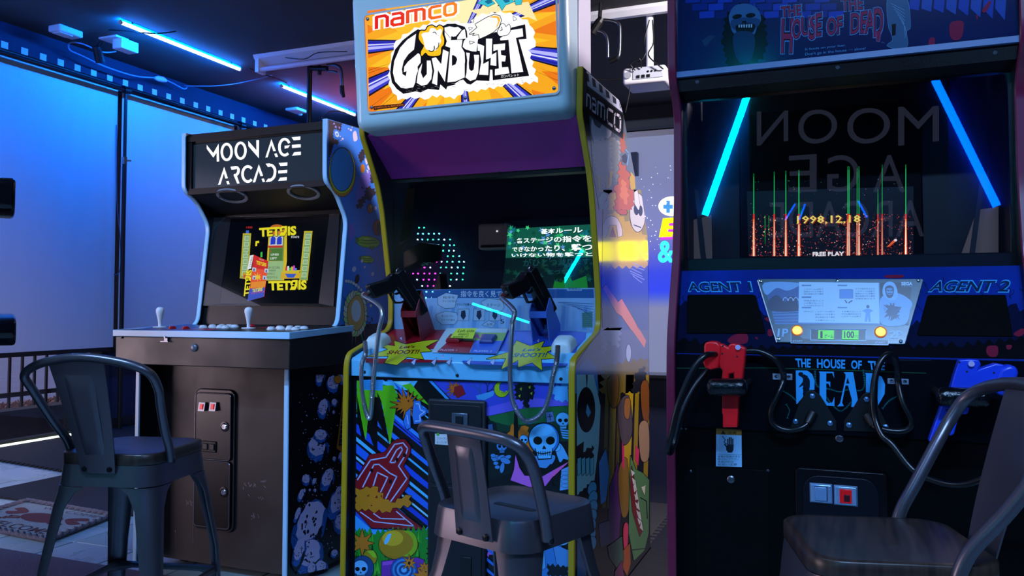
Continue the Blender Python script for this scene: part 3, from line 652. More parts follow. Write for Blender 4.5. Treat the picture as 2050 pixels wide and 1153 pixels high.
# control deck
dk_ = [(2.307, .912), (2.700, .928), (2.700, .910), (2.307, .888)]
DU0, DU1 = -2.555, -1.746
deck = part('control_deck', mat('0e0e12', .3, var=.3), LC, lambda q: q.prism_u([(2.309, .9125), (2.68, .9275), (2.68, .912), (2.309, .892)], DU0+.004, DU1-.004))
q = MB(); q.box((DU0, 2.303, .889), (DU1, 2.309, .9135)); q.prism_u([(2.303, .889), (2.303, .9135), (2.70, .929), (2.70, .9055)], DU0-.001, DU0+.004); q.prism_u([(2.303, .889), (2.303, .9135), (2.70, .929), (2.70, .9055)], DU1-.004, DU1+.001)
q.build('deck_trim', m_trimw, deck, bevel=.002)
dz = lambda v: .9127+(v-2.309)*.0404
ar = Art(plane_vz((2.309, .9127), (2.68, .9277)), lift=.0004, rough=.3); ar.f = lambda u, v: pix(Vector((u, v, dz(v))))
ar.poly('c01820', [(-2.45, 2.34), (-2.12, 2.34), (-2.18, 2.44), (-2.4, 2.44)]); ar.poly('181820', [(-2.42, 2.36), (-2.2, 2.36), (-2.22, 2.41), (-2.4, 2.41)]); ar.poly('b01828', [(-2.05, 2.50), (-1.95, 2.5), (-1.97, 2.58), (-2.05, 2.58)])
ar.poly('d8d8e0', [(-2.55, 2.33), (-2.50, 2.33), (-2.50, 2.42), (-2.55, 2.42)])
ar.build('deck_print', deck)
for px_, v in ((320, 2.47), (497.5, 2.47)):
    c = atv(px_, 650, v); c.z = dz(v)
    j = part('joystick', m_white, LC, lambda q: q.lathe(c, (0, 0, 1), [(.005, .012), (.0065, .018), (.0085, .032), (.0125, .048), (.0155, .062), (.0150, .071), (.010, .078), (.003, .080)], 18), smooth=True)
    part('dust_washer', m_whitep, j, lambda q: q.lathe(c, (0, 0, 1), [(.026, 0), (.025, .003), (.006, .004), (.006, .014)], 20))
def button(c, h, r=.0135, par=None, nm='button'):
    b = part(nm, mat(h, .3), par, lambda q: q.lathe(c, (0, 0, 1), [(r*1.25, 0), (r*1.25, .004), (r*1.05, .006), (r, .005), (r*.96, .010), (r*.5, .0115), (.0005, .012)], 18), smooth=True); return b
for base in ((-2.245, 2.46), (-1.895, 2.42)):
    for k, (du, dv) in enumerate(((0, 0), (.036, .012), (.072, .012), (.108, 0), (0, .05), (.036, .062), (.072, .062), (.108, .05))):
        if base[0]+du > -1.765 and k in (3, 7) and False: continue
        button(Vector((base[0]+du-.02, base[1]+dv, dz(base[1]+dv))), 'e6ecf2', .0125, deck)
for px_ in (345, 372): 
    c = atv(px_, 650, 2.40); c.z = dz(2.40); button(c, 'c01c24', .012, deck)
c = atv(503, 650, 2.56); c.z = dz(2.56); button(c, 'd81c30', .012, deck)
# drawer under the deck
dr = part('drawer_box', mat('2c2727', .42, var=.18, vscale=4, rvar=.12), LC, lambda q: q.prism_u([(2.312, .785), (2.312, .889), (2.70, .905), (2.70, .785)], DU0+.005, DU1-.005), bevel=.003)
c = atv(335, 677, 2.312); part('hasp', m_steel, dr, lambda q: q.box((c.x-.008, 2.304, c.z-.012), (c.x+.008, 2.312, c.z+.012)).box((c.x-.022, 2.300, c.z-.014), (c.x+.014, 2.306, c.z-.010)).tube([(c.x, 2.302, c.z+.004), (c.x, 2.298, c.z+.004)], .004, 8))
c = atv(245, 668, 2.312); part('hook', m_black, dr, lambda q: q.box((c.x-.006, 2.306, c.z-.003), (c.x+.006, 2.312, c.z+.003)).box((c.x-.002, 2.306, c.z-.018), (c.x+.002, 2.312, c.z)))
c = atv(389, 696, 2.312); part('lock', mat('7d8390', .35, .3), dr, lambda q: q.lathe(c, (0, -1, 0), [(.0145, 0), (.0145, .004), (.011, .008), (.004, .0095), (.0005, .0098)], 20), smooth=True)
# lower front
FV = 2.465
fp = part('front_panel', mat('2a2524', .46, var=.22, vscale=3.5, rvar=.14), LC, lambda q: q.box((I0, FV, .030), (I1, FV+.016, .80)))
ar = Art(plane_v(FV), A3, rough=.6, lift=.0003); R = random.Random(11)
for (x, y, nn, s) in ((1430, 620, 16, 45), (1500, 600, 5, 14), (1440, 800, 8, 24), (1080, 730, 9, 16), (1000, 890, 3, 5), (1230, 720, 12, 40), (1490, 700, 4, 20)):
    for k in range(nn):
        a, b_ = x+R.gauss(0, s*.6), y+R.gauss(0, s*.4); ar.stroke('9c949c', [(a, b_), (a+R.uniform(-6, 10), b_+R.uniform(4, 14))], R.uniform(1.2, 2.4))
ar.stroke('6a6268', [(1102, 820), (1103, 960)], 2.5); ar.stroke('6a6268', [(1003, 880), (1004, 985)], 2)
ar.build('scratches', fp, kind='stuff')
# coin door
cdr = part('coin_door', m_black, LC, lambda q: None) if False else None
def rr_slab(q, r, v, t, pl=None):  # r: rounded rect list in (u, z)
    q.loft([[(p[0], v, p[1]) for p in r], [(p[0], v-t, p[1]) for p in r]])
c0, c1 = atv(389, 1056, FV), atv(474, 780, FV)
X0, X1, Z0, Z1 = c0.x, c1.x, c0.z, c1.z
m_cd = mat('0f0d0f', .28, var=.2, vscale=30, bump=.02, bscale=300)
cdr = MB(); rr_slab(cdr, rrect(X0, Z0, X1, Z1, .03), FV, .008); cdr = cdr.build('coin_door', m_cd, LC, bevel=.003)
zm = atv(430, 920, FV).z
for nm, za, zb in (('upper_door', zm+.003, Z1-.016), ('lower_door', Z0+.014, zm-.003)):
    q = MB(); rr_slab(q, rrect(X0+.011, za, X1-.015, zb, .014), FV-.008, .007); d = q.build(nm, m_cd, cdr, bevel=.003)
    q = MB(); r = rrect(X0+.011, za, X1-.015, zb, .014); q.tube([(p[0], FV-.0155, p[1]) for p in r]+[(r[0][0], FV-.0155, r[0][1])], .0022, 6); q.build('door_rim', m_steel if nm == '' else mat('8a8286', .25, .7), cdr, smooth=True)
    q = MB(); r = rrect(X0+.003, Z0+.003, X1-.003, Z1-.003, .027); q.tube([(p[0], FV-.0085, p[1]) for p in r]+[(r[0][0], FV-.0085, r[0][1])], .0018, 6)
    if nm == 'upper_door': q.build('frame_rim', mat('6a6468', .25, .7), cdr, smooth=True)
    lc = atv(450 if nm == 'upper_door' else 448, 854 if nm == 'upper_door' else 985, FV-.015)
    part('lock', m_chrome, cdr, lambda q: q.lathe(lc, (0, -1, 0), [(.012, 0), (.012, .003), (.009, .006), (.006, .006), (.0055, .004)], 16), smooth=True)
    part('lock_ring', mat('2a2628', .25, .3), cdr, lambda q: q.lathe(lc, (0, -1, 0), [(.020, 0), (.019, .003), (.0135, .0035), (.0125, 0)], 20), smooth=True)
for x in (407, 429):
    c = atv(x+1, 813, FV-.015)
    part('coin_slot', m_steel, cdr, lambda q: q.prism_u([(FV-.013, c.z-.017), (FV-.030, c.z-.017), (FV-.024, c.z+.015), (FV-.013, c.z+.015)], c.x-.0155, c.x+.0145))
    part('reject_button', mat('e8001c', .3, emit=.7), cdr, lambda q: q.prism_u([(FV-.024, c.z-.010), (FV-.0315, c.z-.010), (FV-.0285, c.z+.009), (FV-.024, c.z+.009)], c.x-.007, c.x+.006))
c = atv(421, 894, FV-.015); rt = part('coin_return', m_black, cdr, lambda q: q.box((c.x-.036, FV-.020, c.z-.021), (c.x+.030, FV-.013, c.z+.021)), bevel=.003)
for dx in (-.020, .012): part('return_flap', mat('2a2628', .3), cdr, lambda q: q.box((c.x+dx-.011, FV-.024, c.z-.012), (c.x+dx+.013, FV-.019, c.z+.012)), bevel=.004)
# casters
for u, v in ((-2.40, 2.535), (-1.93, 2.535), (-2.40, 3.08), (-1.93, 3.08)):
    cs = part('caster', m_black, LC, lambda q: q.cyl((u-.013, v, .034), (u+.013, v, .034), .033, 18), smooth=True, ang=30)
    part('caster_fork', m_chrome, cs, lambda q: q.box((u-.017, v-.012, .03), (u-.0145, v+.012, .075)).box((u+.0145, v-.012, .03), (u+.017, v+.012, .075)).box((u-.02, v-.02, .068), (u+.02, v+.02, .075)))
    part('hub', m_chrome, cs, lambda q: q.cyl((u-.0155, v, .034), (u+.0155, v, .034), .016, 14))
part('floor_board', m_lblack, LC, lambda q: q.box((I0, FV+.016, .075), (I1, 3.17, .09)))
# side art
EE = fr(640, 220, .1735)
S = Art(plane_u(LU1), EE, rough=.3, lift=.0005, gain=2.8)
up = [(LU1, p[0]+.004, p[1]) for p in lprof if p[1] > 1.3]; 
base = [pix(Vector((LU1, p[0]+(.003 if p[0] < 2.9 else -.01), p[1]))) for p in lprof if p[1] > .925]+[pix(Vector((LU1, v, z))) for v, z in ((3.0, 1.73), (3.19, 1.685), (3.19, .93), (2.70, .93))]
S.f = IDF; S.poly('24589c', base); S.f = EE; S.clip = [EE(*p) for p in ((97, 112), (430, 200), (900, 400), (1000, 2600), (250, 2600), (97, 860))]
S.poly('241a1e', jag([(96, 108), (200, 130), (255, 165), (240, 255), (205, 230), (165, 215), (150, 270), (165, 345), (215, 340), (215, 395), (160, 400), (140, 470), (95, 600)], 9, 14, 5))
for pts in ([(150, 170), (165, 140), (178, 165)], [(178, 180), (196, 190), (190, 215), (172, 200)], [(215, 190), (235, 200), (225, 225)]): S.poly('6b5fae', pts)
S.poly('8f9fd0', [(176, 255), (205, 250), (222, 290), (210, 315), (182, 300)], sm=2); S.poly('24589c', [(188, 272), (205, 270), (208, 295), (192, 290)])
for (x, y, r) in ((262, 335, 14), (244, 352, 7), (235, 305, 8), (358, 232, 14), (332, 218, 9), (372, 200, 8)): S.poly('b48fa8', [(x-r, y), (x-r*.3, y-r), (x+r*.8, y-r*.8), (x+r, y+r*.5), (x, y+r)])
S.poly('c88f98', [(380, 275), (410, 240), (430, 290), (432, 345), (395, 362)], sm=2)
S.poly('5a4c90', [(470, 760), (500, 740), (590, 700), (600, 760), (570, 850), (560, 960), (470, 1010), (430, 1080), (420, 920)], sm=2)
for P in ([(440, 520), (490, 450), (520, 480), (515, 560), (470, 620)], [(485, 880), (520, 910), (580, 880), (620, 980), (580, 1060), (520, 1010), (470, 1060), (450, 1130), (420, 1100), (480, 980)], [(590, 740), (640, 800), (650, 830), (590, 850), (580, 790)], [(660, 980), (690, 900), (700, 1080)]): S.poly('1f1520', jag(P, 9, 16, 8))
for P in ([(520, 570), (540, 560), (552, 610), (535, 630)], [(545, 650), (570, 635), (580, 680), (560, 690)], [(535, 690), (560, 700), (555, 735)]): S.poly('c08f98', P, sm=2)
S.ell('b85a12', (494, 678), 27, 52, ol=0); S.ell('a8520f', (580, 1122), 27, 40, ol=6); S.ell('c88f98', (645, 1135), 12, 22)
# planet with ring of colour
S.ell('140f14', (258, 718), 160, 288); S.ell('b8650f', (258, 718), 155, 282); S.ell('86a818', (258, 700), 148, 262); S.ell('b9a05a', (258, 660), 144, 212); S.ell('101014', (256, 688), 138, 256); S.ell('2567b0', (255, 688), 131, 248)
S.f = G2; S.clip = [G2(*p) for p in ((140, -60), (420, -60), (440, 1000), (130, 1100), (108, 770))]
for P in ([(165, 200), (190, 185), (200, 250), (170, 300)], [(210, 0), (260, -10), (250, 70), (215, 100)]): S.poly('5a4c90', jag(P, 6, 10, 4))
S.poly('1f1520', jag([(225, 55), (300, -10), (330, 20), (260, 60), (235, 110), (205, 100)], 8, 10, 3))
S.ell('a8520f', (287, 105), 15, 26, ol=4); S.ell('d09048', (292, 95), 6, 10); S.ell('8a420c', (327, 215), 22, 44, ol=4); S.ell('3a2410', (338, 222), 14, 40)
for (x, y, w, h) in ((276, 300, 64, 34), (268, 398, 38, 20)):
    S.poly('6a8a1c', [(x-w, y-4), (x-w*.6, y-h), (x+w*.4, y-h*.9), (x+w, y), (x+w*.6, y+h*.8), (x-w*.5, y+h*.7)], sm=4, ol=4); S.stroke('2a3008', [(x-w*.8, y), (x, y+h*.2), (x+w*.8, y)], 3, sm=3); S.stroke('2a3008', [(x-w*.7, y-h*.4), (x, y-h*.3), (x+w*.7, y-h*.35)], 3, sm=3)
    S.poly('4a6010', [(x-w*1.1, y-h), (x-w*.8, y-h*.3), (x-w*1.1, y+h*.2)], ol=2); S.poly('4a6010', [(x+w*.1, y+h*.7), (x+w*.3, y+h*1.3), (x+w*.5, y+h*.7)], ol=2); S.poly('a0c040', [(x-w*.4, y-h*.75), (x+w*.3, y-h*.7), (x+w*.1, y-h*.5), (x-w*.3, y-h*.5)])
for (x, y, r) in ((195, 452, 16), (240, 405, 10), (300, 480, 12), (255, 440, 7)): S.ell('a890a8', (x, y), r*.7, r, rot=15)
S.ell('181018', (212, 510), 13, 30, rot=10)
for k in range(11): S.ell('c0b0c8', (150+k*14, 520+k*k*1.4), 8, 9, ol=2)
for k in range(16): S.ell('181820', (240+20*math.cos(k)+k*6, 660+k*12), 4, 6)
for k in range(26):
    a = math.radians(-180+k*14.3); r = 150+40*(k % 3); S.poly(('8a4a10', '2f8a30', '101010', 'c07818')[k % 4], [(205+25*math.cos(a-.12), 700+40*math.sin(a-.12)), (205+.45*r*math.cos(a), 700+r*math.sin(a)), (205+25*math.cos(a+.12), 700+40*math.sin(a+.12))])
R = random.Random(4)
for k in range(22):
    a = 2*pi*k/22; S.ell(('c9b98c', 'b08a6a', '7f9a58', 'c8a878')[k % 4], (200+48*math.cos(a), 705+108*math.sin(a)), 20, 24, ol=4)
S.poly('d8763a', [(170, 640), (215, 600), (245, 650), (250, 740), (215, 800), (165, 770), (155, 700)], sm=3, ol=5); S.ell('e8a0b0', (205, 690), 28, 62); S.ell('e8cfd0', (208, 680), 16, 40)
S.build('side_art', LC)
# asteroid field on the lower side
S = Art(plane_u(LU1), A3, rough=.3, lift=.0005, gain=1.3, clip=[(1672, 0), (2010, 0), (2010, 1060), (1985, 1080), (1655, 1147)])
def rock(x, y, rx, ry, rot=0, h='c4b4e4'):
    R = random.Random(int(x*7+y)); ca, sa = math.cos(math.radians(rot)), math.sin(math.radians(rot))
    T = lambda a, b: (x+a*rx*ca-b*ry*sa, y+a*rx*sa+b*ry*ca)
    J = lambda s, dx, dy, n=16: [T(dx+s*math.cos(2*pi*k/n)*(1+R.uniform(-.09, .09)), dy+s*math.sin(2*pi*k/n)*(1+R.uniform(-.09, .09))) for k in range(n)]
    S.poly('1f5099', J(1.0, 0, .05)); S.poly('07101f', jag(J(.8, .18, .42), rx*.06, rx*.2, int(x)), 0); S.poly('2a62b4', jag(J(.62, -.05, .36), rx*.06, rx*.2, int(y)))
    S.poly(h, jag(J(.74, -.12, -.2), rx*.05, rx*.22, int(x+y)))
    for k in range(int(5+rx*.12)):
        a, b_ = R.uniform(-.6, .4), R.uniform(-.75, .3); S.poly('131a30', [T(a+.11*math.cos(t)*R.uniform(.4, 1), b_+.08*math.sin(t)*R.uniform(.4, 1)) for t in (0, 1, 2, 3, 4, 5)])
    for k in range(int(4+rx*.08)):
        a = R.uniform(0, 2*pi); S.stroke('05080f', [T(.5*math.cos(a), .4+.4*math.sin(a)), T(.85*math.cos(a+.25), .4+.55*math.sin(a+.25))], max(1.5, rx*.05))
for r in ((1765, 870, 88, 175, 22), (1925, 730, 50, 110, 22), (1940, 850, 40, 60, 10), (1865, 600, 38, 72, 18), (1812, 420, 62, 80, 8), (1830, 350, 45, 40, 0), (1842, 195, 34, 62, 10), (1905, 160, 20, 24, 0), (1822, 20, 28, 50, 12), (1900, 55, 42, 52, 0), (1945, 20, 26, 40, 0), (1743, 600, 28, 34, 0), (1786, 610, 14, 22, 20), (1712, 690, 18, 40, 18), (1690, 800, 16, 50, 20), (1760, 1040, 74, 110, 25), (1825, 1105, 40, 50, 15), (1700, 1010, 36, 90, 15), (1790, 660, 10, 12, 0), (1760, 658, 8, 10, 0), (1730, 662, 9, 12, 0), (1900, 480, 12, 16, 0), (1945, 470, 24, 34, 0), (1900, 1020, 22, 26, 20), (1895, 215, 9, 12, 0), (1770, 1110, 30, 40, 10)): rock(*r)
S.poly('c87a1c', [(1895, 20), (1925, 5), (1940, 30), (1915, 50)], sm=2, ol=4)
R = random.Random(8)
for k in range(160): S.ell('b8a8d8', (R.uniform(1690, 1960), R.uniform(100, 1000)), R.uniform(1, 3.6), n=6)
S.poly('b86a20', [(1945, 110), (1962, 100), (1968, 420), (1938, 440), (1908, 420), (1925, 290)], ol=3); S.poly('1a1418', [(1950, 130), (1962, 125), (1966, 400), (1920, 405), (1932, 290)])
for k in range(6): S.stroke('8a8098', [(1930, 260+k*26), (1964, 255+k*26)], 4)
S.build('asteroid_art', LC)
# ================================================================== tall two-gun cabinet in the middle
GC = thing('arcade_cabinet', 'tall two-gun arcade cabinet with yellow edge trim and glowing orange marquee', 'arcade cabinet', (-1.14, 2.85, 0))
GL, GR = -1.545, -.735
gprof = fillet([(2.320, .02), (2.332, .805), (2.345, .842), (2.600, .915), (2.622, .945), (2.622, 1.03), (2.553, 1.35), (2.520, 1.44), (2.415, 1.602), (2.425, 1.752)], .02, 3)
gfull = gprof+fillet([(2.425, 1.752), (2.87, 1.754), (2.94, 1.71), (3.03, 1.61), (3.22, 1.39), (3.342, 1.278), (3.35, 1.2), (3.35, .02)], .03, 3)[1:]
m_gside = mat('14151c', .13, coat=1.)
m_yel = mat('b49614', .38, var=.08, vscale=6)
GI0, GI1 = GL+.019, GR-.019
for a, c in ((GL, GI0), (GI1, GR)):
    sd = part('side_panel', m_gside if c == GR else mat('12131c', .4), GC, lambda q: q.prism_u(gfull, a, c))
    contour_strip(gprof, a-.0006, c+.0006, .0045, .001).build('edge_trim', m_yel, GC, smooth=True)
m_navy = mat('12131f', .5)
part('back_panel', m_lblack, GC, lambda q: q.prism_u([(3.32, .05), (3.32, 1.26), (3.20, 1.375), (3.01, 1.60), (2.93, 1.70), (2.86, 1.735), (2.62, 1.735), (2.62, 1.715), (2.85, 1.715), (2.91, 1.685), (2.99, 1.59), (3.18, 1.36), (3.30, 1.25), (3.30, .05)], GI0, GI1))
part('black_edging', m_black, GC, lambda q: q.box((GR, 3.01, 1.50), (GR+.004, 3.03, 1.66))) if False else None
# marquee box
m_shell = mat('c0dfe2', .28, coat=.4)  # white plastic, pale aqua because cyan LED light is mixed into the colour
BX0, BX1 = GI0+.006, GI1-.004
q = MB()
f0 = lambda z: 2.345-.09*(z-1.60)
q.add([(BX0, f0(1.60), 1.60), (BX1, f0(1.60), 1.60), (BX1, f0(2.06), 2.06), (BX0, f0(2.06), 2.06), (BX0, 2.47, 1.592), (BX1, 2.47, 1.592), (BX1, 2.47, 2.06), (BX0, 2.47, 2.06)],
      [(3, 2, 1, 0), (4, 5, 6, 7), (0, 1, 5, 4), (1, 2, 6, 5), (2, 3, 7, 6), (3, 0, 4, 7)])
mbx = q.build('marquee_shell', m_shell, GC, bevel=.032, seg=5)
part('marquee_housing', mat('b4b0b8', .4), GC, lambda q: q.box((BX0+.004, 2.466, 1.61), (BX1-.004, 2.61, 2.05)), bevel=.006)
mpl2 = plane_vz((f0(1.60), 1.60), (f0(2.06), 2.06)); n = mpl2[1]
MC = [on(G1(*p), mpl2) for p in ((270, 58), (1364, -79), (1364, 530), (280, 640))]
xa, xb, za, zb_ = MC[3].x, MC[2].x, MC[3].z, min(MC[0].z, MC[1].z)
lipq = MB(); 
RO = rrect(xa-.006, za-.006, xb+.006, zb_+.006, .016); RI = rrect(xa, za, xb, zb_, .012)
L3 = lambda p, h: Vector((p[0], f0(p[1]), p[1]))+n*h
lipq.loft([[L3(p, .001) for p in RO], [L3(p, .006) for p in RO], [L3(p, .006) for p in RI], [L3(p, .0012) for p in RI]], caps=False)
lipq.build('marquee_lip', mat('c9d6d8', .3), mbx, smooth=True)
mqp = part('marquee_panel', mat('ff9a1c', .3, emit=1.05), GC, lambda q: q.slab([L3(p, .0016) for p in RI], n, .001))
for p in ((xa+.014, za+.014), (xb-.014, za+.014), (xa+.012, zb_-.012), (xa+.36, za+.013)): part('screw', m_steel, mqp, lambda q: q.lathe(L3(p, .0045), n, [(.006, -.003), (.006, .001), (.003, .003)], 12), smooth=True)
S = Art((mpl2[0]+n*.0016, n), G1, emit=1.0, rough=.2, clip=[(272, 62), (1362, -75), (1362, 530), (282, 638)], lift=.0004)
C0 = (800, 230)
S.poly('f07a12', [(260, -90), (1400, -90), (1400, 650), (260, 650)])
S.star('f8a81a', C0, 720, 430, 26, jit=.35, seed=5); S.star('ffc024', C0, 520, 330, 22, jit=.35, seed=9); S.star('fff0b0', (880, 90), 300, 150, 18, jit=.4, seed=2)
def ray_(a0, a1, h, r0=0, r1=1200, c=C0): S.poly(h, [(c[0]+r0*math.cos(math.radians(a0)), c[1]+r0*math.sin(math.radians(a0))), (c[0]+r1*math.cos(math.radians(a0)), c[1]+r1*math.sin(math.radians(a0))), (c[0]+r1*math.cos(math.radians(a1)), c[1]+r1*math.sin(math.radians(a1)))])
for a, w in ((176, 7), (153, 7.5), (129, 6), (85, 6), (42, 8), (10, 9), (-24, 5), (-62, 8), (-40, 3)):
    ray_(a-w/2-1, a+w/2+1, '14101a'); ray_(a-w/2, a+w/2, '3a3cc8'); ray_(a-w*.28, a-w*.02, 'b8b8ff'); ray_(a+w*.1, a+w*.2, 'e8e8ff'); ray_(a+w*.3, a+w*.46, '2020a0')
R = random.Random(6)
for k in range(64):
    a = R.uniform(0, 360); ray_(a-.16, a+.16, '201408', R.uniform(330, 600), R.uniform(700, 1100))
S.poly('ffe8a8', [(850, 60), (1190, 10), (1240, 120), (1100, 60), (900, 80)])
for P in ([(900, 20), (960, -20), (1000, 20), (960, 40), (940, 30)], [(1000, 0), (1060, -30), (1110, 10), (1060, 30), (1040, 60), (1020, 25)], [(1110, 0), (1160, -20), (1150, 25), (1120, 30)]): S.poly('38c0d0', P, ol=4)
S.poly('0f6a90', [(940, 10), (975, -10), (985, 15), (960, 25)]); S.poly('0f6a90', [(1040, -5), (1075, -15), (1085, 10), (1060, 18)])
S.poly('ffffff', jag([(392, 430), (402, 330), (440, 235), (520, 170), (640, 128), (760, 118), (860, 140), (905, 85), (1030, 68), (1110, 84), (1180, 118), (1222, 160), (1228, 262), (1196, 285), (1244, 468), (1060, 486), (900, 520), (830, 520), (770, 560), (690, 545), (600, 560), (520, 560), (450, 570), (405, 505)], 9, 22, 3))
wh = 'ffffff'
La, Lb = fr(770, 20, .16478), fr(910, 20, .14744)
bk = '0e060a'
S.f = IDF
S.poly(bk, [La(*p) for p in ((405, 235), (330, 285), (220, 370), (130, 480), (85, 620), (70, 760), (90, 880), (150, 960), (230, 1020), (380, 990), (440, 1003), (530, 960), (665, 972), (680, 905), (750, 968), (765, 930), (870, 905))]+[Lb(*p) for p in ((0, 1005), (70, 960), (120, 945), (170, 1000), (220, 1015), (300, 958), (475, 965), (485, 812), (515, 812), (522, 955), (1015, 895), (872, 402), (980, 395), (960, 195), (775, 240), (700, 330), (560, 300), (400, 360), (320, 400), (300, 565), (240, 562), (150, 535), (112, 500), (130, 420), (178, 370), (170, 290), (140, 228), (60, 205), (0, 183))]+[La(*p) for p in ((850, 168), (760, 170), (705, 200), (640, 300))])
S.f = La
S.poly(wh, [(385, 290), (360, 480), (290, 540), (235, 620), (212, 720), (220, 780), (260, 805), (270, 745), (235, 755), (240, 690), (285, 630), (410, 525), (440, 550), (440, 640), (402, 690), (408, 740), (385, 800), (375, 880), (350, 940), (262, 955), (200, 945), (130, 870), (103, 760), (120, 620), (190, 460), (280, 360)])
S.poly(wh, [(460, 650), (442, 760), (470, 830), (515, 780), (515, 615), (560, 615), (582, 740), (570, 840), (520, 905), (450, 920), (392, 885), (402, 800), (418, 720)])
S.poly(wh, [(575, 590), (625, 575), (690, 660), (712, 480), (780, 510), (735, 875), (650, 730), (640, 915), (578, 890), (605, 740)])
S.poly(wh, [(730, 215), (790, 200), (895, 220), (850, 330), (812, 318), (806, 388), (888, 366), (944, 372), (935, 450), (975, 520), (975, 820), (860, 870), (765, 880), (800, 460), (740, 440), (758, 380), (732, 300)])
for q_ in (((730, 255), (800, 340)), ((900, 215), (845, 335))): S.stroke(bk, list(q_), 5)
S.poly(bk, [(820, 550), (860, 550), (885, 600), (865, 660), (820, 680)])
S.f = Lb
S.poly(wh, [(-60, 410), (110, 405), (105, 460), (85, 515), (140, 600), (145, 700), (125, 850), (60, 930), (-20, 968), (-20, 760), (24, 740), (42, 690), (30, 640), (-20, 610)])
S.poly(wh, [(-10, 240), (50, 230), (98, 268), (20, 358), (-10, 360)]); S.poly(wh, [(104, 280), (142, 262), (162, 390), (40, 402), (40, 372)])
S.poly(wh, [(180, 370), (310, 390), (300, 560), (240, 560), (235, 530), (150, 530), (120, 500), (135, 425), (175, 425)])
S.poly(wh, [(160, 580), (210, 585), (195, 720), (200, 800), (230, 832), (262, 810), (275, 700), (265, 610), (335, 610), (325, 850), (290, 940), (215, 965), (150, 915), (165, 860), (175, 680)])
S.poly(wh, [(315, 455), (405, 490), (390, 735), (465, 695), (460, 885), (335, 880), (365, 700), (345, 555), (318, 555)])
S.poly(wh, [(430, 390), (515, 390), (508, 610), (570, 575), (570, 760), (490, 750), (495, 650), (430, 675)])
S.poly(wh, [(530, 470), (690, 455), (685, 545), (630, 550), (635, 610), (700, 625), (690, 700), (640, 700), (645, 780), (730, 775), (748, 860), (550, 890), (552, 805), (605, 795), (590, 540), (530, 560)])
S.poly(wh, [(620, 385), (770, 275), (925, 250), (935, 360), (835, 380), (935, 840), (775, 860), (735, 405), (625, 415)])
S.poly('fffaf0', [(285, 195), (440, 105), (540, 66), (612, 80), (638, 140), (604, 230), (530, 300), (425, 355), (345, 390), (330, 330), (250, 345), (290, 310), (205, 330), (312, 240)], ol=18, olc=bk); S.poly('ffb428', [(470, 100), (545, 80), (605, 92), (624, 140), (590, 215), (560, 250), (596, 160), (580, 110)])
S.poly('ffffff', [(585, 300), (605, 260), (640, 190), (680, 200), (700, 230), (745, 200), (758, 280), (720, 335), (660, 350), (610, 350)], sm=2, ol=16, olc=bk); S.stroke(bk, [(640, 230), (650, 270), (622, 282)], 10)
S.poly('ffffff', [(205, 425), (275, 440), (210, 468)], ol=8)
S.f = La
S.poly('ffc414', [(420, 300), (440, 255), (500, 250), (530, 205), (580, 190), (630, 215), (670, 190), (715, 220), (705, 290), (725, 350), (720, 420), (690, 460), (680, 540), (620, 560), (540, 555), (500, 520), (455, 560), (445, 510), (480, 440), (450, 400), (420, 350)], sm=3, ol=26, olc=bk)
S.poly('ffffff', [(450, 300), (490, 275), (540, 270), (560, 225), (610, 225), (640, 250), (680, 230), (700, 260), (680, 330), (690, 380), (660, 440), (640, 480), (590, 500), (540, 490), (500, 470), (480, 400), (470, 350)], sm=3)
S.stroke('30180a', [(540, 495), (580, 505), (605, 480), (605, 440)], 12, sm=3); S.stroke('30180a', [(625, 480), (655, 450), (662, 400)], 10, sm=3); S.stroke('30180a', [(590, 275), (615, 270), (632, 295)], 9, sm=3)
S.f = G1
for P in ([(860, 120), (880, 106), (876, 128)], [(1104, 92), (1124, 110), (1108, 118)], [(852, 158), (872, 160), (856, 172)], [(855, 236), (882, 240), (862, 250)]): S.poly('ffffff', P, ol=5)
for k in range(46):
    x, y = R.uniform(470, 1210), R.uniform(0, 1); y = 470+.05*(800-x)*0+R.uniform(20, 60)-(x-470)*.06
    S.stroke('909090', [(x, y), (x+R.uniform(6, 16), y+R.uniform(-6, 6))], 1.6)
S.text('101010', 'ガンバレット', [(1030, 430), (1142, 418), (1142, 438), (1032, 450)], off=.03); S.text('ffffff', 'ガンバレット', [(1034, 428), (1138, 419), (1138, 435), (1035, 445)], off=.0)
S.poly('2a0c08', [(308, 606), (486, 588), (486, 606), (310, 628)]); S.text('e07828', '© NAMCO LTD. ALL RIGHTS RESERVED', [(315, 610), (480, 592), (480, 602), (316, 621)])
def rounded_word(S, quad, sub, cols, wb, wf, back):   # the five rounded-square letters n a m c o
    H_ = homog([sub(*p) for p in quad]); old, oc = S.f, S.clip; S.f = lambda x, y: H_(x/480., y/80.); S.clip = None
    G = [[[(0, 80), (0, 0), (52, 0), (68, 14), (68, 80)]],
         [[(4, 0), (52, 0), (68, 14), (68, 80), (12, 80), (0, 68), (0, 46), (12, 36), (68, 36)]],
         [[(0, 80), (0, 0), (92, 0), (106, 12), (106, 80)], [(53, 4), (53, 80)]],
         [[(72, 0), (14, 0), (0, 14), (0, 66), (14, 80), (72, 80)]],
         [[(14, 0), (58, 0), (72, 14), (72, 66), (58, 80), (14, 80), (0, 66), (0, 14), (14, 0), (20, 0)]]]
    X = (8, 98, 190, 322, 412)
    for pas in (0, 1):
        for k in range(5):
            for P in G[k]:
                P = [(X[k]+p[0]*.92, p[1]) for p in P]
                if pas == 0 and back: S.stroke(back, P, wb)
                if pas == 1: S.stroke(cols[k], P, wf)
    S.f, S.clip = old, oc
rounded_word(S, [(318, 100), (778, 18), (778, 80), (318, 164)], G1, ['e01808', 'e82c08', 'ee4808', 'f46a0a', 'f8840c'], 44, 20, 'ffffff')
S.build('marquee_print', mqp)
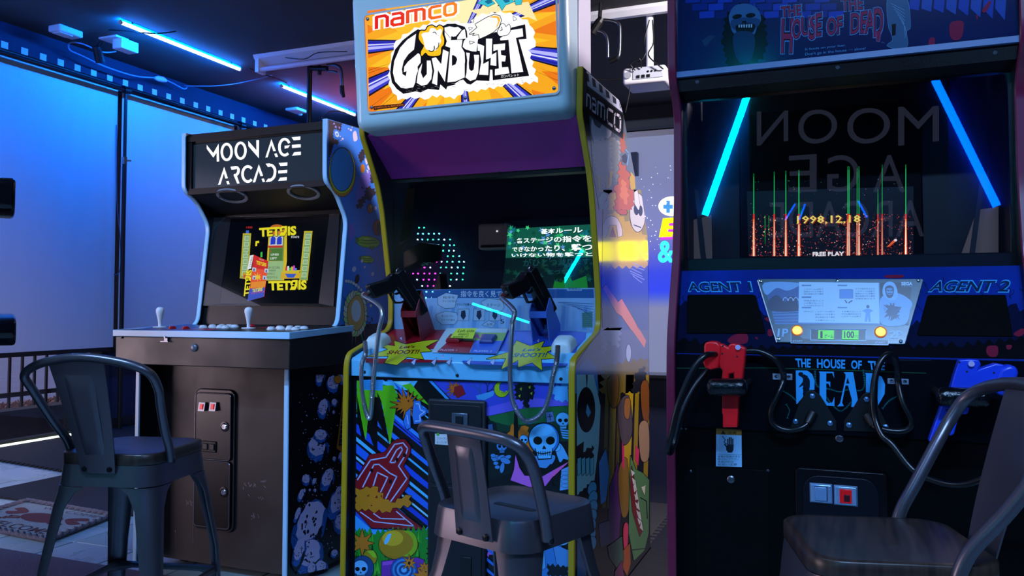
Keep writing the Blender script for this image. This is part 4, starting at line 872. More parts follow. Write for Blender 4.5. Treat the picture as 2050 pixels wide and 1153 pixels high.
# purple panel under the marquee
ppl = plane_vz((2.440, 1.598), (2.606, 1.470))
pp = part('purple_panel', mat('b4389a', .42, bump=.12, bscale=400), GC, lambda q: q.prism_u([(2.440, 1.598), (2.606, 1.470), (2.612, 1.480), (2.446, 1.608)], GI0, GI1))
for x in (1000, 760, 1165): part('screw', m_black, pp, lambda q: q.lathe(on((x, 345-(x-1000)*.05 if x != 760 else 268), ppl), ppl[1], [(.005, 0), (.003, .003)], 10))
# inside: bezel, picture tube, printed card, pane
part('bezel_top', m_black, GC, lambda q: q.box((GI0, 2.612, 1.455), (GI1, 2.66, 1.472)))
part('inner_wall', m_navy, GC, lambda q: q.box((GI0, 2.66, .93), (GI1, 2.67, .96)))
bk = part('monitor_mask', mat('07080c', .6), GC, lambda q: q.box((GI0, 3.2, .93), (GI1, 3.21, 1.5)))
CV = 3.15
tl, br = atv(1018, 449, CV), atv(1210, 640, CV)
crt = part('picture_tube', mat('0a0e10', .15), GC, lambda q: q.box((tl.x-.02, CV, br.z-.02), (min(br.x+.02, GI1-.004), CV+.04, tl.z+.015)))
S = Art(plane_v(CV), G2, emit=1.7, lift=.001)
S.poly('0c4838', [(1072, 222), (1550, 196), (1580, 385), (1060, 388)]); S.poly('02100e', [(1060, 388), (1580, 385), (1580, 560), (1040, 560)])
R = random.Random(2)
for k in range(70): 
    x, y = R.uniform(1075, 1540), R.uniform(212, 380); S.star(('1c8a50', '0a5a6a', '38b070', '4a7ab0', '083828')[k % 5], (x, y), R.uniform(10, 24), 7, 5, rot=R.uniform(0, 90))
for k in range(30): S.star(('063020', '0a3a3a', '0a2818')[k % 3], (R.uniform(1070, 1540), R.uniform(400, 540)), 22, 8, 5)
S.poly('0c5a18', [(1330, 560), (1340, 520), (1380, 530), (1420, 480), (1440, 520), (1520, 490), (1530, 560)])
for dx, dy, h in ((3, 4, '082820'), (0, 0, 'f4fff8')):
    S.text(h, '基本ルール', [(1262+dx, 224+dy), (1500+dx, 208+dy), (1500+dx, 245+dy), (1264+dx, 252+dy)], off=.02)
    S.text(h, '各ステージの指令を', [(1122+dx, 276+dy), (1552+dx, 256+dy), (1552+dx, 296+dy), (1124+dx, 306+dy)], off=.02)
    S.text(h, 'できなかったり、撃つ', [(1100+dx, 326+dy), (1556+dx, 304+dy), (1556+dx, 346+dy), (1100+dx, 354+dy)], off=.02)
    S.text(h, 'いけない物を撃つと', [(1095+dx, 362+dy), (1556+dx, 354+dy), (1556+dx, 378+dy), (1095+dx, 384+dy)], off=.02)
S.text('0c3a3a', 'がひとつ減ります。', [(1160, 394), (1556, 388), (1556, 428), (1160, 438)], off=.01); S.text('0c3a3a', '撃つな', [(1300, 458), (1410, 452), (1410, 480), (1300, 486)], off=.01)
S.build('screen_picture', crt)
GV = 2.625
cdpl = plane_v(GV+.004)
cq = [on(G2(*p), cdpl) for p in ((470, 566), (1580, 562), (1580, 800), (450, 800))]
card = part('instruction_card', mat('a4cdf2', .35), GC, lambda q: q.box((GI0, GV+.003, .90), (GI1, GV+.006, (cq[0].z+cq[1].z)/2)))
S = Art(plane_v(GV+.003), G2, rough=.4, lift=.0003, clip=[(462, 568), (1560, 566), (1580, 798), (440, 798)])
S.poly('2a66a8', [(460, 566), (1570, 564), (1570, 616), (460, 616)]); 
for k in range(26):
    x = 500+k*42; S.poly(('86b4e6', 'b4d8f6', 'a0ccf2')[k % 3], [(x, 660), (x+20, 660), (x+12, 800), (x-12, 800)])
S.text('dce8f4', '指令を良く見て把握せよ', [(804, 574), (1170, 574), (1172, 612), (802, 612)], off=.015)
for P, t1, t2 in (([(672, 612), (720, 588), (790, 600), (776, 640), (770, 672), (715, 676), (676, 655)], '指令を', 'ライフが減る'), ([(664, 712), (715, 694), (778, 700), (794, 730), (770, 765), (700, 768), (670, 745)], '撃ってはいけない', 'ライフが減る')):
    S.poly('c4dcf0', P, ol=4); x0 = min(p[0] for p in P)+22; y0 = min(p[1] for p in P); S.text('10141c', t1, (x0+10, y0+18, x0+78, y0+32)); S.text('10141c', t2, (x0+6, y0+40, x0+84, y0+54))
S.text('101820', 'プラニアを撃って', (782, 646, 876, 662))
for x in (790, 880, 970): S.poly('bcd4ea', [(x, 680), (x+62, 680), (x+60, 745), (x-4, 745)], ol=3); S.poly('24344c', [(x+18, 690), (x+40, 686), (x+44, 720), (x+30, 742), (x+14, 720)])
S.poly('c4dcf0', [(920, 640), (960, 618), (1040, 630), (1052, 670), (1040, 690), (950, 690)], ol=4); S.text('10141c', 'ステージ', (950, 648, 1030, 666))
S.poly('c4dcf0', [(925, 770), (965, 745), (1000, 760), (985, 785)], ol=3); S.text('10141c', '全問', (950, 760, 985, 774)); S.text('10141c', '5', (1030, 738, 1052, 762))
S.poly('a8c4e2', [(1410, 552), (1495, 552), (1495, 576), (1410, 576)]); S.text('2a4a78', '飲食禁止', (1418, 556, 1488, 572)); S.stroke('a8c4e2', arc((1450, 552), 34, 30, 180, 360, 12), 8); S.stroke('a8c4e2', arc((1450, 552), 16, 14, 180, 360, 10), 6)
S.poly('68a090', [(1495, 700), (1555, 695), (1556, 785), (1497, 785)])
for k in range(7): S.text('183c34', 'NAMCO LTD TOKYO' if k == 0 else 'MADE IN JAPAN', (1501, 704+k*11, 1550, 711+k*11))
for k in range(7): S.stroke('4a6a9a', [(1360+k*26, 640+k*8), (1560, 650+k*16)], 2)
S.build('card_print', card)
part('front_pane', glass_mat(1.75, (.95, .97, .98)), GC, lambda q: q.box((GI0, GV-.006, .905), (GI1, GV-.002, 1.468)))
# control panel
cpa, cpb = (2.350, .828), (2.612, .912)
cpl = plane_vz(cpa, cpb); cn = cpl[1]
cp = part('control_panel', mat('6cc4f0', .3, coat=.3), GC, lambda q: q.prism_u([(2.345, .768), (2.345, .822), (2.352, .8295), (2.616, .9135), (2.616, .895), (2.40, .768)], GI0, GI1), bevel=.003)  # white bar, the cyan light falling on it is painted into its base colour
for p in ((1375, 1078), (785, 1058), (255, 1038)): part('bolt', m_black, cp, lambda q: q.lathe(atv(*G2(*p), 2.345), (0, -1, 0), [(.0055, 0), (.005, .003), (.0005, .004)], 10))
S = Art(cpl, G2, rough=.25, lift=.0006)
red, blu = '9c1222', '2a52c4'
S.poly(red, smooth_closed([(345, 800), (560, 798), (830, 800), (800, 880), (772, 950), (740, 980), (500, 985), (262, 985), (300, 880)], 2)); S.poly(blu, smooth_closed([(1000, 805), (1250, 806), (1520, 812), (1470, 900), (1405, 1002), (1120, 1000), (850, 995), (816, 960), (870, 880)], 2))
R = random.Random(5)
for k in range(14):
    x, y = (R.uniform(320, 700), R.uniform(820, 975)) if k % 2 else (R.uniform(1050, 1450), R.uniform(820, 985)); S.poly(('d8b8d8', 'c8c8f0')[k % 2], [(x, y), (x+R.uniform(8, 22), y-R.uniform(6, 16)), (x+R.uniform(10, 16), y+R.uniform(8, 18))], ol=2)
for x in (650, 535, 850, 985, 735): S.poly('b8c8f0', [(x-14, 985), (x+18, 958), (x+4, 1000)], ol=3)
st = 'c6cc1c'
S.poly(st, [(425, 862), (490, 882), (600, 862), (680, 856), (604, 896), (640, 922), (572, 926), (592, 968), (500, 954), (440, 1000), (370, 988), (394, 948), (270, 952), (390, 912), (340, 880), (430, 892)], ol=7)
S.poly(st, [(1122, 862), (1200, 892), (1280, 864), (1262, 900), (1384, 888), (1292, 926), (1354, 962), (1262, 966), (1268, 1030), (1210, 986), (1132, 1012), (1132, 972), (1036, 1024), (1062, 962), (950, 966), (1080, 926), (1100, 902)], ol=7)
for t_, q_, h in (("Let's", [(458, 890), (545, 886), (541, 903), (452, 907)], '7a1414'), ('SHOOT!!', [(392, 917), (572, 912), (566, 935), (380, 940)], '7a1414'), ("Let's", [(1162, 906), (1266, 902), (1260, 919), (1152, 923)], '1c5a78'), ('SHOOT!!', [(1108, 932), (1300, 930), (1296, 956), (1096, 956)], '1c5a78')): S.text(h, t_, q_, off=.03, shear=.2)
S.build('panel_print', cp)
sq = [on(G2(*p), cpl) for p in ((728, 790), (1082, 794), (1012, 942), (638, 934))]
spn = part('start_plate', mat('b8ccd0', .35), GC, lambda q: q.slab([p+cn*.008 for p in sq], cn, .007), bevel=.004)
S = Art((cpl[0]+cn*.008, cn), G2, rough=.3, lift=.0004)
S.poly('8ab82a', [(764, 812), (1064, 816), (1046, 860), (748, 852)]); S.text('b02a88', 'START', [(800, 822), (1010, 822), (1000, 850), (788, 850)], off=.05)
S.poly('9c1222', [(742, 854), (884, 858), (852, 930), (668, 924)]); S.poly('3060d0', [(884, 858), (1044, 862), (1004, 934), (856, 930)])
S.text('d8c8d8', 'PLAYER 1', [(690, 908), (784, 910), (780, 920), (684, 918)], off=.02); S.text('c8d4f8', 'PLAYER 2', [(882, 914), (984, 916), (980, 926), (876, 924)], off=.02)
S.build('plate_print', spn)
for P, h in (([(745, 852), (822, 854), (796, 888), (720, 884)], '8c1420'), ([(940, 852), (1016, 856), (988, 892), (912, 890)], '2c3c80')):
    A_ = [on(G2(*p), cpl)+cn*.0085 for p in P]; c = sum(A_, Vector())/4
    part('start_button', mat(h, .35), spn, lambda q: q.loft([A_, [a+cn*.006 for a in A_], [c+(a-c)*.82+cn*.014 for a in A_]]), bevel=.0015)
# front panel with printed picture
FG = 2.358
fpn = part('front_panel', mat('0c0d12', .35), GC, lambda q: q.box((GI0, FG, .03), (GI1, FG+.018, .768)))
S = Art(plane_v(FG), G3, rough=.28, lift=.0004, clip=[(211, 26), (1416, 52), (1432, 1148), (204, 1148)])
# diagonal blue rays
for k, (y, w, h) in enumerate(((95, 30, '2a78f0'), (160, 14, '48c0ff'), (215, 40, '1c50e0'), (290, 20, '58c8ff'), (330, 44, '2468e8'), (400, 14, '8ad8ff'), (430, 34, '1a40d0'), (500, 40, '38a0f8'), (575, 16, '2a60e0'), (-20, 26, '3a90f8'), (30, 12, '2450e0'), (640, 26, '4ab4ff'), (-120, 24, '2a60e8'), (-200, 20, '3aa0ff'), (-160, 10, '60c8ff'), (700, 36, '2a58d8'))):
    S.poly(h, [(205, y+60), (205, y+60+w*1.25), (640, y+420+w*.9), (640, y+420)])
S.poly('2048d8', [(400, 240), (430, 250), (600, 400), (560, 380)]); S.poly('58c8f8', [(290, 40), (560, 34), (520, 90), (440, 84), (380, 60)]); S.poly('a8f0ff', [(420, 40), (520, 40), (490, 70)])
S.poly('2c6ae8', [(420, 40), (520, 130), (470, 120)])
for P in ([(300, 60), (420, 62), (446, 120), (402, 405), (352, 150), (330, 100)], [(212, 34), (300, 60), (290, 150), (264, 372), (212, 210)], [(470, 60), (520, 50), (626, 176), (560, 140)], [(212, 34), (330, 34), (330, 130), (240, 100)]): S.poly('62c81c', P)
for P in ([(300, 110), (350, 150), (398, 400), (330, 260), (330, 470), (270, 300)], [(214, 120), (260, 372), (240, 360), (214, 250)]): S.poly('08090c', P)
S.poly('38a0e8', [(240, 30), (362, 30), (360, 90), (248, 86)])
for k in range(5): S.text('1c4a78', '株式会社ナムコ', (256, 36+k*10, 352, 42+k*10))
# sky and hill at the right of the coin door
S.poly('3c4cd0', [(640, 30), (1420, 40), (1420, 190), (1180, 180), (960, 235), (640, 180)]); S.poly('6a60e0', [(900, 200), (1180, 130), (1420, 150), (1420, 190), (1180, 188), (960, 236)])
S.poly('0a0c14', [(560, 30), (640, 30), (760, 150), (640, 170)]); S.poly('3ca0f0', [(620, 34), (640, 34), (760, 160), (740, 160)])
S.star('c8641c', (772, 82), 52, 24, 14, jit=.5, ol=3); S.poly('901824', [(770, 70), (810, 60), (832, 110), (790, 132), (765, 110)], ol=3)
def branch(x, y, a, l, w, d, h='1c3a5a'):
    x2, y2 = x+l*math.cos(a), y+l*math.sin(a); S.stroke(h, [(x, y), (x2, y2)], w)
    if d:
        for s in (-.5, .45): branch(x2, y2, a+s, l*.68, w*.65, d-1, h)
branch(930, 140, -1.9, 50, 10, 3, '2a5a9a'); branch(930, 140, -1.0, 46, 9, 3, '142a50')
S.poly('48a0e0', [(890, 120), (960, 100), (1000, 90), (990, 120), (940, 145), (900, 140)])
S.ell('a8c81c', (1038, 82), 42, 46, ol=5); S.ell('3c4cd0', (1052, 72), 26, 32, ol=4); S.stroke('a8c81c', [(1030, 92), (1056, 104), (1066, 92)], 6)
S.poly('0c1018', jag([(1110, 60), (1160, 40), (1226, 50), (1224, 130), (1190, 150), (1196, 190), (1160, 192), (1164, 150), (1120, 140)], 8, 12, 4))
for x, y in ((1140, 80), (1190, 70), (1200, 105), (1132, 120)): S.poly('88b020', [(x, y), (x+14, y-8), (x+10, y+12)])
S.poly('58b8f8', jag([(1320, 70), (1420, 40), (1420, 150), (1345, 150)], 12, 16, 9)); 
S.poly('1f6a38', [(960, 238), (1180, 190), (1420, 178), (1420, 300), (1180, 320), (1000, 300)], ol=4); S.poly('123a2a', [(960, 260), (1080, 290), (1420, 260), (1420, 380), (960, 380)])
S.poly('0c1c20', jag([(958, 260), (1000, 270), (1020, 320), (1100, 330), (1160, 420), (1100, 560), (958, 600)], 6, 14, 7))
S.poly('5878b0', [(1290, 215), (1330, 210), (1340, 265), (1296, 272)], ol=4); S.stroke('14284a', [(1300, 240), (1326, 236)], 5); S.stroke('14284a', [(1312, 224), (1316, 258)], 5); S.poly('3a5a90', [(960, 285), (985, 280), (990, 330), (962, 335)], ol=4)
S.poly('d8761c', jag([(1070, 340), (1105, 275), (1120, 330), (1170, 285), (1190, 300), (1200, 380), (1230, 430), (1180, 460), (1120, 400)], 8, 20, 3), ol=3)
S.poly('0a0c12', [(1110, 180), (1128, 180), (1136, 430), (1160, 560), (1096, 560), (1106, 430)])
def skull(x, y, r, sq=1.0, h='62c4ff', sh='2a78d0', face=1):
    S.ell('06080e', (x, y), r*1.06, r*1.1); S.ell(sh, (x, y), r, r*1.02); S.ell(h, (x-r*.06, y-r*.05), r*.92, r*.94)
    S.poly('06080e', [(x-r*.62, y+r*.62), (x+r*.58, y+r*.62), (x+r*.5, y+r*1.35), (x-r*.4, y+r*1.4)]); S.poly(h, [(x-r*.58, y+r*.58), (x+r*.54, y+r*.58), (x+r*.45, y+r*1.28), (x-r*.36, y+r*1.32)])
    for s in (-1, 1): S.ell('06080e', (x+s*r*.42, y+r*.12), r*.30, r*.27, rot=s*-14)
    S.poly('06080e', [(x, y+r*.42), (x+r*.16, y+r*.68), (x-r*.14, y+r*.68)])
    S.stroke('06080e', [(x-r*.46, y+r*.92), (x-r*.1, y+r*1.0), (x+r*.44, y+r*.88)], r*.07)
    for k in range(6): S.stroke('06080e', [(x-r*.38+k*r*.15, y+r*.84), (x-r*.36+k*r*.15, y+r*1.1)], r*.05)
S.poly('4a9ae0', [(1200, 470), (1340, 460), (1300, 530), (1215, 510)], sm=3, ol=5); S.poly('58b0f0', [(1340, 400), (1380, 400), (1430, 510), (1380, 520)], sm=2, ol=5); S.ell('62c4ff', (1352, 415), 22, 20, ol=4)
skull(1280, 365, 86); skull(1388, 255, 40); skull(1165, 368, 24)
for k in range(4): S.poly('58b0f0', [(1370+k*4, 310+k*14), (1424, 316+k*14), (1424, 324+k*14), (1376+k*4, 320+k*14)])
skull(1040, 405, 30, h='4a90d8')
for k in range(5): S.ell('4a90d8', (1000+k*18, 470+6*(k % 2)), 22, 11, rot=-20, ol=4)
for k in range(4): S.ell('4a90d8', (990+k*8, 460+k*22), 14, 10, ol=3)
S.ell('4a90d8', (1060, 490), 30, 16, rot=20, ol=4); S.ell('4a90d8', (1042, 530), 12, 30, rot=10, ol=4)
S.poly('0a0c12', jag([(1040, 640), (1110, 580), (1200, 585), (1300, 520), (1430, 470), (1432, 540), (1320, 620), (1400, 660), (1240, 680), (1100, 700), (960, 920), (958, 740)], 8, 18, 6))
S.poly('d068d8', [(1118, 456), (1140, 530), (1170, 575), (1270, 580), (1426, 492), (1330, 580), (1290, 632), (1200, 640), (1090, 600), (1110, 540)]); S.poly('f060c0', [(1426, 492), (1340, 574), (1300, 600), (1340, 545)])
S.poly('c060d0', jag([(958, 960), (1000, 900), (1010, 1000), (958, 1040)], 6, 14, 2))
for k in range(3): S.poly('2a70e0', [(955, 980+k*60), (955, 1000+k*60), (1030, 1060+k*60), (1030, 1045+k*60)])
S.poly('3080d0', [(1240, 960), (1330, 900), (1432, 1060), (1432, 1148), (1260, 1148)], ol=5); S.ell('62b8f0', (1390, 920), 44, 52, rot=20, ol=6); S.poly('58a8e8', [(1240, 1000), (1280, 980), (1290, 1100), (1250, 1120)], ol=5)
S.poly('4a90d8', [(1330, 960), (1420, 1000), (1420, 1100), (1360, 1120)], ol=5); S.poly('0a101c', jag([(1300, 1080), (1420, 1090), (1420, 1148), (1300, 1148)], 10, 14, 5)); S.poly('60a8e8', [(1380, 540), (1424, 520), (1424, 650), (1370, 660)], ol=5)
for k in range(4): S.ell('60a8e8', (1400, 560+k*24), 22, 9, ol=3)
# red target figure
S.poly('8c1420', [(205, 600), (232, 560), (286, 456), (372, 442), (412, 388), (446, 366), (490, 368), (522, 410), (518, 448), (478, 520), (516, 572), (510, 624), (420, 752), (330, 700), (205, 660)], ol=6)
lw = 'a8c4f0'
S.stroke(lw, [(218, 598), (292, 486), (380, 470), (430, 396), (478, 388), (504, 420), (494, 452), (452, 520), (500, 592), (404, 726)], 7)
S.stroke(lw, [(402, 500), (440, 430), (466, 410), (474, 428), (430, 500), (402, 500), (404, 500)], 7); S.stroke(lw, [(248, 640), (312, 512), (340, 510), (402, 560), (442, 580), (372, 720)], 7); S.stroke(lw, [(300, 660), (332, 556), (390, 584), (340, 690)], 7)
for x, y in ((300, 545), (406, 608), (486, 458), (444, 484)): S.ell('100a0c', (x, y), 9, 12)
S.poly('8c1420', [(208, 772), (440, 760), (598, 880), (300, 872)], ol=6); S.stroke(lw, [(235, 782), (312, 836), (540, 862), (440, 778)], 6); S.stroke(lw, [(310, 790), (350, 818), (486, 822)], 6)
S.poly('c8801a', jag([(206, 650), (250, 640), (330, 642), (370, 700), (410, 735), (470, 700), (520, 690), (524, 748), (440, 752), (380, 786), (300, 772), (206, 768)], 13, 18, 12), ol=4)
for P in ([(270, 690), (290, 680), (280, 695)], [(318, 700), (330, 684), (334, 704)], [(350, 690), (360, 684), (358, 702)], [(290, 745), (300, 738), (304, 750)]): S.poly('701818', P)
S.star('c8701c', (500, 170), 84, 40, 17, jit=.55, ol=4, seed=4); S.poly('3a80e0', [(540, 150), (575, 150), (586, 190), (614, 200), (608, 225), (580, 240), (588, 276), (540, 280), (530, 230)], ol=5); S.stroke('b8d8ff', [(552, 165), (568, 165), (576, 200), (602, 210), (572, 232), (576, 262), (548, 264)], 5)
S.poly('3a80e0', [(494, 215), (520, 190), (520, 300), (500, 312), (480, 270)], ol=5); S.stroke('b8d8ff', [(500, 230), (508, 280)], 4)
S.poly('701c14', [(500, 150), (512, 140), (514, 158)]); S.poly('701c14', [(520, 190), (530, 176), (532, 196)])
# grass, ball and barrels
S.poly('38a0f0', [(205, 800), (300, 880), (600, 890), (620, 860), (620, 960), (205, 960)])
S.poly('1f8a24', jag([(200, 880), (320, 890), (480, 880), (625, 872), (625, 1150), (200, 1150)], 22, 14, 4))
R = random.Random(9)
for k in range(60):
    x, y = R.uniform(206, 616), R.uniform(900, 1140); S.poly(('48b828', '126018', '0a3a12', '2f9a20')[k % 4], [(x-7, y+44), (x+R.uniform(-12, 12), y-R.uniform(20, 40)), (x+7, y+44)])
S.ell('9a7a10', (452, 966), 112, 86, ol=6); S.ell('8ab818', (500, 960), 60, 74); S.ell('a8820e', (440, 960), 98, 76); S.ell('d0b020', (420, 930), 60, 44); S.poly('68c8ff', [(372, 950), (390, 912), (412, 906), (396, 950), (378, 966)], sm=3)
S.star('c8761c', (246, 958), 76, 34, 8, jit=.3, ol=5, seed=3); S.ell('a08a14', (290, 1040), 40, 44, ol=5); S.poly('8ac820', [(275, 1005), (310, 1000), (330, 1040), (310, 1040)])
S.poly('7030a8', [(356, 1062), (440, 1050), (560, 1040), (602, 1056), (596, 1130), (356, 1148)], ol=5); S.poly('9a50c8', [(362, 1066), (420, 1058), (420, 1078), (362, 1086)])
for r, h in ((76, '2050a0'), (66, '3a88d0'), (54, '184a90'), (42, '4aa0e0'), (30, '184a90'), (16, '60b8f0')): S.ell(h, (484, 1110), r, r*.95, ol=3 if r == 76 else 0)
S.star('d8801c', (514, 1070), 46, 18, 8, jit=.3, ol=4); S.ell('181010', (514, 1072), 8, 10); S.star('d8801c', (600, 1100), 40, 18, 8, ol=4); S.star('d8801c', (590, 1150), 60, 28, 9, ol=4)
S.ell('1c4880', (250, 1100), 62, 70, ol=5); skull(238, 1100, 44, h='70c0f8')
S.build('front_art', fpn)
# coin door
m_gcd = mat('171920', .5, bump=.12, bscale=300)
a, c = atv(*G3(628, 132), FG), atv(*G3(955, 1148), FG)
cz0 = .075
gd = MB(); gd.box((a.x, FG-.016, cz0), (c.x, FG, a.z)); gd = gd.build('coin_door', m_gcd, GC, bevel=.009, seg=3)
zc = atv(*G3(790, 633), FG-.016).z
for nm, z0, z1 in (('upper_door', zc+.004, a.z-.016), ('lower_door', cz0+.012, zc-.006)):
    q = MB(); r = rrect(a.x+.010, z0, c.x-.012, z1, .012); rr_slab(q, r, FG-.016, .004); q.build(nm, mat('14161d', .42, bump=.1, bscale=300), gd, bevel=.0015)
lk = atv(*G3(866, 890), FG-.02); part('lock', m_black, gd, lambda q: q.lathe(lk, (0, -1, 0), [(.014, 0), (.013, .004), (.008, .005), (.007, .003)], 18), smooth=True)
x0, x1 = atv(*G3(756, 215), FG-.02), atv(*G3(846, 330), FG-.02)
cpd = part('coin_plate', mat('6a7a8c', .3, .7), gd, lambda q: q.box((x0.x, FG-.026, x1.z), (x1.x, FG-.02, x0.z)), bevel=.003)
c = atv(*G3(795, 262), FG-.026); part('coin_slot', mat('2c343e', .3, .6), cpd, lambda q: q.box((c.x-.011, FG-.031, c.z-.014), (c.x+.013, FG-.026, c.z+.014)).box((c.x-.006, FG-.033, c.z-.002), (c.x+.013, FG-.031, c.z+.004)))
c = atv(*G3(815, 308), FG-.026); part('return_button', mat('1c7a40', .4), cpd, lambda q: q.box((c.x-.009, FG-.033, c.z-.009), (c.x+.011, FG-.026, c.z+.009)), bevel=.002)
c = atv(*G3(836, 1040), FG-.02); part('cash_flap', m_black, gd, lambda q: q.box((c.x-.02, FG-.024, .10), (c.x+.018, FG-.02, .22)), bevel=.004)
p0, p1 = atv(*G3(658, 336), FG-.0205), atv(*G3(742, 402), FG-.0205)
nt_ = part('paper_notice', mat('d4dce4', .6), None, lambda q: q.box((p0.x, FG-.0212, p1.z), (p1.x, FG-.0203, p0.z)))
tag(nt_, 'small white paper notice with Japanese writing on the black coin door', 'notice')
S = Art(plane_v(FG-.0212), G3, lift=.0003, rough=.6); S.text('20303c', 'フリープレイ', (668, 356, 736, 370)); S.text('20303c', 'なっています', (668, 378, 736, 392)); S.ell('58b830', (674, 340), 9, 9); S.build('notice_writing', nt_)
# printed side
def wear(pl, f, clip, gain=1.5): return Art(pl, f, gain=gain, rough=.16, coat=.8, lift=.0005, clip=clip)
SP = plane_u(GR); DD = fr(1130, 120, .26)
S = wear(SP, DD, [(143, 60), (420, 312), (455, 432), (500, 670), (590, 1153), (236, 1153), (217, 850), (143, 402)])
S.poly('5c666c', [(140, 50), (460, 300), (600, 1160), (230, 1160), (140, 400)]); S.poly('b9bec8', [(140, 50), (430, 290), (455, 420), (140, 180)])
for k in range(6): 
    x = 158+k*52; y = 95+k*42; S.poly('34383e', [(x, y), (x+26, y+14), (x+34, y+78), (x+8, y+66)])
S.stroke('d8d8dc', [(146, 70), (424, 318), (452, 425)], 8)
S.ell('c6c4dc', (284, 520), 80, 152); S.poly('46505a', [(205, 430), (300, 470), (270, 530), (230, 500)])
S.poly('8d8f86', jag([(200, 640), (370, 590), (430, 640), (420, 900), (340, 860), (300, 1000), (240, 860)], 10, 18, 2))
S.poly('74766e', jag([(360, 600), (420, 640), (420, 960), (370, 900), (360, 760)], 10, 16, 7))
for P in ([(245, 880), (280, 900), (290, 1020), (262, 1010)], [(310, 900), (330, 880), (340, 980), (320, 1000)], [(345, 850), (368, 860), (360, 960), (340, 1000)], [(250, 1060), (400, 1020), (420, 1160), (250, 1160)], [(510, 860), (540, 900), (545, 990), (510, 1010), (500, 920)]): S.poly('b8941c', P)
S.poly('a8542a', jag([(425, 600), (458, 560), (470, 680), (455, 720), (430, 690)], 6, 14, 3)); S.poly('2a2c30', [(440, 740), (470, 720), (490, 760), (470, 800), (445, 780)])
S.poly('b0562a', jag([(430, 780), (500, 860), (490, 960), (540, 1040), (520, 1160), (380, 1160), (400, 1040), (370, 1000), (420, 920), (415, 840)], 14, 24, 5), ol=4); S.poly('c8703a', jag([(440, 920), (470, 930), (490, 1040), (470, 1120), (430, 1040)], 10, 22, 8))
S.poly('6fa08a', [(265, 1060), (300, 1020), (330, 1050), (335, 1130), (300, 1150), (268, 1130)], sm=2, ol=4); S.stroke('c8304a', [(300, 1120), (320, 1080), (326, 1060)], 8); S.poly('d8d0c8', [(535, 1020), (560, 1000), (580, 1120), (570, 1160), (540, 1110)], ol=4)
S.stroke('6a90b8', [(470, 690), (495, 720), (480, 810)], 8)
S.poly('2e3236', [(148, 176), (458, 414), (450, 612), (146, 396)]); S.poly('14161a', [(152, 188), (450, 420), (444, 598), (150, 388)])
S.k += 2
rounded_word(S, [(168, 262), (432, 440), (428, 556), (166, 352)], DD, ['ccc8dc']*5, 0, 15, None)
S.build('side_art_upper', GC)
S = wear(SP, G2, [(1580, 0), (1830, 0), (1868, 262), (1874, 800), (1603, 800), (1606, 620)])
S.poly('8a7a2a', [(1570, -10), (1880, -10), (1880, 400), (1600, 400)]); S.poly('4a5a8a', [(1590, 380), (1880, 360), (1880, 820), (1600, 820)]); S.poly('b8941c', jag([(1580, 200), (1680, 120), (1860, 260), (1870, 440), (1600, 440)], 12, 20, 3))
S.poly('a8502a', jag([(1660, -10), (1770, -10), (1760, 80), (1740, 150), (1700, 120), (1650, 90)], 14, 20, 5), ol=5); S.poly('58907a', [(1590, 0), (1640, 20), (1640, 100), (1600, 150), (1585, 90)], ol=5); S.stroke('b83048', [(1610, 120), (1638, 60)], 8)
S.ell('c8c4b8', (1812, 130), 44, 110, ol=6); S.ell('22262a', (1805, 110), 16, 34); S.ell('22262a', (1828, 120), 12, 30); S.stroke('22262a', [(1790, 200), (1830, 215)], 6); 
S.poly('c8b8b0', arc((1665, 260), 60, 110, 180, 360)+[(1700, 270), (1690, 200), (1650, 200), (1630, 270)], ol=4); S.poly('7a2a1c', [(1650, 270), (1670, 210), (1690, 270)])
S.poly('c87a70', [(1612, 560), (1630, 540), (1700, 640), (1720, 620), (1790, 740), (1850, 860), (1830, 880), (1720, 720), (1690, 700)], ol=3)
for k in range(6): S.stroke('8a98c8', [(1780+12*math.cos(k), 420+k*14), (1840+9*math.sin(k*2), 440+k*18)], 5)
S.build('side_art_middle', GC)
S = wear(SP, G2, [(1601, 785), (1874, 785), (1874, 1160), (1455, 1160), (1458, 1000)])
S.poly('5a6488', [(1440, 700), (1880, 700), (1880, 1160), (1440, 1160)]); S.poly('7a8ab0', jag([(1600, 790), (1720, 770), (1700, 900), (1640, 860), (1620, 960)], 10, 16, 3)); S.poly('6a5a1c', jag([(1620, 1000), (1870, 960), (1870, 1160), (1600, 1160)], 16, 20, 4)); S.poly('c87a70', [(1790, 740), (1860, 860), (1850, 900), (1780, 800)])
S.poly('161820', jag([(1800, 1050), (1850, 1000), (1874, 1160), (1780, 1160)], 12, 16, 7)); S.poly('2a7ac0', [(1458, 1020), (1530, 960), (1580, 1020), (1590, 1160), (1456, 1160)]); S.poly('06080c', [(1480, 1160), (1520, 1050), (1570, 1160)])
S.ell('98a8c8', (1760, 930), 14, 50, ol=3)
S.build('side_art_lower', GC)
S = wear(SP, G3, [(1464, 0), (1876, 0), (1880, 1050), (1790, 1147), (1466, 1147)], 1.7)
S.poly('121016', [(1450, -10), (1890, -10), (1890, 1160), (1450, 1160)])
for x, w, h in ((1660, 34, '8a7212'), (1745, 46, 'a88a14'), (1800, 22, '8a7212'), (1700, 16, '5a4a10'), (1860, 24, '8a7212'), (1630, 20, '6a5a14')): S.poly(h, [(x, 0), (x+w, 0), (x+w*.6-10, 760), (x-20, 760)])
S.poly('8ae0ff', [(1462, 0), (1560, 0), (1600, 180), (1590, 400), (1560, 640), (1464, 690)]); S.ell('07080c', (1518, 200), 52, 130); S.poly('4aa0e8', [(1524, 165), (1545, 215), (1530, 245), (1516, 215)]); S.poly('07080c', [(1515, 0), (1528, 0), (1522, 90)])
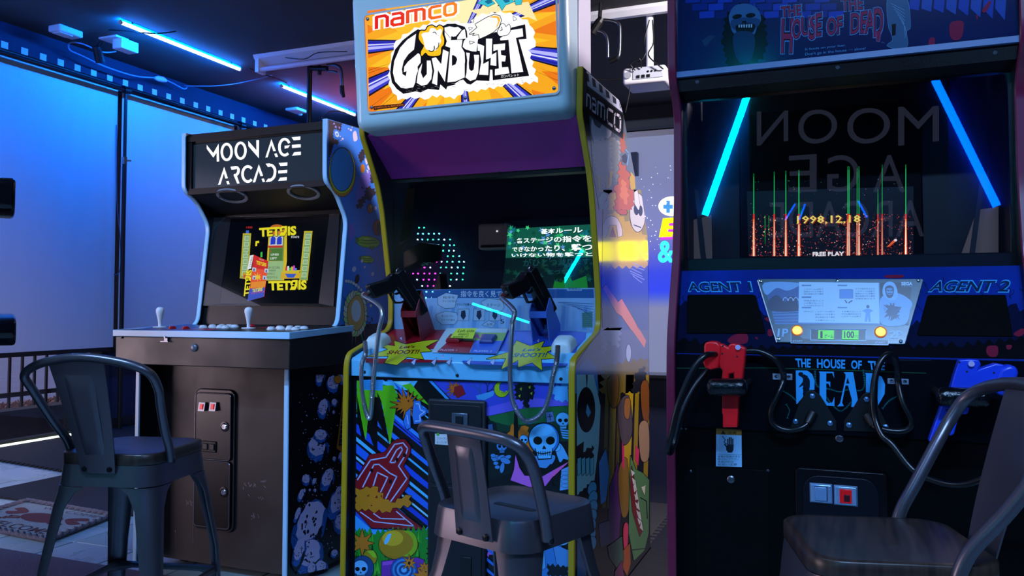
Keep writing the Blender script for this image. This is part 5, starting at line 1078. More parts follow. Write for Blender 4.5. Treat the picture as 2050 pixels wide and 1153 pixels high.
S.poly('07080c', [(1462, 410), (1505, 380), (1500, 470), (1466, 480)]); S.poly('07080c', jag([(1462, 470), (1560, 400), (1555, 520), (1470, 520)], 10, 18, 2))
for k in range(4): S.poly('60b8ff', [(1468+k*24, 480), (1488+k*24, 470), (1488+k*24, 560), (1470+k*24, 575)], ol=5)
S.poly('07080c', jag([(1462, 690), (1560, 600), (1620, 640), (1600, 760), (1464, 760)], 8, 14, 4))
for k in range(7): S.ell('48a0ff', (1552+6*math.sin(k), 650+k*52), 24, 40, rot=12, ol=6)
S.poly('3a88f0', [(1590, 500), (1630, 420), (1650, 560), (1630, 720), (1600, 740)], ol=6); S.poly('1c6a9a', [(1464, 850), (1490, 900), (1520, 1147), (1464, 1147)], ol=6)
S.poly('5a2468', [(1650, 640), (1700, 500), (1720, 700), (1700, 980), (1640, 960)], ol=4); S.poly('4a4468', [(1590, 850), (1650, 830), (1660, 960), (1600, 980)], ol=4)
for P, h in (([(1640, 30), (1700, 10), (1690, 180), (1650, 160)], '6a4a1c'), ([(1700, 180), (1760, 120), (1780, 320), (1740, 400), (1710, 340)], '4a4044'), ([(1740, 140), (1770, 150), (1760, 250), (1735, 230)], '8a5a2c'), ([(1830, 60), (1872, 50), (1874, 250), (1840, 240)], '7a4418'), ([(1820, 290), (1870, 280), (1874, 470), (1830, 480)], '9a7a5a'), ([(1700, 560), (1750, 480), (1760, 760), (1720, 800)], '7a5a1c')): S.poly(h, P, sm=2, ol=5)
S.poly('c83054', [(1800, 400), (1820, 430), (1815, 520), (1795, 480)]); S.poly('d8285a', [(1722, 380), (1735, 420), (1735, 540), (1722, 520)])
S.poly('4f7a4a', [(1770, 460), (1800, 540), (1840, 560), (1876, 600), (1874, 900), (1850, 1000), (1790, 1060), (1760, 900), (1764, 640)], ol=6); S.poly('6a1a1c', [(1776, 520), (1800, 640), (1842, 880), (1822, 922), (1780, 780), (1768, 640)], ol=4)
for k in range(7): S.poly('d8ccb8', [(1772+k*6, 540+k*46), (1796+k*6, 560+k*46), (1778+k*7, 580+k*46)], ol=2)
for k in range(5): S.poly('d8ccb8', [(1796+k*9, 600+k*58), (1786+k*9, 640+k*58), (1806+k*9, 660+k*58)], ol=2)
S.poly('d8c8a8', [(1830, 640), (1856, 630), (1850, 690)], ol=3); S.stroke('101810', [(1826, 700), (1860, 720), (1866, 820)], 5); S.stroke('101810', [(1770, 1000), (1850, 990)], 5)
S.poly('c83050', [(1735, 850), (1756, 860), (1750, 1000), (1740, 1040), (1728, 920)], sm=2, ol=5); S.poly('9a4a14', [(1730, 1000), (1766, 960), (1770, 1080), (1750, 1147), (1725, 1100)], ol=4); S.poly('3a5a48', [(1640, 980), (1720, 920), (1730, 1060), (1690, 1100), (1650, 1040)], ol=5); S.poly('7a2a5a', [(1680, 1120), (1720, 1060), (1730, 1147), (1680, 1147)], ol=4)
S.build('side_art_bottom', GC)
# hose outlets
for p, s in (((335, 885), -1), ((1395, 905), 1)):
    c = on(G2(*p), cpl); part('hose_outlet', mat('cfe0e2', .35), GC, lambda q: q.loft([[c+Vector((x*1.0, y, y*.32))+cn*h for x, y in rrect(-w_, -d_, w_, d_, .012)] for h, w_, d_ in ((.0, .034, .040), (.022, .032, .036), (.036, .024, .026), (.038, .014, .016))]), smooth=True, ang=50)
# holsters and guns
m_gun = mat('0c0d11', .32, var=.2, vscale=40)
def holster(base_l, base_r, cheek, h, lab):
    bl, br_ = on(G2(*base_l), cpl), on(G2(*base_r), cpl)
    pr = [on(G2(*p), plane_u(br_.x)) for p in cheek]
    prof = [(p.y, p.z) for p in pr]
    t = part('gun_holster', mat(h, .35), GC, lambda q: q.prism_u(prof, br_.x-.002, br_.x+.001))
    part('holster_cheek', mat(h, .35), t, lambda q: q.prism_u(prof, bl.x-.001, bl.x+.002))
    a = prof[0]; d = prof[3]
    part('holster_lip', mat(h, .35), t, lambda q: q.box((bl.x, a[0], a[1]-.022), (br_.x, a[0]+.0025, a[1])))
    part('holster_back', m_black, t, lambda q: q.prism_u([(prof[2][0]-.004, prof[2][1]), (prof[3][0]-.004, prof[3][1]), (prof[3][0], prof[3][1]), (prof[2][0], prof[2][1])], bl.x, br_.x))
    return Vector(((bl.x+br_.x)/2, (a[0]+d[0])/2, (a[1]+d[1])/2)), br_.x-bl.x
h1 = holster((495, 858), (578, 862), [(549, 690), (578, 862), (655, 803), (582, 572)], '7c1424', 'red')
h2 = holster((1208, 876), (1310, 872), [(1292, 692), (1310, 872), (1392, 822), (1312, 612)], '3a62c0', 'blue')
def light_gun(head, g, d, lab, hose, scale=1.):
    """head = rear end of the slide, d = along the barrel, g = along the grip"""
    d = Vector(d).normalized(); g = Vector(g); g = (g-d*g.dot(d)).normalized(); w = d.cross(g)
    T = lambda s, t, x: head+d*s*scale+g*t*scale+w*x*scale
    gt = thing('light_gun', lab, 'light gun', head, 'black light guns in the holsters')
    def ex(nm, prof, x, m=m_gun, par=gt, bev=.003): return part(nm, m, par, lambda q: q.loft([[T(s, t, -x) for s, t in prof], [T(s, t, x) for s, t in prof]]), bevel=bev, seg=2)
    sl = ex('slide', [(0, 0), (.005, -.006), (.185, -.006), (.190, 0), (.190, .026), (0, .028)], .0175)
    for k in range(6): part('serration', m_black, sl, lambda q: q.loft([[T(.010+k*.006, 0, -.0180), T(.013+k*.006, 0, -.0180), T(.013+k*.006, .024, -.0180), T(.010+k*.006, .024, -.0180)], [T(.010+k*.006, 0, .0180), T(.013+k*.006, 0, .0180), T(.013+k*.006, .024, .0180), T(.010+k*.006, .024, .0180)]]))
    ex('rear_sight', [(.008, -.012), (.02, -.012), (.022, -.005), (.006, -.005)], .008, par=sl); ex('front_sight', [(.172, -.012), (.178, -.012), (.182, -.005), (.168, -.005)], .003, par=sl)
    ex('frame', [(.004, .027), (.175, .025), (.172, .045), (.105, .048), (.050, .052), (.040, .060), (-.006, .060), (-.010, .040)], .016)
    ex('grip', [(.044, .052), (.052, .075), (.030, .150), (-.022, .150), (-.026, .140), (-.004, .075), (-.008, .052)], .019, bev=.006)
    ex('trigger_guard', [(.052, .052), (.056, .082), (.088, .084), (.100, .066), (.104, .048), (.112, .048), (.106, .070), (.092, .092), (.050, .090), (.044, .060)], .006)
    ex('trigger', [(.066, .048), (.074, .048), (.070, .066), (.062, .074), (.060, .070)], .004, par=gt)
    part('hammer', m_chrome, gt, lambda q: q.loft([[T(-.012, .004, -.004), T(.006, .004, -.004), T(.004, .022, -.004), T(-.008, .018, -.004)], [T(-.012, .004, .004), T(.006, .004, .004), T(.004, .022, .004), T(-.008, .018, .004)]]), bevel=.002)
    bt = part('grip_cap', m_black, gt, lambda q: q.tube([T(.004, .148, 0), T(.004, .160, 0)], [.013, .010], 12))
    path = smooth_path([T(.004, .155, 0), T(.002, .175, 0)]+hose, 14)
    rs = [.0064+.0020*(i % 2) for i in range(len(path)*2-1)]; pp_ = []
    for i in range(len(path)-1): pp_ += [path[i], (path[i]+path[i+1])/2]
    pp_.append(path[-1])
    part('metal_hose', mat('b9bec6', .28, .9), gt, lambda q: q.tube(pp_, rs, 10), smooth=True, ang=80)
    part('hose_sleeve', mat('5a1c20', .4), gt, lambda q: q.tube([T(.004, .158, 0), T(.003, .168, 0), T(.002, .178, 0)], .009, 10))
    return gt
V = Vector
o1 = on(G2(285, 905), cpl); o2 = on(G2(1375, 930), cpl)
Gv = lambda x, y, v: atv(*G2(x, y), v)
hd = Gv(462, 455, 2.46)
light_gun(hd, (-.50, -.66, -.52), (.34, .46, -.85), 'black light gun in the left red holster', [Gv(352, 680, 2.30), Gv(335, 820, 2.285), Gv(320, 960, 2.28), Gv(305, 1100, 2.285), Gv(292, 1024+0, 2.29) if False else Gv(300, 1180, 2.29), Gv(285, 1300, 2.30), Gv(258, 1240, 2.31), Gv(240, 1120, 2.31), Gv(240, 1000, 2.305), Gv(262, 930, 2.32), o1+V((0, -.03, .022))], .92)
hd = Gv(1212, 440, 2.48)
light_gun(hd, (-.42, -.78, -.46), (.22, .58, -.80), 'black light gun in the right blue holster', [Gv(1108, 690, 2.31), Gv(1098, 760, 2.29), Gv(1090, 900, 2.28), Gv(1086, 1060, 2.28), Gv(1100, 1200, 2.29), Gv(1150, 1298, 2.30), Gv(1200, 1318, 2.30), Gv(1270, 1270, 2.30), Gv(1310, 1170, 2.305), Gv(1330, 1060, 2.31), Gv(1350, 980, 2.32), o2+V((0, -.03, .022))], .92)
# sticky note lying on the start plate
npl = (cpl[0]+cn*.0255, cn)
sn = [on(G2(*p), npl) for p in ((782, 790), (895, 788), (872, 848), (744, 842))]
note = part('sticky_note', mat('d6e83a', .7), None, lambda q: q.slab(sn, cn, .0006))
tag(note, 'yellow handwritten sticky note leaning on the start plate', 'note')
S = Art(npl, G2, lift=.0005, rough=.7)
for t_, q_ in (('Left side', [(790, 797), (882, 796), (880, 811), (784, 812)]), ("doesn't", [(792, 815), (852, 814), (848, 828), (788, 829)]), ('work !!', [(764, 832), (848, 831), (844, 843), (758, 843)])): S.text('1a2410', t_, q_, shear=.25)
S.build('note_writing', note)
# ================================================================== wide dark cabinet on the right
HC = thing('arcade_cabinet', 'wide dark horror arcade cabinet with maroon edge trim and red and blue guns', 'arcade cabinet', (0, 2.6, 0))
HL, HR = -.402, .402
hprof = fillet([(2.030, .01), (2.032, .80), (2.040, .915), (2.082, 1.03), (2.122, 1.12), (2.152, 1.28), (2.160, 1.50), (2.135, 1.545), (2.090, 1.585), (2.081, 1.625), (2.088, 1.98)], .03, 3)
hfull = hprof+[(3.05, 1.98), (3.1, 1.2), (3.1, .01)]
HI0, HI1 = HL+.02, HR-.02
m_trimr = mat('6e1c3c', .3)
for a, c in ((HL, HI0), (HI1, HR)):
    part('side_panel', mat('101018', .4), HC, lambda q: q.prism_u(hfull, a, c))
    contour_strip(hprof, a-.0006, c+.0006, .004, .001).build('edge_trim', m_trimr, HC, smooth=True)
part('back_panel', m_lblack, HC, lambda q: q.box((HI0, 3.02, .03), (HI1, 3.04, 1.96)))
MV = 2.104
part('marquee_backing', mat('0a1226', .3), HC, lambda q: q.box((HI0, MV, 1.60), (HI1, MV+.02, 1.975)))
hm = part('marquee_panel', mat('0a1a4a', .12, coat=.5), HC, lambda q: q.box((HI0, MV-.004, 1.61), (HI1, MV-.0005, 1.97)))
part('marquee_rail', mat('5878a8', .35), HC, lambda q: q.loft([[(u, MV-.012, atv(1352, 158, MV).z), (u, MV-.012, atv(1352, 147, MV).z), (u, MV+.01, atv(1352, 147, MV).z), (u, MV+.01, atv(1352, 158, MV).z)] for u in (HI0, HI1)]))
Q1 = fr(1330, 0, .35122)
S = Art(plane_v(MV-.004), H1, rough=.14, lift=.0004, coat=.3, spec=.3, clip=[(62, -10), (2120, -10), (2120, 232), (62, 432)])
for k in range(9):
    for j in range(3): S.poly(('12308c', '0e2878', '1838a0', '0c2060')[(k+j) % 4], [(120+k*92+j*40, -20+j*44), (206+k*92+j*40, -26+j*44), (204+k*92+j*40, 12+j*44), (120+k*92+j*40, 18+j*44)])
for k in range(8): S.poly(('1c3c9a', '24489c')[k % 2], [(1400+k*70, -20), (1460+k*70, -20), (1450+k*70, 60+k*8), (1395+k*70, 50)])
# laughing hooded face, drawn as a plain skull-like mask
S.poly('050812', jag([(330, 230), (350, 90), (430, 20), (520, 40), (570, 110), (590, 230), (560, 330), (480, 400), (360, 390)], 12, 18, 4))
S.poly('2c5a88', [(368, 90), (400, 35), (470, 22), (530, 50), (552, 110), (530, 150), (510, 200), (450, 215), (395, 190), (375, 140)], sm=3); S.poly('1a3a64', [(380, 120), (440, 100), (540, 110), (520, 160), (400, 170)], sm=3)
S.ell('050a16', (415, 95), 28, 13, rot=-12); S.ell('050a16', (492, 88), 28, 13, rot=-6); S.poly('050a16', [(445, 120), (465, 118), (470, 132), (440, 134)])
S.poly('04070f', [(408, 148), (450, 136), (515, 140), (505, 185), (450, 205), (415, 190)], sm=3)
for k in range(6): S.poly('7aa0b8', [(422+k*14, 142-k*.5), (432+k*14, 141-k*.5), (430+k*14, 158), (424+k*14, 158)])
S.poly('122a50', [(400, 190), (510, 195), (500, 330), (440, 360), (400, 300)], sm=2)
S.poly('1a3458', [(215, 230), (260, 200), (290, 205), (240, 265), (225, 262)])
fo, fi = '4a78b0', '7a2048'
for t_, q_ in (('THE', [(662, 38), (780, 26), (782, 88), (664, 104)]), ('H', [(668, 106), (738, 102), (730, 306), (664, 306)]), ('O', [(728, 112), (782, 100), (780, 220), (728, 230)]), ('U', [(778, 100), (836, 92), (830, 200), (780, 210)]), ('S', [(832, 92), (872, 84), (868, 226), (818, 234)]), ('E', [(862, 78), (900, 70), (896, 206), (862, 212)]),
               ('OF', [(924, 104), (1018, 86), (1016, 196), (926, 206)]), ('THE', [(1008, -8), (1132, -24), (1134, 56), (1012, 66)]), ('D', [(1062, 78), (1120, 66), (1116, 190), (1060, 198)]), ('E', [(1118, 66), (1160, 58), (1156, 190), (1114, 196)]), ('A', [(1140, 64), (1204, 50), (1206, 186), (1140, 196)]), ('D', [(1192, 50), (1252, 30), (1244, 210), (1192, 214)])):
    S.text(fo, t_, [(q_[0][0]-4, q_[0][1]-4), (q_[1][0]+5, q_[1][1]-4), (q_[2][0]+5, q_[2][1]+5), (q_[3][0]-4, q_[3][1]+5)], off=.075); S.text('0a0a18', t_, q_, off=.045); S.text(fi, t_, [(q_[0][0]+2, q_[0][1]+3), (q_[1][0]-3, q_[1][1]+3), (q_[2][0]-3, q_[2][1]-3), (q_[3][0]+2, q_[3][1]-3)], off=.012)
S.poly(fi, [(1206, 180), (1236, 176), (1226, 238), (1210, 236)], ol=4, olc=fo)
S.poly('34587c', [(1275, -10), (1378, -16), (1402, 150), (1380, 180), (1386, 260), (1340, 282), (1270, 262), (1300, 230), (1292, 190), (1276, 140)], sm=2, ol=4, olc='5a8ab8'); S.poly('050a14', [(1296, 140), (1320, 136), (1318, 200), (1298, 206)])
for k in range(9): S.stroke('6a94b8', [(1290+k*10, 20+k*16), (1330+k*6, 40+k*18), (1370, 60+k*20)], 2)
for P in ([(1632, 130), (1700, 122), (1704, 170), (1690, 220), (1650, 230), (1626, 200)], [(1510, 222), (1540, 218), (1536, 264), (1508, 262)], [(1810, 60), (1850, 10), (1862, 14), (1830, 72)], [(1776, 90), (1786, 88), (1782, 116)]): S.poly('7a1c3c', P, sm=2)
S.text('4a8ac0', 'It feeds on your fear.', [(803, 276), (1034, 252), (1034, 268), (803, 292)]); S.text('4a8ac0', "Don't go in the house ···· alone!", [(803, 302), (1146, 268), (1146, 288), (803, 322)])
S.text('4a6a90', 'TM', (1235, 240, 1252, 248))
S.build('marquee_print', hm)
# overhang above the screen
GH = 2.200
zt0, zg = atv(1352, 158, MV).z, atv(1372, 207, GH).z
oh = part('overhang_panel', mat('16100f', .28, bump=.1, bscale=200), HC, lambda q: q.prism_u([(MV+.002, zt0), (MV-.002, zt0-.006), (MV+.02, zt0-.03), (GH-.012, zg+.004), (GH, zg), (GH+.03, zg+.01), (GH+.03, zg+.03), (MV+.03, zt0+.01)], HI0, HI1))
for p in ((1396, 160), (1677, 131), (1992, 101)):
    c = on((p[0], p[1]+3), plane_vz((MV-.002, zt0-.006), (MV+.02, zt0-.03))); part('bolt', m_steel, oh, lambda q: q.lathe(c, (0, -.75, -.6), [(.0055, -.002), (.005, .0025), (.0005, .0035)], 10), smooth=True)
# screen bay
zb0, zb1 = atv(1375, 519, GH).z, atv(1375, 545, 2.16).z
part('inner_wall', mat('0c1226', .5), HC, lambda q: q.box((HI0, GH, 1.05), (HI0+.004, 2.62, zg)).box((HI1-.004, GH, 1.05), (HI1, 2.62, zg))) if False else None
for a, s in ((HI0, 1), (HI1, -1)): part('inner_wall', mat('0c1430', .5), HC, lambda q: q.box((a, GH+.004, zb1), (a+s*.006, 2.62, zg+.01)))
SVH = 2.47
part('monitor_mask', mat('05060a', .5), HC, lambda q: q.box((HI0+.006, SVH+.012, 1.02), (HI1-.006, SVH+.03, 1.7)))
a, c = atv(1478, 230, SVH), atv(1850, 512, SVH)
tube = part('picture_tube', mat('07060a', .6, spec=.1), HC, lambda q: q.box((a.x, SVH, c.z), (c.x, SVH+.011, a.z)), bevel=.004)
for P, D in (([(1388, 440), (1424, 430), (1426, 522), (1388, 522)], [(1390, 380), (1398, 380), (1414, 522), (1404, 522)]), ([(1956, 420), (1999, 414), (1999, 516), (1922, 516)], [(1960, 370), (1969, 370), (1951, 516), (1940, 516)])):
    pl = plane_v(2.30); part('reflection_plate', mat('a4745c', .6), HC, lambda q: q.slab([on(p, pl) for p in P], (0, -1, 0), .004)); part('bezel_strut', mat('0e0e18', .5), HC, lambda q: q.slab([on(p, plane_v(2.294)) for p in D], (0, -1, 0), .005))  # brown plates paint in a reflection on the glass, dark bars are bezel rim
part('bay_floor', mat('06070b', .4), HC, lambda q: q.box((HI0, GH+.004, zb0-.03), (HI1, SVH, zb0-.02)))
part('glass_frame', mat('07080c', .3), HC, lambda q: q.box((HI0, GH-.01, zb1), (HI1, GH+.004, zb0)).box((HI0, GH-.01, zb0), (HI0+.008, GH+.004, zg)).box((HI1-.008, GH-.01, zb0), (HI1, GH+.004, zg)))
S = Art(plane_v(SVH), H2, emit=1.0, lift=.0008)
f1 = lambda x, y: (x, y-380/.35122)       # crop one coordinates into crop two
R = random.Random(21)
S.poly('0d0a10', [(470, 10), (1420, -20), (1420, 378), (480, 380)], e=.2)
for k in range(900):
    x = R.uniform(484, 1418); y = 378-240*(R.random()**1.5); r = R.uniform(.8, 3.2)
    S.ell(('c01818', 'e83030', '8a1020', 'f8c0b0', 'd04030', 'ff6050')[R.randrange(6)], (x, y), r, r, n=6)
for k in range(60): S.ell(('30c060', 'c8c8c8', '40a060')[k % 3], (R.uniform(490, 1410), R.uniform(-60, 150)), R.uniform(.8, 2), n=5)
for x, w, br, t0 in ((512, 9, 1, -90), (628, 8, .8, -100), (694, 9, 1, -105), (768, 11, 1, -110), (780, 5, .6, 100), (1046, 10, .8, -130), (1054, 6, .8, -130), (1098, 6, .5, -120), (1109, 7, 1, -130), (1216, 6, .5, 0), (1240, 6, .5, -140), (1374, 9, 1.2, -140), (598, 4, .5, 240), (576, 5, .6, 290)):
    S.poly('0c8a38', [(x-w*.3, t0), (x+w*.3, t0), (x+w*.45, 150), (x-w*.45, 150)], e=.8); S.poly('38c868', [(x-w*.15, t0+20), (x+w*.15, t0+20), (x+w*.2, 150), (x-w*.2, 150)])
    if w > 5: S.poly('e83018', [(x-w*.5, 140), (x+w*.5, 140), (x+w*1.1, 379), (x-w*1.1, 379)], e=1.); S.poly('ffb048', [(x-w*.3, 170), (x+w*.3, 170), (x+w*.6, 379), (x-w*.6, 379)], e=1.1*br); S.poly('fff8e0', [(x-w*.12, 185), (x+w*.12, 185), (x+w*.36, 379), (x-w*.36, 379)], e=1.2*br)
    for k in range(5): S.ell('fff0c0' if k % 2 else 'ff5030', (x+R.uniform(-w, w), R.uniform(150, 378)), R.uniform(1.5, 4), n=6)
S.poly('f0602a', [(1265, 328), (1306, 286), (1318, 296), (1280, 326)]); S.ell('f8f0f0', (1316, 289), 9, 7)
S.text('a03008', '1998,12,18', [(760, 153), (1122, 147), (1122, 201), (760, 209)], off=.03, res=1); S.text('ffe868', '1998,12,18', [(757, 151), (1118, 145), (1118, 197), (757, 204)], off=.015, res=1)
S.text('fff4f4', 'FREE PLAY', [(846, 356), (1026, 353), (1026, 379), (846, 380)], off=.04, res=1)
S.build('screen_picture', tube)
part('front_pane', glass_mat(1.8, (.90, .93, .97)), HC, lambda q: q.box((HI0+.004, GH-.013, zb0-.002), (HI1-.004, GH-.0105, zg+.002)))
# sloped panel
ZL = atv(1345, 708, 2.06).z
pa, pb = (2.148, zb1+.003), (2.060, ZL)
apl = plane_vz(pa, pb); an = apl[1]
m_rock = mat('0a2a86', .65, spec=.05, var=.6, vscale=9, bump=.3, bscale=30)
ap = part('control_panel', m_rock, HC, lambda q: q.prism_u([pa, pb, (pb[0]+.02, pb[1]), (2.22, pa[1]-.02), (2.22, pa[1])], HI0, HI1))
S = Art(apl, H2, rough=.65, spec=.04, lift=.0004, clip=[(92, 480), (2060, 470), (2080, 966), (44, 930)])
S.poly('040e30', jag([(60, 640), (600, 700), (900, 760), (1500, 760), (2000, 660), (2100, 700), (2100, 1010), (40, 1010)], 24, 30, 6)); S.poly('02040c', jag([(50, 840), (400, 900), (1200, 890), (1700, 880), (2090, 840), (2090, 1010), (40, 1010)], 20, 30, 2))
R = random.Random(3)
for k in range(26):
    x, y = R.uniform(90, 2030), R.uniform(495, 640); p = [(x, y)]
    for j in range(4): x += R.uniform(-26, 30); y += R.uniform(4, 26); p.append((x, y))
    if not 520 < x < 1480: S.stroke('0a1430', p, 3)
S.stroke('4a78b8', [(92, 476), (1990, 462)], 5)
for P in ([(360, 860), (400, 826), (470, 822), (470, 872), (400, 880)], [(1840, 895), (1870, 888), (1900, 895), (1898, 945), (1860, 952), (1836, 930)], [(1950, 885), (1980, 886), (1974, 908), (1952, 908)], [(1990, 820), (2044, 790), (2050, 820), (2020, 836)], [(570, 735), (600, 725), (604, 755)], [(590, 800), (612, 796), (616, 830), (592, 832)], [(1260, 488), (1360, 486), (1350, 502), (1270, 502)], [(516, 842), (530, 840), (530, 854)], [(1420, 645), (1436, 648), (1430, 668)]): S.poly('7a1a34', P, sm=2)
for t_, q_, sh in (('AGENT 1', [(140, 530), (494, 526), (500, 578), (140, 578)], -.1), ('AGENT 2', [(1520, 522), (1966, 518), (1966, 582), (1506, 580)], .25)):
    S.text('3ca0e0', t_, [(q_[0][0]-7, q_[0][1]-6), (q_[1][0]+7, q_[1][1]-6), (q_[2][0]+7, q_[2][1]+6), (q_[3][0]-7, q_[3][1]+6)], off=.05, shear=sh); S.text('10284c', t_, q_, off=.02, shear=sh)
S.build('panel_print', ap)
for P in ([(138, 600), (505, 599), (522, 606), (576, 815), (570, 820), (132, 820), (128, 812), (132, 606)], [(1508, 602), (1938, 600), (1946, 606), (1986, 838), (1450, 832), (1440, 824), (1498, 610)]):
    part('blank_plate', mat('020304', .7, spec=.06), ap, lambda q: q.slab([on(H2(*p), apl)+an*.003 for p in P], an, .003), bevel=.001)
CQ = [(534, 512), (1470, 512), (1477, 520), (1374, 880), (1366, 886), (646, 874), (638, 866), (530, 522)]
cardh = part('instruction_card', mat('3a5a68', .25), ap, lambda q: q.slab([on(H2(*p), apl)+an*.006 for p in CQ], an, .006), bevel=.0015)
S = Art((apl[0]+an*.006, an), H2, rough=.3, lift=.0004)
S.stroke('c8d0dc', [(532, 518), (640, 868)], 6); S.poly('4478b0', [(568, 528), (1408, 530), (1384, 770), (632, 766)]); S.poly('2a5490', [(575, 545), (765, 545), (762, 640), (600, 640)]); S.poly('70a4d4', [(582, 600), (640, 560), (700, 575), (762, 550), (762, 530), (570, 530)], sm=2)
S.poly('122a50', [(590, 640), (640, 600), (690, 640), (700, 612), (750, 612), (762, 650), (762, 690), (610, 690)], sm=2)
for k in range(3): S.stroke('a0c0e0', arc((690+k*30, 632), 13, 18, 180, 360, 8), 5)
for k in range(4): S.stroke('1c4478', [(610+k*6, 706+k*16), (762, 700+k*18)], 5)
S.poly('a8d0e8', [(768, 526), (1222, 530), (1226, 762), (764, 757)])
R = random.Random(14)
for x0, x1, ys in ((785, 960, (545, 612, 672)), (990, 1200, (545, 672))):
    for y in ys: S.stroke('4a80b0', [(x0, y), (x0+50, y)], 8)
JP = ('このゲームは銃で', '画面のゾンビを撃つ', '弾は画面の外で補充', '仲間を助けよう', '人を撃たないこと', 'ボスの弱点をねらえ')
for i, (x, y) in enumerate(((795, 562), (795, 576), (795, 590), (795, 628), (795, 642), (795, 656), (860, 690), (860, 706), (860, 722), (795, 690), (860, 740), (1088, 560), (1088, 574), (1088, 588), (1088, 602), (1088, 616), (1010, 690), (1010, 704), (1010, 718))): S.text('284c78', JP[i % 6], (x, y, x+(54 if x == 795 and y > 680 else 112), y+9))
S.poly('4a8ad0', [(1000, 570), (1074, 570), (1074, 618), (1000, 618)], ol=3); S.poly('5a9ad8', [(1150, 680), (1172, 680), (1190, 690), (1172, 700), (1176, 752), (1164, 752), (1160, 716), (1156, 752), (1142, 752), (1148, 700), (1128, 690)]); S.ell('284c78', (1160, 667), 9, 10); S.stroke('183458', [(1030, 630), (1040, 645)], 6); S.stroke('183458', [(1050, 645), (1070, 632)], 6)
S.poly('0a1830', [(1228, 530), (1410, 530), (1392, 770), (1232, 768)])
S.poly('6aa4d8', [(1240, 610), (1290, 590), (1350, 596), (1410, 640), (1400, 690), (1370, 768), (1240, 768), (1226, 660)], sm=2); S.poly('7ab4e4', [(1246, 600), (1250, 545), (1280, 524), (1316, 540), (1330, 610), (1290, 630)], sm=2); S.poly('14284a', [(1258, 560), (1285, 545), (1308, 562), (1300, 610), (1270, 612)], sm=2); S.poly('5a90c4', [(1266, 566), (1286, 560), (1302, 568), (1298, 596), (1272, 598)], sm=2); S.stroke('0a1830', [(1268, 572), (1282, 576)], 5); S.stroke('0a1830', [(1290, 576), (1302, 572)], 5); S.stroke('0a1830', [(1274, 592), (1296, 592)], 4)
for k in range(14): R.random(); S.poly('16305c', [(1240+R.uniform(0, 120), 640+R.uniform(0, 110)) for _ in range(3)])
S.text('a8d0f0', 'SEGA', (1350, 526, 1414, 546), off=.04); S.text('6a98c0', '© SEGA 1998', (1352, 550, 1412, 557))
S.text('7ab0d8', '1P', [(648, 792), (708, 792), (704, 838), (644, 838)], off=.03); S.text('7ab0d8', '2P', [(1286, 802), (1358, 804), (1352, 846), (1282, 846)], off=.03)
S.poly('0c1620', [(724, 786), (790, 850), (1180, 856), (1276, 860), (1276, 884), (722, 872)]); S.stroke('8ac0e8', [(722, 820), (722, 874), (1276, 885), (1276, 836)], 3.5)
S.poly('0a0e14', [(834, 796), (1150, 798), (1148, 860), (834, 857)]); S.stroke('8ac0e8', [(834, 796), (1150, 798), (1148, 860), (834, 857)], 4, closed=True)
for x, y in ((732, 858), (1202, 866)): S.text('7aa0c0', 'START', (x, y, x+56, y+10), off=.02)
S.build('card_print', cardh)
S = Art((apl[0]+an*.0090, an), H2, emit=.85, lift=.0006)
S.poly('58e018', [(878, 800), (968, 801), (966, 852), (876, 850)]); S.poly('58e018', [(1014, 800), (1108, 801), (1106, 854), (1012, 852)])
S.text('0a1408', '1', (889, 806, 902, 846), off=.0, e=.0); S.text('0a1408', 'ゲーム', (912, 822, 962, 846), off=.02, e=.0); S.text('0a1408', '100', (1024, 806, 1082, 846), off=.03, e=.0); S.text('0a1408', '円', (1086, 830, 1102, 846), e=.0)
S.build('credit_display', cardh)
for p in ((758, 808), (1232, 817)):
    c = on(H2(*p), apl)+an*.006; t1 = Vector((1, 0, 0))
    part('start_lamp', mat('ffd060', .3, emit=2.2), ap, lambda q: q.lathe(c, an, [(.0105, 0), (.0105, .004), (.008, .0065), (.0005, .0075)], 20), smooth=True)
    part('lamp_ring', mat('c86a10', .3, emit=.8), ap, lambda q: q.lathe(c, an, [(.0135, 0), (.0135, .003), (.0108, .0035), (.0106, 0)], 20), smooth=True)
for p in ((550, 528), (985, 526), (1447, 523), (653, 857), (1347, 869)):
    c = on(H2(*p), apl)+an*.008; part('screw', m_chrome, cardh, lambda q: q.lathe(c, an, [(.004, 0), (.0035, .002), (.0005, .0028)], 10), smooth=True)
# lower front
LV = 2.060
zstep = atv(1700, 872, LV).z
lp = part('gun_panel', mat('050810', .36, var=.3, vscale=8, spec=.12), HC, lambda q: q.box((HI0, LV, zstep), (HI1, LV+.018, ZL)))
part('kick_panel', mat('040507', .5, bump=.1, bscale=250, spec=.08), HC, lambda q: q.box((HI0, LV+.006, .02), (HI1, LV+.024, zstep)))
K = fr(1540, 680, .19082)
S = Art(plane_v(LV), K, rough=.3, lift=.0003)
S.stroke('1c5a3a', [(-1000, 298), (0, 296), (800, 320), (1645, 352)], 7); S.stroke('12303a', [(60, 170), (470, 178)], 6); S.stroke('2a3f60', [(1360, 212), (1700, 214)], 5)
for P in ([(480, 330), (500, 480), (640, 520), (740, 545), (830, 525), (960, 530), (1000, 460), (985, 320)], [(590, 590), (660, 680), (740, 745), (800, 720), (870, 640)], [(150, 540), (230, 590), (300, 660)], [(1190, 720), (1260, 640), (1350, 590)], [(180, 680), (210, 740), (190, 820)]): S.stroke('0f4248', P, 26, sm=6); S.stroke('1c6a70', P, 9, sm=6)
lt = '38a8f0'
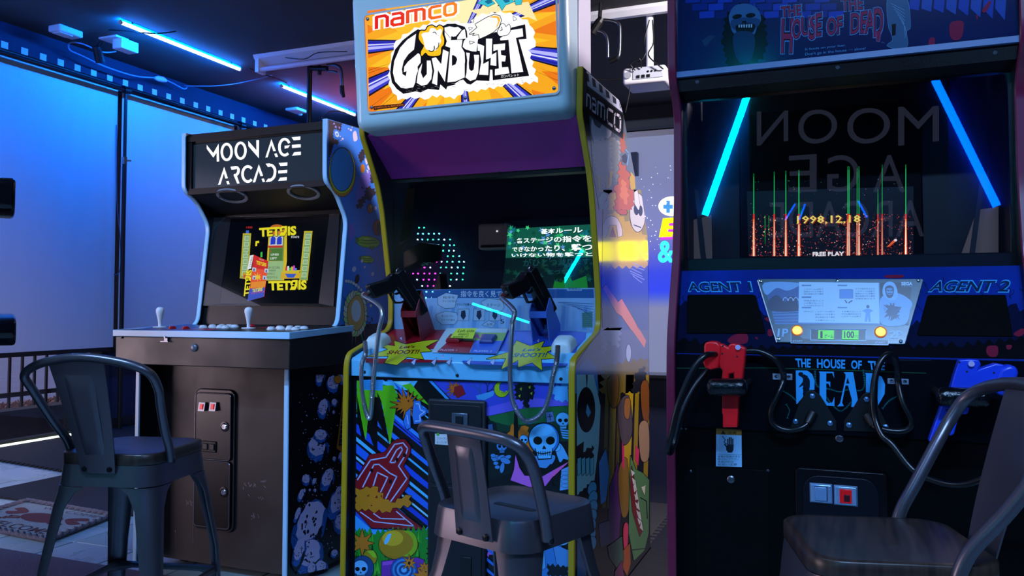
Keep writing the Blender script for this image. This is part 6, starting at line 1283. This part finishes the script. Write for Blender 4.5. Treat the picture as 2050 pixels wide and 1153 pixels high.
S.text(lt, 'THE', [(272, 195), (436, 200), (434, 292), (286, 288)], off=.03); S.text(lt, 'HOUSE', [(500, 200), (798, 208), (796, 306), (502, 298)], off=.03); S.text(lt, 'OF', [(858, 214), (972, 218), (968, 310), (860, 306)], off=.03); S.text(lt, 'THE', [(1034, 222), (1214, 228), (1212, 322), (1052, 316)], off=.03)
S.poly(lt, [(278, 322), (400, 324), (450, 360), (476, 430), (474, 525), (420, 525), (424, 440), (400, 380), (356, 360), (356, 600), (290, 676), (284, 672)]); 
S.poly('0a1428', [(306, 352), (330, 340), (356, 350), (356, 372), (400, 390), (425, 430), (420, 520), (384, 560), (350, 572), (376, 500), (346, 520), (362, 478), (310, 500), (350, 440), (348, 400), (312, 378)], sm=2)
S.poly(lt, [(520, 332), (676, 336), (682, 404), (660, 350), (598, 352), (598, 440), (640, 440), (640, 500), (620, 460), (598, 460), (598, 640), (620, 664), (660, 660), (684, 600), (684, 696), (590, 690), (528, 580), (530, 352)])
S.poly(lt, [(780, 342), (880, 340), (930, 630), (884, 706), (860, 704), (870, 640), (826, 480), (800, 480), (764, 660), (782, 696), (712, 700), (744, 664), (800, 400), (800, 362)]); S.poly('060a12', [(822, 396), (842, 460), (806, 460)])
S.poly(lt, [(1004, 348), (1110, 352), (1180, 390), (1216, 470), (1210, 570), (1140, 690), (1136, 600), (1140, 440), (1100, 390), (1082, 390), (1076, 556), (1014, 552), (1014, 366)])
S.build('panel_logo', lp)
for P, bolts, boss in (([(412, 530), (470, 536), (532, 578), (706, 850), (706, 955), (214, 944), (300, 700), (352, 600)], ((453, 590), (276, 855), (639, 874)), ((455, 775), (398, 885))), ([(975, 580), (1012, 558), (1076, 562), (1262, 935), (1215, 966), (782, 958), (786, 850), (930, 640)], ((1022, 624), (837, 893), (1221, 912)), ((1030, 800), (1095, 908)))):
    pq = part('cable_plate', mat('05070b', .45), lp, lambda q: q.slab([atv(*K(*p), LV)+Vector((0, -.003, 0)) for p in P], (0, -1, 0), .003), bevel=.001)
    for p in bolts: part('bolt', mat('5a88b8', .3, .6), lp, lambda q: q.lathe(atv(*K(*p), LV)+Vector((0, -.003, 0)), (0, -1, 0), [(.0062, 0), (.006, .003), (.003, .005), (.0005, .0054)], 12), smooth=True)
    a, c = atv(*K(*boss[0]), LV-.004), atv(*K(*boss[1]), LV-.022)
    part('cable_boss', m_black, lp, lambda q: q.tube([a, a*.4+c*.6, c], [.012, .011, .008], 12), smooth=True)
for x0, y0, x1, y1 in ((36, 352, 244, 424), (1240, 404, 1464, 470)):
    a, c = atv(*K(x0, y0), LV), atv(*K(x1, y1), LV); mx = (a.x+c.x)/2
    o = part('cable_clamp', mat('9ab0cc', .3, .5), lp, lambda q: q.box((a.x, LV-.003, c.z), (c.x, LV, a.z)).tube([(mx, LV-.004, c.z), (mx, LV-.004, a.z)], .008, 12), bevel=.001)
    for u in (a.x+.008, c.x-.008): part('screw', m_chrome, lp, lambda q: q.lathe((u, LV-.003, (a.z+c.z)/2), (0, -1, 0), [(.004, 0), (.0005, .003)], 10))
# padded gun rests
def rest(p0, p1):
    a, c = atv(*p0, 1.912), atv(*p1, 1.912); d = (c-a).normalized(); r = .0205; n_ = 10
    pts = [a+d*(t*r*.9) for t in (0, .15, .4, .75)]+[c-d*(t*r*.9) for t in (.75, .4, .15, 0)]; rs = [r*.45, r*.75, r*.95, r, r, r*.95, r*.75, r*.45]
    o = part('gun_rest', mat('08090d', .22, bump=.25, bscale=120), HC, lambda q: q.tube(pts, rs, 18), smooth=True)
    for e in (a+d*.012, c-d*.012): part('rest_arm', m_black, o, lambda q: q.tube([e, e+Vector((0, .148, .0))], .008, 10))
rest((1416, 775), (1497, 775)); rest((1874, 794), (1982, 797))
# warning label, coin door, little details
S = Art(plane_v(LV+.006), H3, rough=.4, lift=.0008)
S.poly('8ccaf4', [(296, 306), (440, 314), (442, 526), (294, 522)]); S.poly('8a6a24', [(296, 306), (440, 314), (440, 346), (296, 340)]); S.poly('1a1408', [(322, 338), (336, 316), (350, 340)]); S.text('2a2008', '注意', (362, 322, 412, 340), off=.02)
hp = '0a1a2c'; S.poly(hp, [(352, 408), (360, 400), (368, 398), (396, 398), (394, 430), (386, 444), (364, 444), (352, 428)])
for k in range(4): S.stroke(hp, [(362+k*9.5, 404), (362+k*9.5, 362-(4 if k in (1, 2) else -4))], 7.5)
S.stroke(hp, [(356, 412), (344, 396)], 8); S.stroke(hp, [(330, 350), (348, 372), (340, 384), (356, 396)], 4); S.stroke('3a6a90', [(300, 452), (438, 456)], 2)
for k in range(4): S.text('1c3c58', ('感電の危険がある', '開けないで下さい', '係員以外は', '取扱い注意')[k], (304, 460+k*15, 304+(128, 120, 90, 110)[k], 472+k*15))
lb = S.build('warning_label', HC)
m_kd = mat('080a10', .35, bump=.03, bscale=250, spec=.25)
a, c = atv(*H3(744, 516), LV+.006), atv(*H3(1272, 566), LV+.006)
cd2 = MB(); rr_slab(cd2, rrect(a.x, .05, c.x, (a.z+c.z)/2, .012), LV+.006, .010); cd2 = cd2.build('coin_door', m_kd, HC, bevel=.003)
a2, c2 = atv(*H3(790, 562), LV-.004), atv(*H3(1222, 600), LV-.004)
q = MB(); rr_slab(q, rrect(a2.x, .07, c2.x, (a2.z+c2.z)/2, .035), LV-.004, .006); q.build('door_leaf', mat('0a0e18', .4, bump=.03, bscale=250, spec=.25), cd2, bevel=.002)
m_plate = mat('9ac0ea', .28, .6)
for P, red in (([(826, 612), (958, 624), (958, 738), (826, 730)], 0), ([(964, 626), (1102, 634), (1102, 756), (964, 742)], 1)):
    W_ = [atv(*H3(*p), LV-.010) for p in P]; x0, x1 = W_[0].x, W_[1].x; z1 = (W_[0].z+W_[1].z)/2; z0 = (W_[2].z+W_[3].z)/2
    o = MB(); o.loft([rrc for rrc in ([(x, LV-.010, z) for x, z in ((x0, z0), (x1, z0), (x1, z1), (x0, z1))], [(x, LV-.016, z) for x, z in ((x0+.004, z0+.004), (x1-.004, z0+.004), (x1-.004, z1-.004), (x0+.004, z1-.004))])]); o = o.build('coin_plate', m_plate, cd2, bevel=.001)
    mx, mz = (x0+x1)/2, (z0+z1)/2
    part('coin_slot', mat('c01020', .3, emit=.45) if red else mat('88b4e4', .3, .5), o, lambda q: q.box((mx-.013, LV-.0185, mz-.016), (mx+.013, LV-.0155, mz+.016)), bevel=.0015)
    if red: part('reject_button', mat('40101c', .3), o, lambda q: q.box((mx-.004, LV-.021, mz-.012), (mx+.009, LV-.018, mz+.004)), bevel=.001)
    else: part('slot_line', mat('20304a', .4), o, lambda q: q.box((mx-.014, LV-.0189, mz+.0165), (mx+.014, LV-.016, mz+.0175)).box((mx+.0135, LV-.0189, mz-.016), (mx+.0145, LV-.016, mz+.017)))
for p in ((998, 362), (380, 596)):
    part('barrel_lock', m_steel, HC, lambda q: q.lathe(atv(*H3(*p), LV+.006), (0, -1, 0), [(.0095, 0), (.009, .003), (.006, .0045), (.005, .003)], 14), smooth=True)
for p in ((95, 306), (120, 306), (150, 550), (590, 548)): part('bolt', m_steel, HC, lambda q: q.lathe(atv(*H3(*p), LV+.006), (0, -1, 0), [(.004, 0), (.0005, .003)], 8))
part('service_flap', mat('050608', .5, spec=.1), HC, lambda q: q.slab([atv(*H3(*p), LV+.006)+Vector((0, -.0015, 0)) for p in ((178, 520), (592, 548), (598, 1180), (178, 1180))], (0, -1, 0), .0015), bevel=.0008)
# the two coloured guns
def prop_gun(name, lab, h, frame, v, body, butt, barrel, lens, screws, cable, grp):
    m = mat(h, .34, coat=.2); g0 = atv(*frame(*body[0]), v)
    t = thing('light_gun', lab, 'light gun', g0)
    def ex(nm, P, th, par=t, bev=.006, mm=m): 
        W_ = [atv(*frame(*p), v) for p in P]; return part(nm, mm, par, lambda q: q.slab([p+Vector((0, -th/2, 0)) for p in W_], (0, -1, 0), th), bevel=bev, seg=3)
    b_ = ex('gun_body', body, .034); ex('grip_butt', butt, .046, bev=.010); ex('barrel', barrel, .030, bev=.004)
    c = atv(*frame(*lens), v-.017); part('sight_lens', mat('b8b8e8', .15), b_, lambda q: q.tube([c, c+Vector((0, -.006, 0))], .006, 12))
    for p in screws: part('screw_hole', m_black, b_, lambda q: q.cyl(atv(*frame(*p), v-.0168), atv(*frame(*p), v-.0176), .0022, 8))
    part('cable', mat('0c0d11', .3), t, lambda q: q.tube(smooth_path(cable, 10), .0075, 10), smooth=True)
    return t
RF, BF = fr(1330, 650, .21676), fr(1850, 650, .2601)
KV = lambda x, y, v: atv(*K(x, y), v)
prop_gun('red', 'red light gun hanging muzzle down in the left padded rest', 'f01420', RF, 1.952,
    [(505, 175), (540, 175), (596, 208), (602, 182), (640, 168), (690, 182), (756, 214), (748, 330), (736, 430), (722, 560), (650, 560), (648, 440), (604, 452), (600, 560), (530, 560), (546, 420), (516, 384), (508, 300)],
    [(398, 158), (440, 150), (498, 156), (530, 190), (534, 250), (520, 330), (512, 396), (440, 412), (388, 392), (368, 340), (380, 262), (380, 182)],
    [(545, 545), (700, 545), (692, 700), (680, 940), (548, 940), (548, 822), (540, 812)], (682, 208), ((540, 196), (672, 295), (535, 268)),
    [atv(*RF(500, 282), 1.945), atv(*RF(440, 272), 1.92), atv(*RF(360, 300), 1.90), atv(*RF(250, 450), 1.89), atv(*RF(130, 740), 1.88), atv(*RF(70, 980), 1.88), atv(*RF(40, 1120), 1.89), atv(*RF(52, 1180), 1.92), atv(*RF(90, 1090), 1.95), atv(*RF(170, 800), 1.97), atv(*RF(290, 560), 1.99), atv(*RF(430, 400), 2.01), atv(*RF(600, 280), 2.03), atv(*RF(780, 242), 2.035), atv(*RF(900, 255), 2.035), atv(*RF(1020, 320), 2.035), atv(*RF(1088, 420), 2.04), KV(150, 420, LV-.012), KV(95, 560, 2.035), KV(22, 740, 2.03), KV(30, 860, 2.03), KV(110, 930, 2.03), KV(220, 952, 2.03), KV(330, 930, 2.03), KV(398, 888, LV-.024)], '')
prop_gun('blue', 'blue light gun hanging muzzle down in the right padded rest', '1c44e0', BF, 1.952,
    [(262, 268), (350, 262), (412, 268), (430, 300), (412, 338), (440, 328), (540, 295), (610, 305), (580, 400), (575, 474), (520, 468), (440, 484), (350, 486), (320, 600), (150, 600), (200, 470), (222, 390)],
    [(572, 336), (640, 302), (698, 318), (712, 368), (690, 430), (660, 510), (606, 545), (548, 532), (524, 474), (545, 400)],
    [(135, 590), (350, 590), (342, 640), (330, 682), (266, 686), (226, 830), (206, 850), (176, 842), (140, 942), (28, 890)], (362, 300), ((272, 288), (330, 360), (538, 370), (516, 458), (175, 655), (95, 890)),
    [atv(*BF(600, 432), 1.925), atv(*BF(680, 434), 1.90), atv(*BF(770, 460), 1.87), atv(2085, 800, 1.84), atv(2105, 860, 1.82), atv(2085, 920, 1.82), atv(2048, 907, 1.83) if False else atv(2060, 905, 1.83), atv(*H3(1960, 515), 1.86), atv(*H3(1850, 580), 1.88), atv(*H3(1700, 628), 1.90), atv(*H3(1560, 612), 1.92), atv(*H3(1420, 545), 1.94), atv(*H3(1300, 400), 1.96), KV(1180, 1000, 1.97), KV(1110, 820, 1.985), KV(1088, 620, 1.99), KV(1110, 400, 2.0), KV(1170, 230, 2.01), KV(1250, 158, 2.02), KV(1320, 200, 2.03), KV(1348, 320, 2.035), KV(1352, 436, LV-.012), KV(1400, 650, 2.035), KV(1490, 840, 2.03), KV(1470, 930, 2.03), KV(1380, 962, 2.03), KV(1250, 955, 2.03), KV(1150, 930, 2.03), KV(1096, 908, LV-.024)], '')
# ================================================================== cabinet cut off by the left edge of the picture
NC = thing('arcade_cabinet', 'black arcade cabinet mostly outside the left edge of the picture', 'arcade cabinet', (-2.3, 1.35, 0))
ND = Vector((*ray(-12, 560).xy, 0)).normalized(); NX = Vector((ND.y, -ND.x, 0))        # its right side runs along this sight line
NXF = Matrix(((NX.x, ND.x, 0, 0), (NX.y, ND.y, 0, 0), (0, 0, 1, 0), (0, 0, 0, 1)))
zr = lambda y, d: CAMH+d*(ray(1.5, y).z/ray(1.5, y).xy.length)
np_ = [(2.45, .03), (2.45, .78), (2.47, .95), (2.60, .97), (2.70, 1.3), (2.56, 1.36), (2.54, 1.62), (2.9, 1.64), (3.05, 1.5), (3.05, .03)]
def npart(nm, m, fn, **k): q = MB(); q.X = NXF; fn(q); return q.build(nm, m, NC, **k)
npart('body', m_lblack, lambda q: q.prism_u(np_, -.66, -.02), bevel=.004)
for a in (-.68, -.02): npart('side_panel', mat('0a0c14', .2), lambda q: q.prism_u(np_, a, a+.02))
npart('control_deck', mat('080a12', .12), lambda q: q.loft([[(u, 2.36+d, z) for d, z in ((.03, zr(692, 2.4)), (0, zr(672, 2.4)), (0, zr(642, 2.4)), (.05, zr(632, 2.4)), (.2, zr(628, 2.5)), (.2, zr(692, 2.4)))] for u in (-.7, .001, .049)]), bevel=.008)
npart('marquee_box', mat('080a10', .2), lambda q: q.loft([[(u, 2.40+d, z) for d, z in ((.03, zr(430, 2.42)), (0, zr(415, 2.42)), (0, zr(362, 2.42)), (.02, zr(355, 2.42)), (.12, zr(355, 2.5)), (.12, zr(430, 2.42)))] for u in (-.7, .001, .041)]), bevel=.008)
# ================================================================== bar stools
m_wood = mat('3a2b24', .38, var=.35, vscale=14, rvar=.1)
def wood_mat():
    m = bpy.data.materials.new('dark_wood'); m.use_nodes = True; nt = m.node_tree; b = nt.nodes['Principled BSDF']
    tc = nt.nodes.new('ShaderNodeTexCoord'); mp = nt.nodes.new('ShaderNodeMapping'); mp.inputs['Scale'].default_value = (60, 4, 4); nz = nt.nodes.new('ShaderNodeTexNoise'); nz.inputs['Scale'].default_value = 1.5; nz.inputs['Detail'].default_value = 7
    cr = nt.nodes.new('ShaderNodeValToRGB'); cr.color_ramp.elements[0].color = (*lin('1e1613'), 1); cr.color_ramp.elements[1].color = (*lin('44322a'), 1); cr.color_ramp.elements[0].position = .3; cr.color_ramp.elements[1].position = .7
    nt.links.new(tc.outputs['Object'], mp.inputs[0]); nt.links.new(mp.outputs[0], nz.inputs[0]); nt.links.new(nz.outputs[0], cr.inputs[0]); nt.links.new(cr.outputs[0], b.inputs['Base Color']); b.inputs['Roughness'].default_value = .36
    return m
m_wood = wood_mat()
m_gun_ = mat('66626a', .32, .75)
def stool(lab, c, yaw, sz, hw, wood, tube, panel, grp=None, splay=.042, mtl=m_gun_):
    t = thing('bar_stool', lab, 'stool', (c[0], c[1], 0))
    X = Matrix.Translation((c[0], c[1], 0)) @ Matrix.Rotation(yaw, 4, 'Z')
    def pt(nm, m, fn, par=t, **k): q = MB(); q.X = X; fn(q); return q.build(nm, m, par, **k)
    top = sz-(.030 if wood else 0)
    R0 = rrect(-hw, -hw, hw, hw, .055, 8); R1 = rrect(-hw-.006, -hw-.006, hw+.006, hw+.006, .058, 8)
    L = lambda R, z, s=1.: [(p[0]*s, p[1]*s, z) for p in R]
    def pan(q):
        if wood: q.loft([L(R1, top-.055), L(R0, top), L(R0, top, .93)])
        else: q.loft([L(R1, top-.058), L(R0, top-.006), L(R0, top, .985), L(R0, top-.001, .95), L(R0, top-.007, .90), L(R0, top-.010, .5)])
    st = pt('seat_pan', mtl, pan, smooth=True, ang=50)
    if wood: pt('wood_seat', m_wood, lambda q: q.loft([L(R0, top, .99), L(R0, top+.003, 1.005), L(R0, top+.027, 1.005), L(R0, top+.030, .985), L(R0, top+.030, .9)]), smooth=True, ang=50)
    else: pt('seat_slot', m_black, lambda q: q.loft([[(p[0]+.0, p[1], top-.0096) for p in rrect(-.055, -.011, .055, .011, .0105, 5)], [(p[0], p[1], top-.0088) for p in rrect(-.053, -.009, .053, .009, .0088, 5)]]))
    for sx in (-1, 1):
        for sy in (-1, 1):
            def leg(q):
                rings = []
                for zz, a, off in (((top-.058, .092, .004), (top-.075, .070, .006), (top-.115, .052, .012)) if wood else ((top-.0585, .066, -.004), (top-.09, .060, -.001), (top-.13, .054, .004)))+((.30, .040, .012+splay*(top-.30)/top), (.012, .030, splay)):
                    cx, cy = hw+off, hw+off; r = min(.045, a*.75); o = []
                    arcp = [(cx-r+r*math.cos(k*pi/12), cy-r+r*math.sin(k*pi/12)) for k in range(7)]
                    o = [(cx, cy-a)]+arcp+[(cx-a, cy)]+[(cx-a, cy-.004)]+[(p[0]-.004, p[1]-.004) for p in arcp[::-1]]+[(cx-.004, cy-a)]
                    o = [(sx*p[0], sy*p[1], zz) for p in o]; rings.append(o)
                q.loft(rings)
            lg = pt('leg', mtl, leg, smooth=True, ang=35)
            pt('foot', m_black, lambda q: q.lathe((sx*(hw+splay-.012), sy*(hw+splay-.012), 0), (0, 0, 1), [(.018, 0), (.018, .012), (.012, .014)], 10), par=lg)
    zb = .22; o = hw+splay*(top-zb)/top-.008
    for a, b_ in (((-o, -o), (o, -o)), ((o, -o), (o, o)), ((o, o), (-o, o)), ((-o, o), (-o, -o))):
        pt('stretcher', mtl, lambda q: q.tube([(a[0], a[1], zb), (a[0]*.84+b_[0]*.16, a[1]*.84+b_[1]*.16, zb+.006), (a[0]*.16+b_[0]*.84, a[1]*.16+b_[1]*.84, zb+.006), (b_[0], b_[1], zb)], [.016, .010, .010, .016], 8), smooth=True)
    bt = pt('back_tube', mtl, lambda q: q.tube(smooth_path(tube, 8), .0115, 12), smooth=True)
    for e in (tube[0], tube[-1]):
        s = 1 if e[0] > 0 else -1
        pt('bolt', mat('3a3c44', .3, .8), lambda q: q.lathe((e[0]+s*.006, e[1], e[2]), (s, 0, 0), [(.0075, 0), (.006, .005), (.0005, .006)], 10), par=bt)
    # back panel with pressed rib
    (xb, wb_, yb, zb_), (xt, wt_, yt, zt__) = panel
    bow = .004
    F = lambda s, k, off=0.: (xb+(xt-xb)*k+s*(wb_+(wt_-wb_)*k)/2, yb+(yt-yb)*(k**1.25)+bow*s*s-off, zb_+(zt__-zb_)*k)
    def bp(q):
        for off in (0., .0025):
            pass
        g = [[F(-1+2*i/8, k/8) for i in range(9)] for k in range(9)]; h = [[F(-1+2*i/8, k/8, .003) for i in range(9)] for k in range(9)]
        vs = [p for r_ in g for p in r_]+[p for r_ in h for p in r_]; fs = []
        for k in range(8):
            for i in range(8): a = k*9+i; fs += [(a, a+1, a+10, a+9), (81+a, 81+a+9, 81+a+10, 81+a+1)]
        ed = [i for i in range(9)]+[9*k+8 for k in range(1, 9)]+[72+i for i in range(7, -1, -1)]+[9*k for k in range(7, 0, -1)]
        for i in range(len(ed)): a, b2 = ed[i], ed[(i+1) % len(ed)]; fs.append((b2, a, 81+a, 81+b2))
        q.add(vs, fs)
    pnl = pt('back_panel', mtl, bp, smooth=True, ang=50)
    def rib(q):
        q.loft([[F(s, k, .003) for s, k in rrect(-.56, .16, .56, .88, .12, 4)], [F(s, k, .0055) for s, k in rrect(-.50, .185, .50, .855, .10, 4)], [F(s, k, .0056) for s, k in rrect(-.3, .3, .3, .75, .05, 4)]])
    pt('pressed_rib', mtl, rib, par=pnl, smooth=True, ang=60)
    for s in (-1, 1): pt('bolt', mat('16171c', .3, .6), lambda q: q.lathe(F(s*.72, .035, .003), (0, -1, 0), [(.0075, 0), (.0065, .004), (.0005, .005)], 12), par=pnl, smooth=True)
    return t
LT = [(.150, -.068, .585), (.151, -.080, .625), (.154, -.105, .67), (.168, -.150, .745), (.180, -.180, .79), (.172, -.205, .830), (.130, -.222, .853), (.05, -.230, .868), (-.02, -.231, .871), (-.09, -.226, .862), (-.15, -.216, .845), (-.184, -.205, .820), (-.178, -.185, .785), (-.163, -.130, .70), (-.152, -.080, .635), (-.150, -.06, .585)]
stool('dark metal bar stool with wooden seat and tall back at the small cabinet', (-1.844, 1.747), math.radians(13), .612, .142, True, LT, ((-.008, .098, -.150, .563), (-.022, .158, -.229, .862)))
MT = [(.150, -.080, .565), (.151, -.090, .61), (.152, -.120, .695), (.148, -.143, .735), (.130, -.156, .752), (.09, -.163, .760), (0, -.166, .764), (-.08, -.163, .764), (-.108, -.155, .758), (-.124, -.140, .742), (-.130, -.118, .70), (-.147, -.06, .61), (-.149, -.045, .565)]
stool('plain metal bar stool with slotted seat and low back before the tall cabinet', (-.628, 1.577), math.radians(-19), .598, .128, False, MT, ((.016, .096, -.140, .557), (.008, .088, -.163, .758)), splay=.062)
stool('dark bar stool with wooden seat turned sideways at the bottom right corner', (.060, 1.520), math.radians(104), .612, .142, True, LT, ((-.008, .098, -.150, .563), (-.022, .158, -.229, .862)))

# ================================================================== front wall behind the camera: light bars, sign, LED curtain, air conditioner
WV = VF
def mir(p, gv, wv): 
    r = ray(*p); t = gv/r.y; q = EYE+r*t; d = Vector((r.x, -r.y, r.z)); return q+d*((wv-q.y)/d.y)
led_bar(mir((1521, 120), GH-.013, WV+.035), mir((1411, 431), GH-.013, WV+.035), (0, -1, 0), 'slanted cyan LED bar left in the reflection on the dark cabinet', 'slanted LED bars on the front wall', k=38., colour=(.0, .62, 1.), r=.030)
led_bar(mir((1872, 160), GH-.013, WV+.035), mir((1996, 413), GH-.013, WV+.035), (0, -1, 0), 'slanted blue LED bar right in the reflection on the dark cabinet', 'slanted LED bars on the front wall', k=24., colour=(.0, .09, 1.), r=.030)
for k, (a, c) in enumerate((((1572, 440), (1592, 408)), ((1600, 440), (1612, 408)), ((1718, 402), (1736, 436)))):
    led_bar(mir(a, GH-.013, WV+.03), mir(c, GH-.013, WV+.03), (0, -1, 0), ('first', 'second', 'third')[k]+' short blue LED bar from the left, low in the dark cabinet reflection', 'short LED bars on the front wall', k=8., colour=(.0, .12, 1.), r=.008)
sg = thing('wall_sign', 'pale lettered sign on the front wall, seen mirrored in the dark cabinet glass', 'sign', (0, WV+.02, 2.2))
m_sign = mat('6a7090', .5, emit=.75)
def wall_text(body, q, par, m, off=.0):
    vs, fs = text_mesh(body, off, 0., 8); P = [mir(p, GH-.013, WV+.024) for p in q]     # corners as read on the wall: TL TR BR BL
    b = MB(); b.add([(P[0]*(1-u)+P[1]*u)*(1-v)+(P[3]*(1-u)+P[2]*u)*v for u, v in vs], fs)
    return b.build('letters', m, par)
part('board', mat('101118', .7), sg, lambda q: q.box((mir((1500, 195), GH, WV).x, WV+.004, mir((1500, 480), GH, WV).z), (mir((1895, 195), GH, WV).x, WV+.02, mir((1500, 190), GH, WV).z)))
for i, (ch, x0, x1) in enumerate((('M', 1880, 1798), ('O', 1782, 1696), ('O', 1676, 1598), ('N', 1578, 1515))): wall_text(ch, [(x0, 212-i*-3), (x1, 214+i*3), (x1, 292), (x0, 282)], sg, m_sign)
for i, (ch, x0, x1) in enumerate((('A', 1812, 1748), ('G', 1720, 1656), ('E', 1635, 1578))): wall_text(ch, [(x0, 308), (x1, 312), (x1, 384), (x0, 384)], sg, m_sign)
wall_text('ARCADE', [(1850, 400), (1540, 404), (1540, 476), (1850, 474)], sg, m_sign)
# LED curtain with a coloured dotted picture
lc = thing('led_curtain', 'string curtain of pink and green LED dots on the front wall', 'light', (-4.2, WV+.1, 1.2))
R = random.Random(12)
dots = {'p': MB(), 'g': MB(), 'c': MB(), 'w': MB()}
strings = MB()
LCF = fr(735, 380, .2429)
ROWS = ((312, '428g 470g'), (362, '420c 460c 508c 552c 595c'), (410, '417w 455c 500g 545g 590c 636w 685g'), (457, '540g 590c 630g 683c 718g'), (502, '405p 445p 580c 628g 675c 715w'), (547, '400p 438w 485p 530p 578p 665g 710g 760c'),
        (593, '395p 430w 480p 527p 573p 615w 660g 705c 758c 798w'), (640, '388p 425p 473p 522w 608g 652g 698w 748c 798g'), (690, '380p 420p 472p 515p 562p 603g 693g 742c 792g'), (740, '412w 465p 510p 556p 597p 642g 690g 738w 788g'), (792, '455w 500p 548p 590p 637g 683w'),
        (840, '490c 540c 583w 630c 677c'), (890, '485c 532c 580w 628w'), (940, '527c 575w'), (990, '520c 568w'))
for y, row in ROWS:
    for e in row.split():
        p = mir(LCF(int(e[:-1]), y), GV-.006, WV+.08); dots[e[-1]].lathe((p.x, p.y+.006, p.z), (0, 1, 0), [(.0005, -.008), (.009, -.004), (.009, .004), (.0005, .008)], 8)
for x in range(385, 820, 44):
    top, bot = mir(LCF(x+22, 215), GV-.006, WV+.074), mir(LCF(x-20, 1000), GV-.006, WV+.074); strings.tube([(top.x, top.y, top.z), (bot.x, bot.y, bot.z)], .002, 4)
strings.build('strings', m_black, lc)
for k, h, s in (('p', (1., .04, .6), 26.), ('g', (.05, 1., .5), 18.), ('c', (.15, .8, 1.), 22.), ('w', (.6, .85, 1.), 24.)):
    o = dots[k].build('led_dots', mat(h, .4, emit=s, sample=False), lc); o['kind'] = 'stuff'
# air conditioner
a, c = mir((956, 448), GV-.006, WV+.2), mir((1018, 498), GV-.006, WV+.2)
ac = thing('air_conditioner', 'white wall air conditioner on the front wall, seen only in the glass', 'air conditioner', ((a.x+c.x)/2, WV+.1, c.z))
x0, x1 = sorted((a.x, c.x))
part('body', mat('c8c8cc', .4), ac, lambda q: q.box((x0, WV+.005, c.z), (x1, WV+.2, a.z)), bevel=.03, seg=3)
part('louvre', m_dark, ac, lambda q: q.box((x0+.04, WV+.195, c.z+.02), (x1-.04, WV+.204, c.z+.05)))
part('display', mat('ffffff', .4, emit=9.), ac, lambda q: q.box((x0+(x1-x0)*.62, WV+.200, c.z+(a.z-c.z)*.66), (x0+(x1-x0)*.65, WV+.206, c.z+(a.z-c.z)*.72)))
led_bar(mir((1166, 500), GV-.006, WV+.03), mir((1116, 586), GV-.006, WV+.03), (0, -1, 0), 'leaning cyan LED bar right in the reflection on the tall cabinet', 'leaning LED bars on the front wall', k=24., colour=(.0, .75, .9), r=.018)
led_bar(mir((946, 608), GV-.006, WV+.03), mir((1060, 646), GV-.006, WV+.03), (0, -1, 0), 'nearly flat cyan LED bar low on the front wall', 'leaning LED bars on the front wall', k=16., colour=(.0, .75, .9), r=.014)
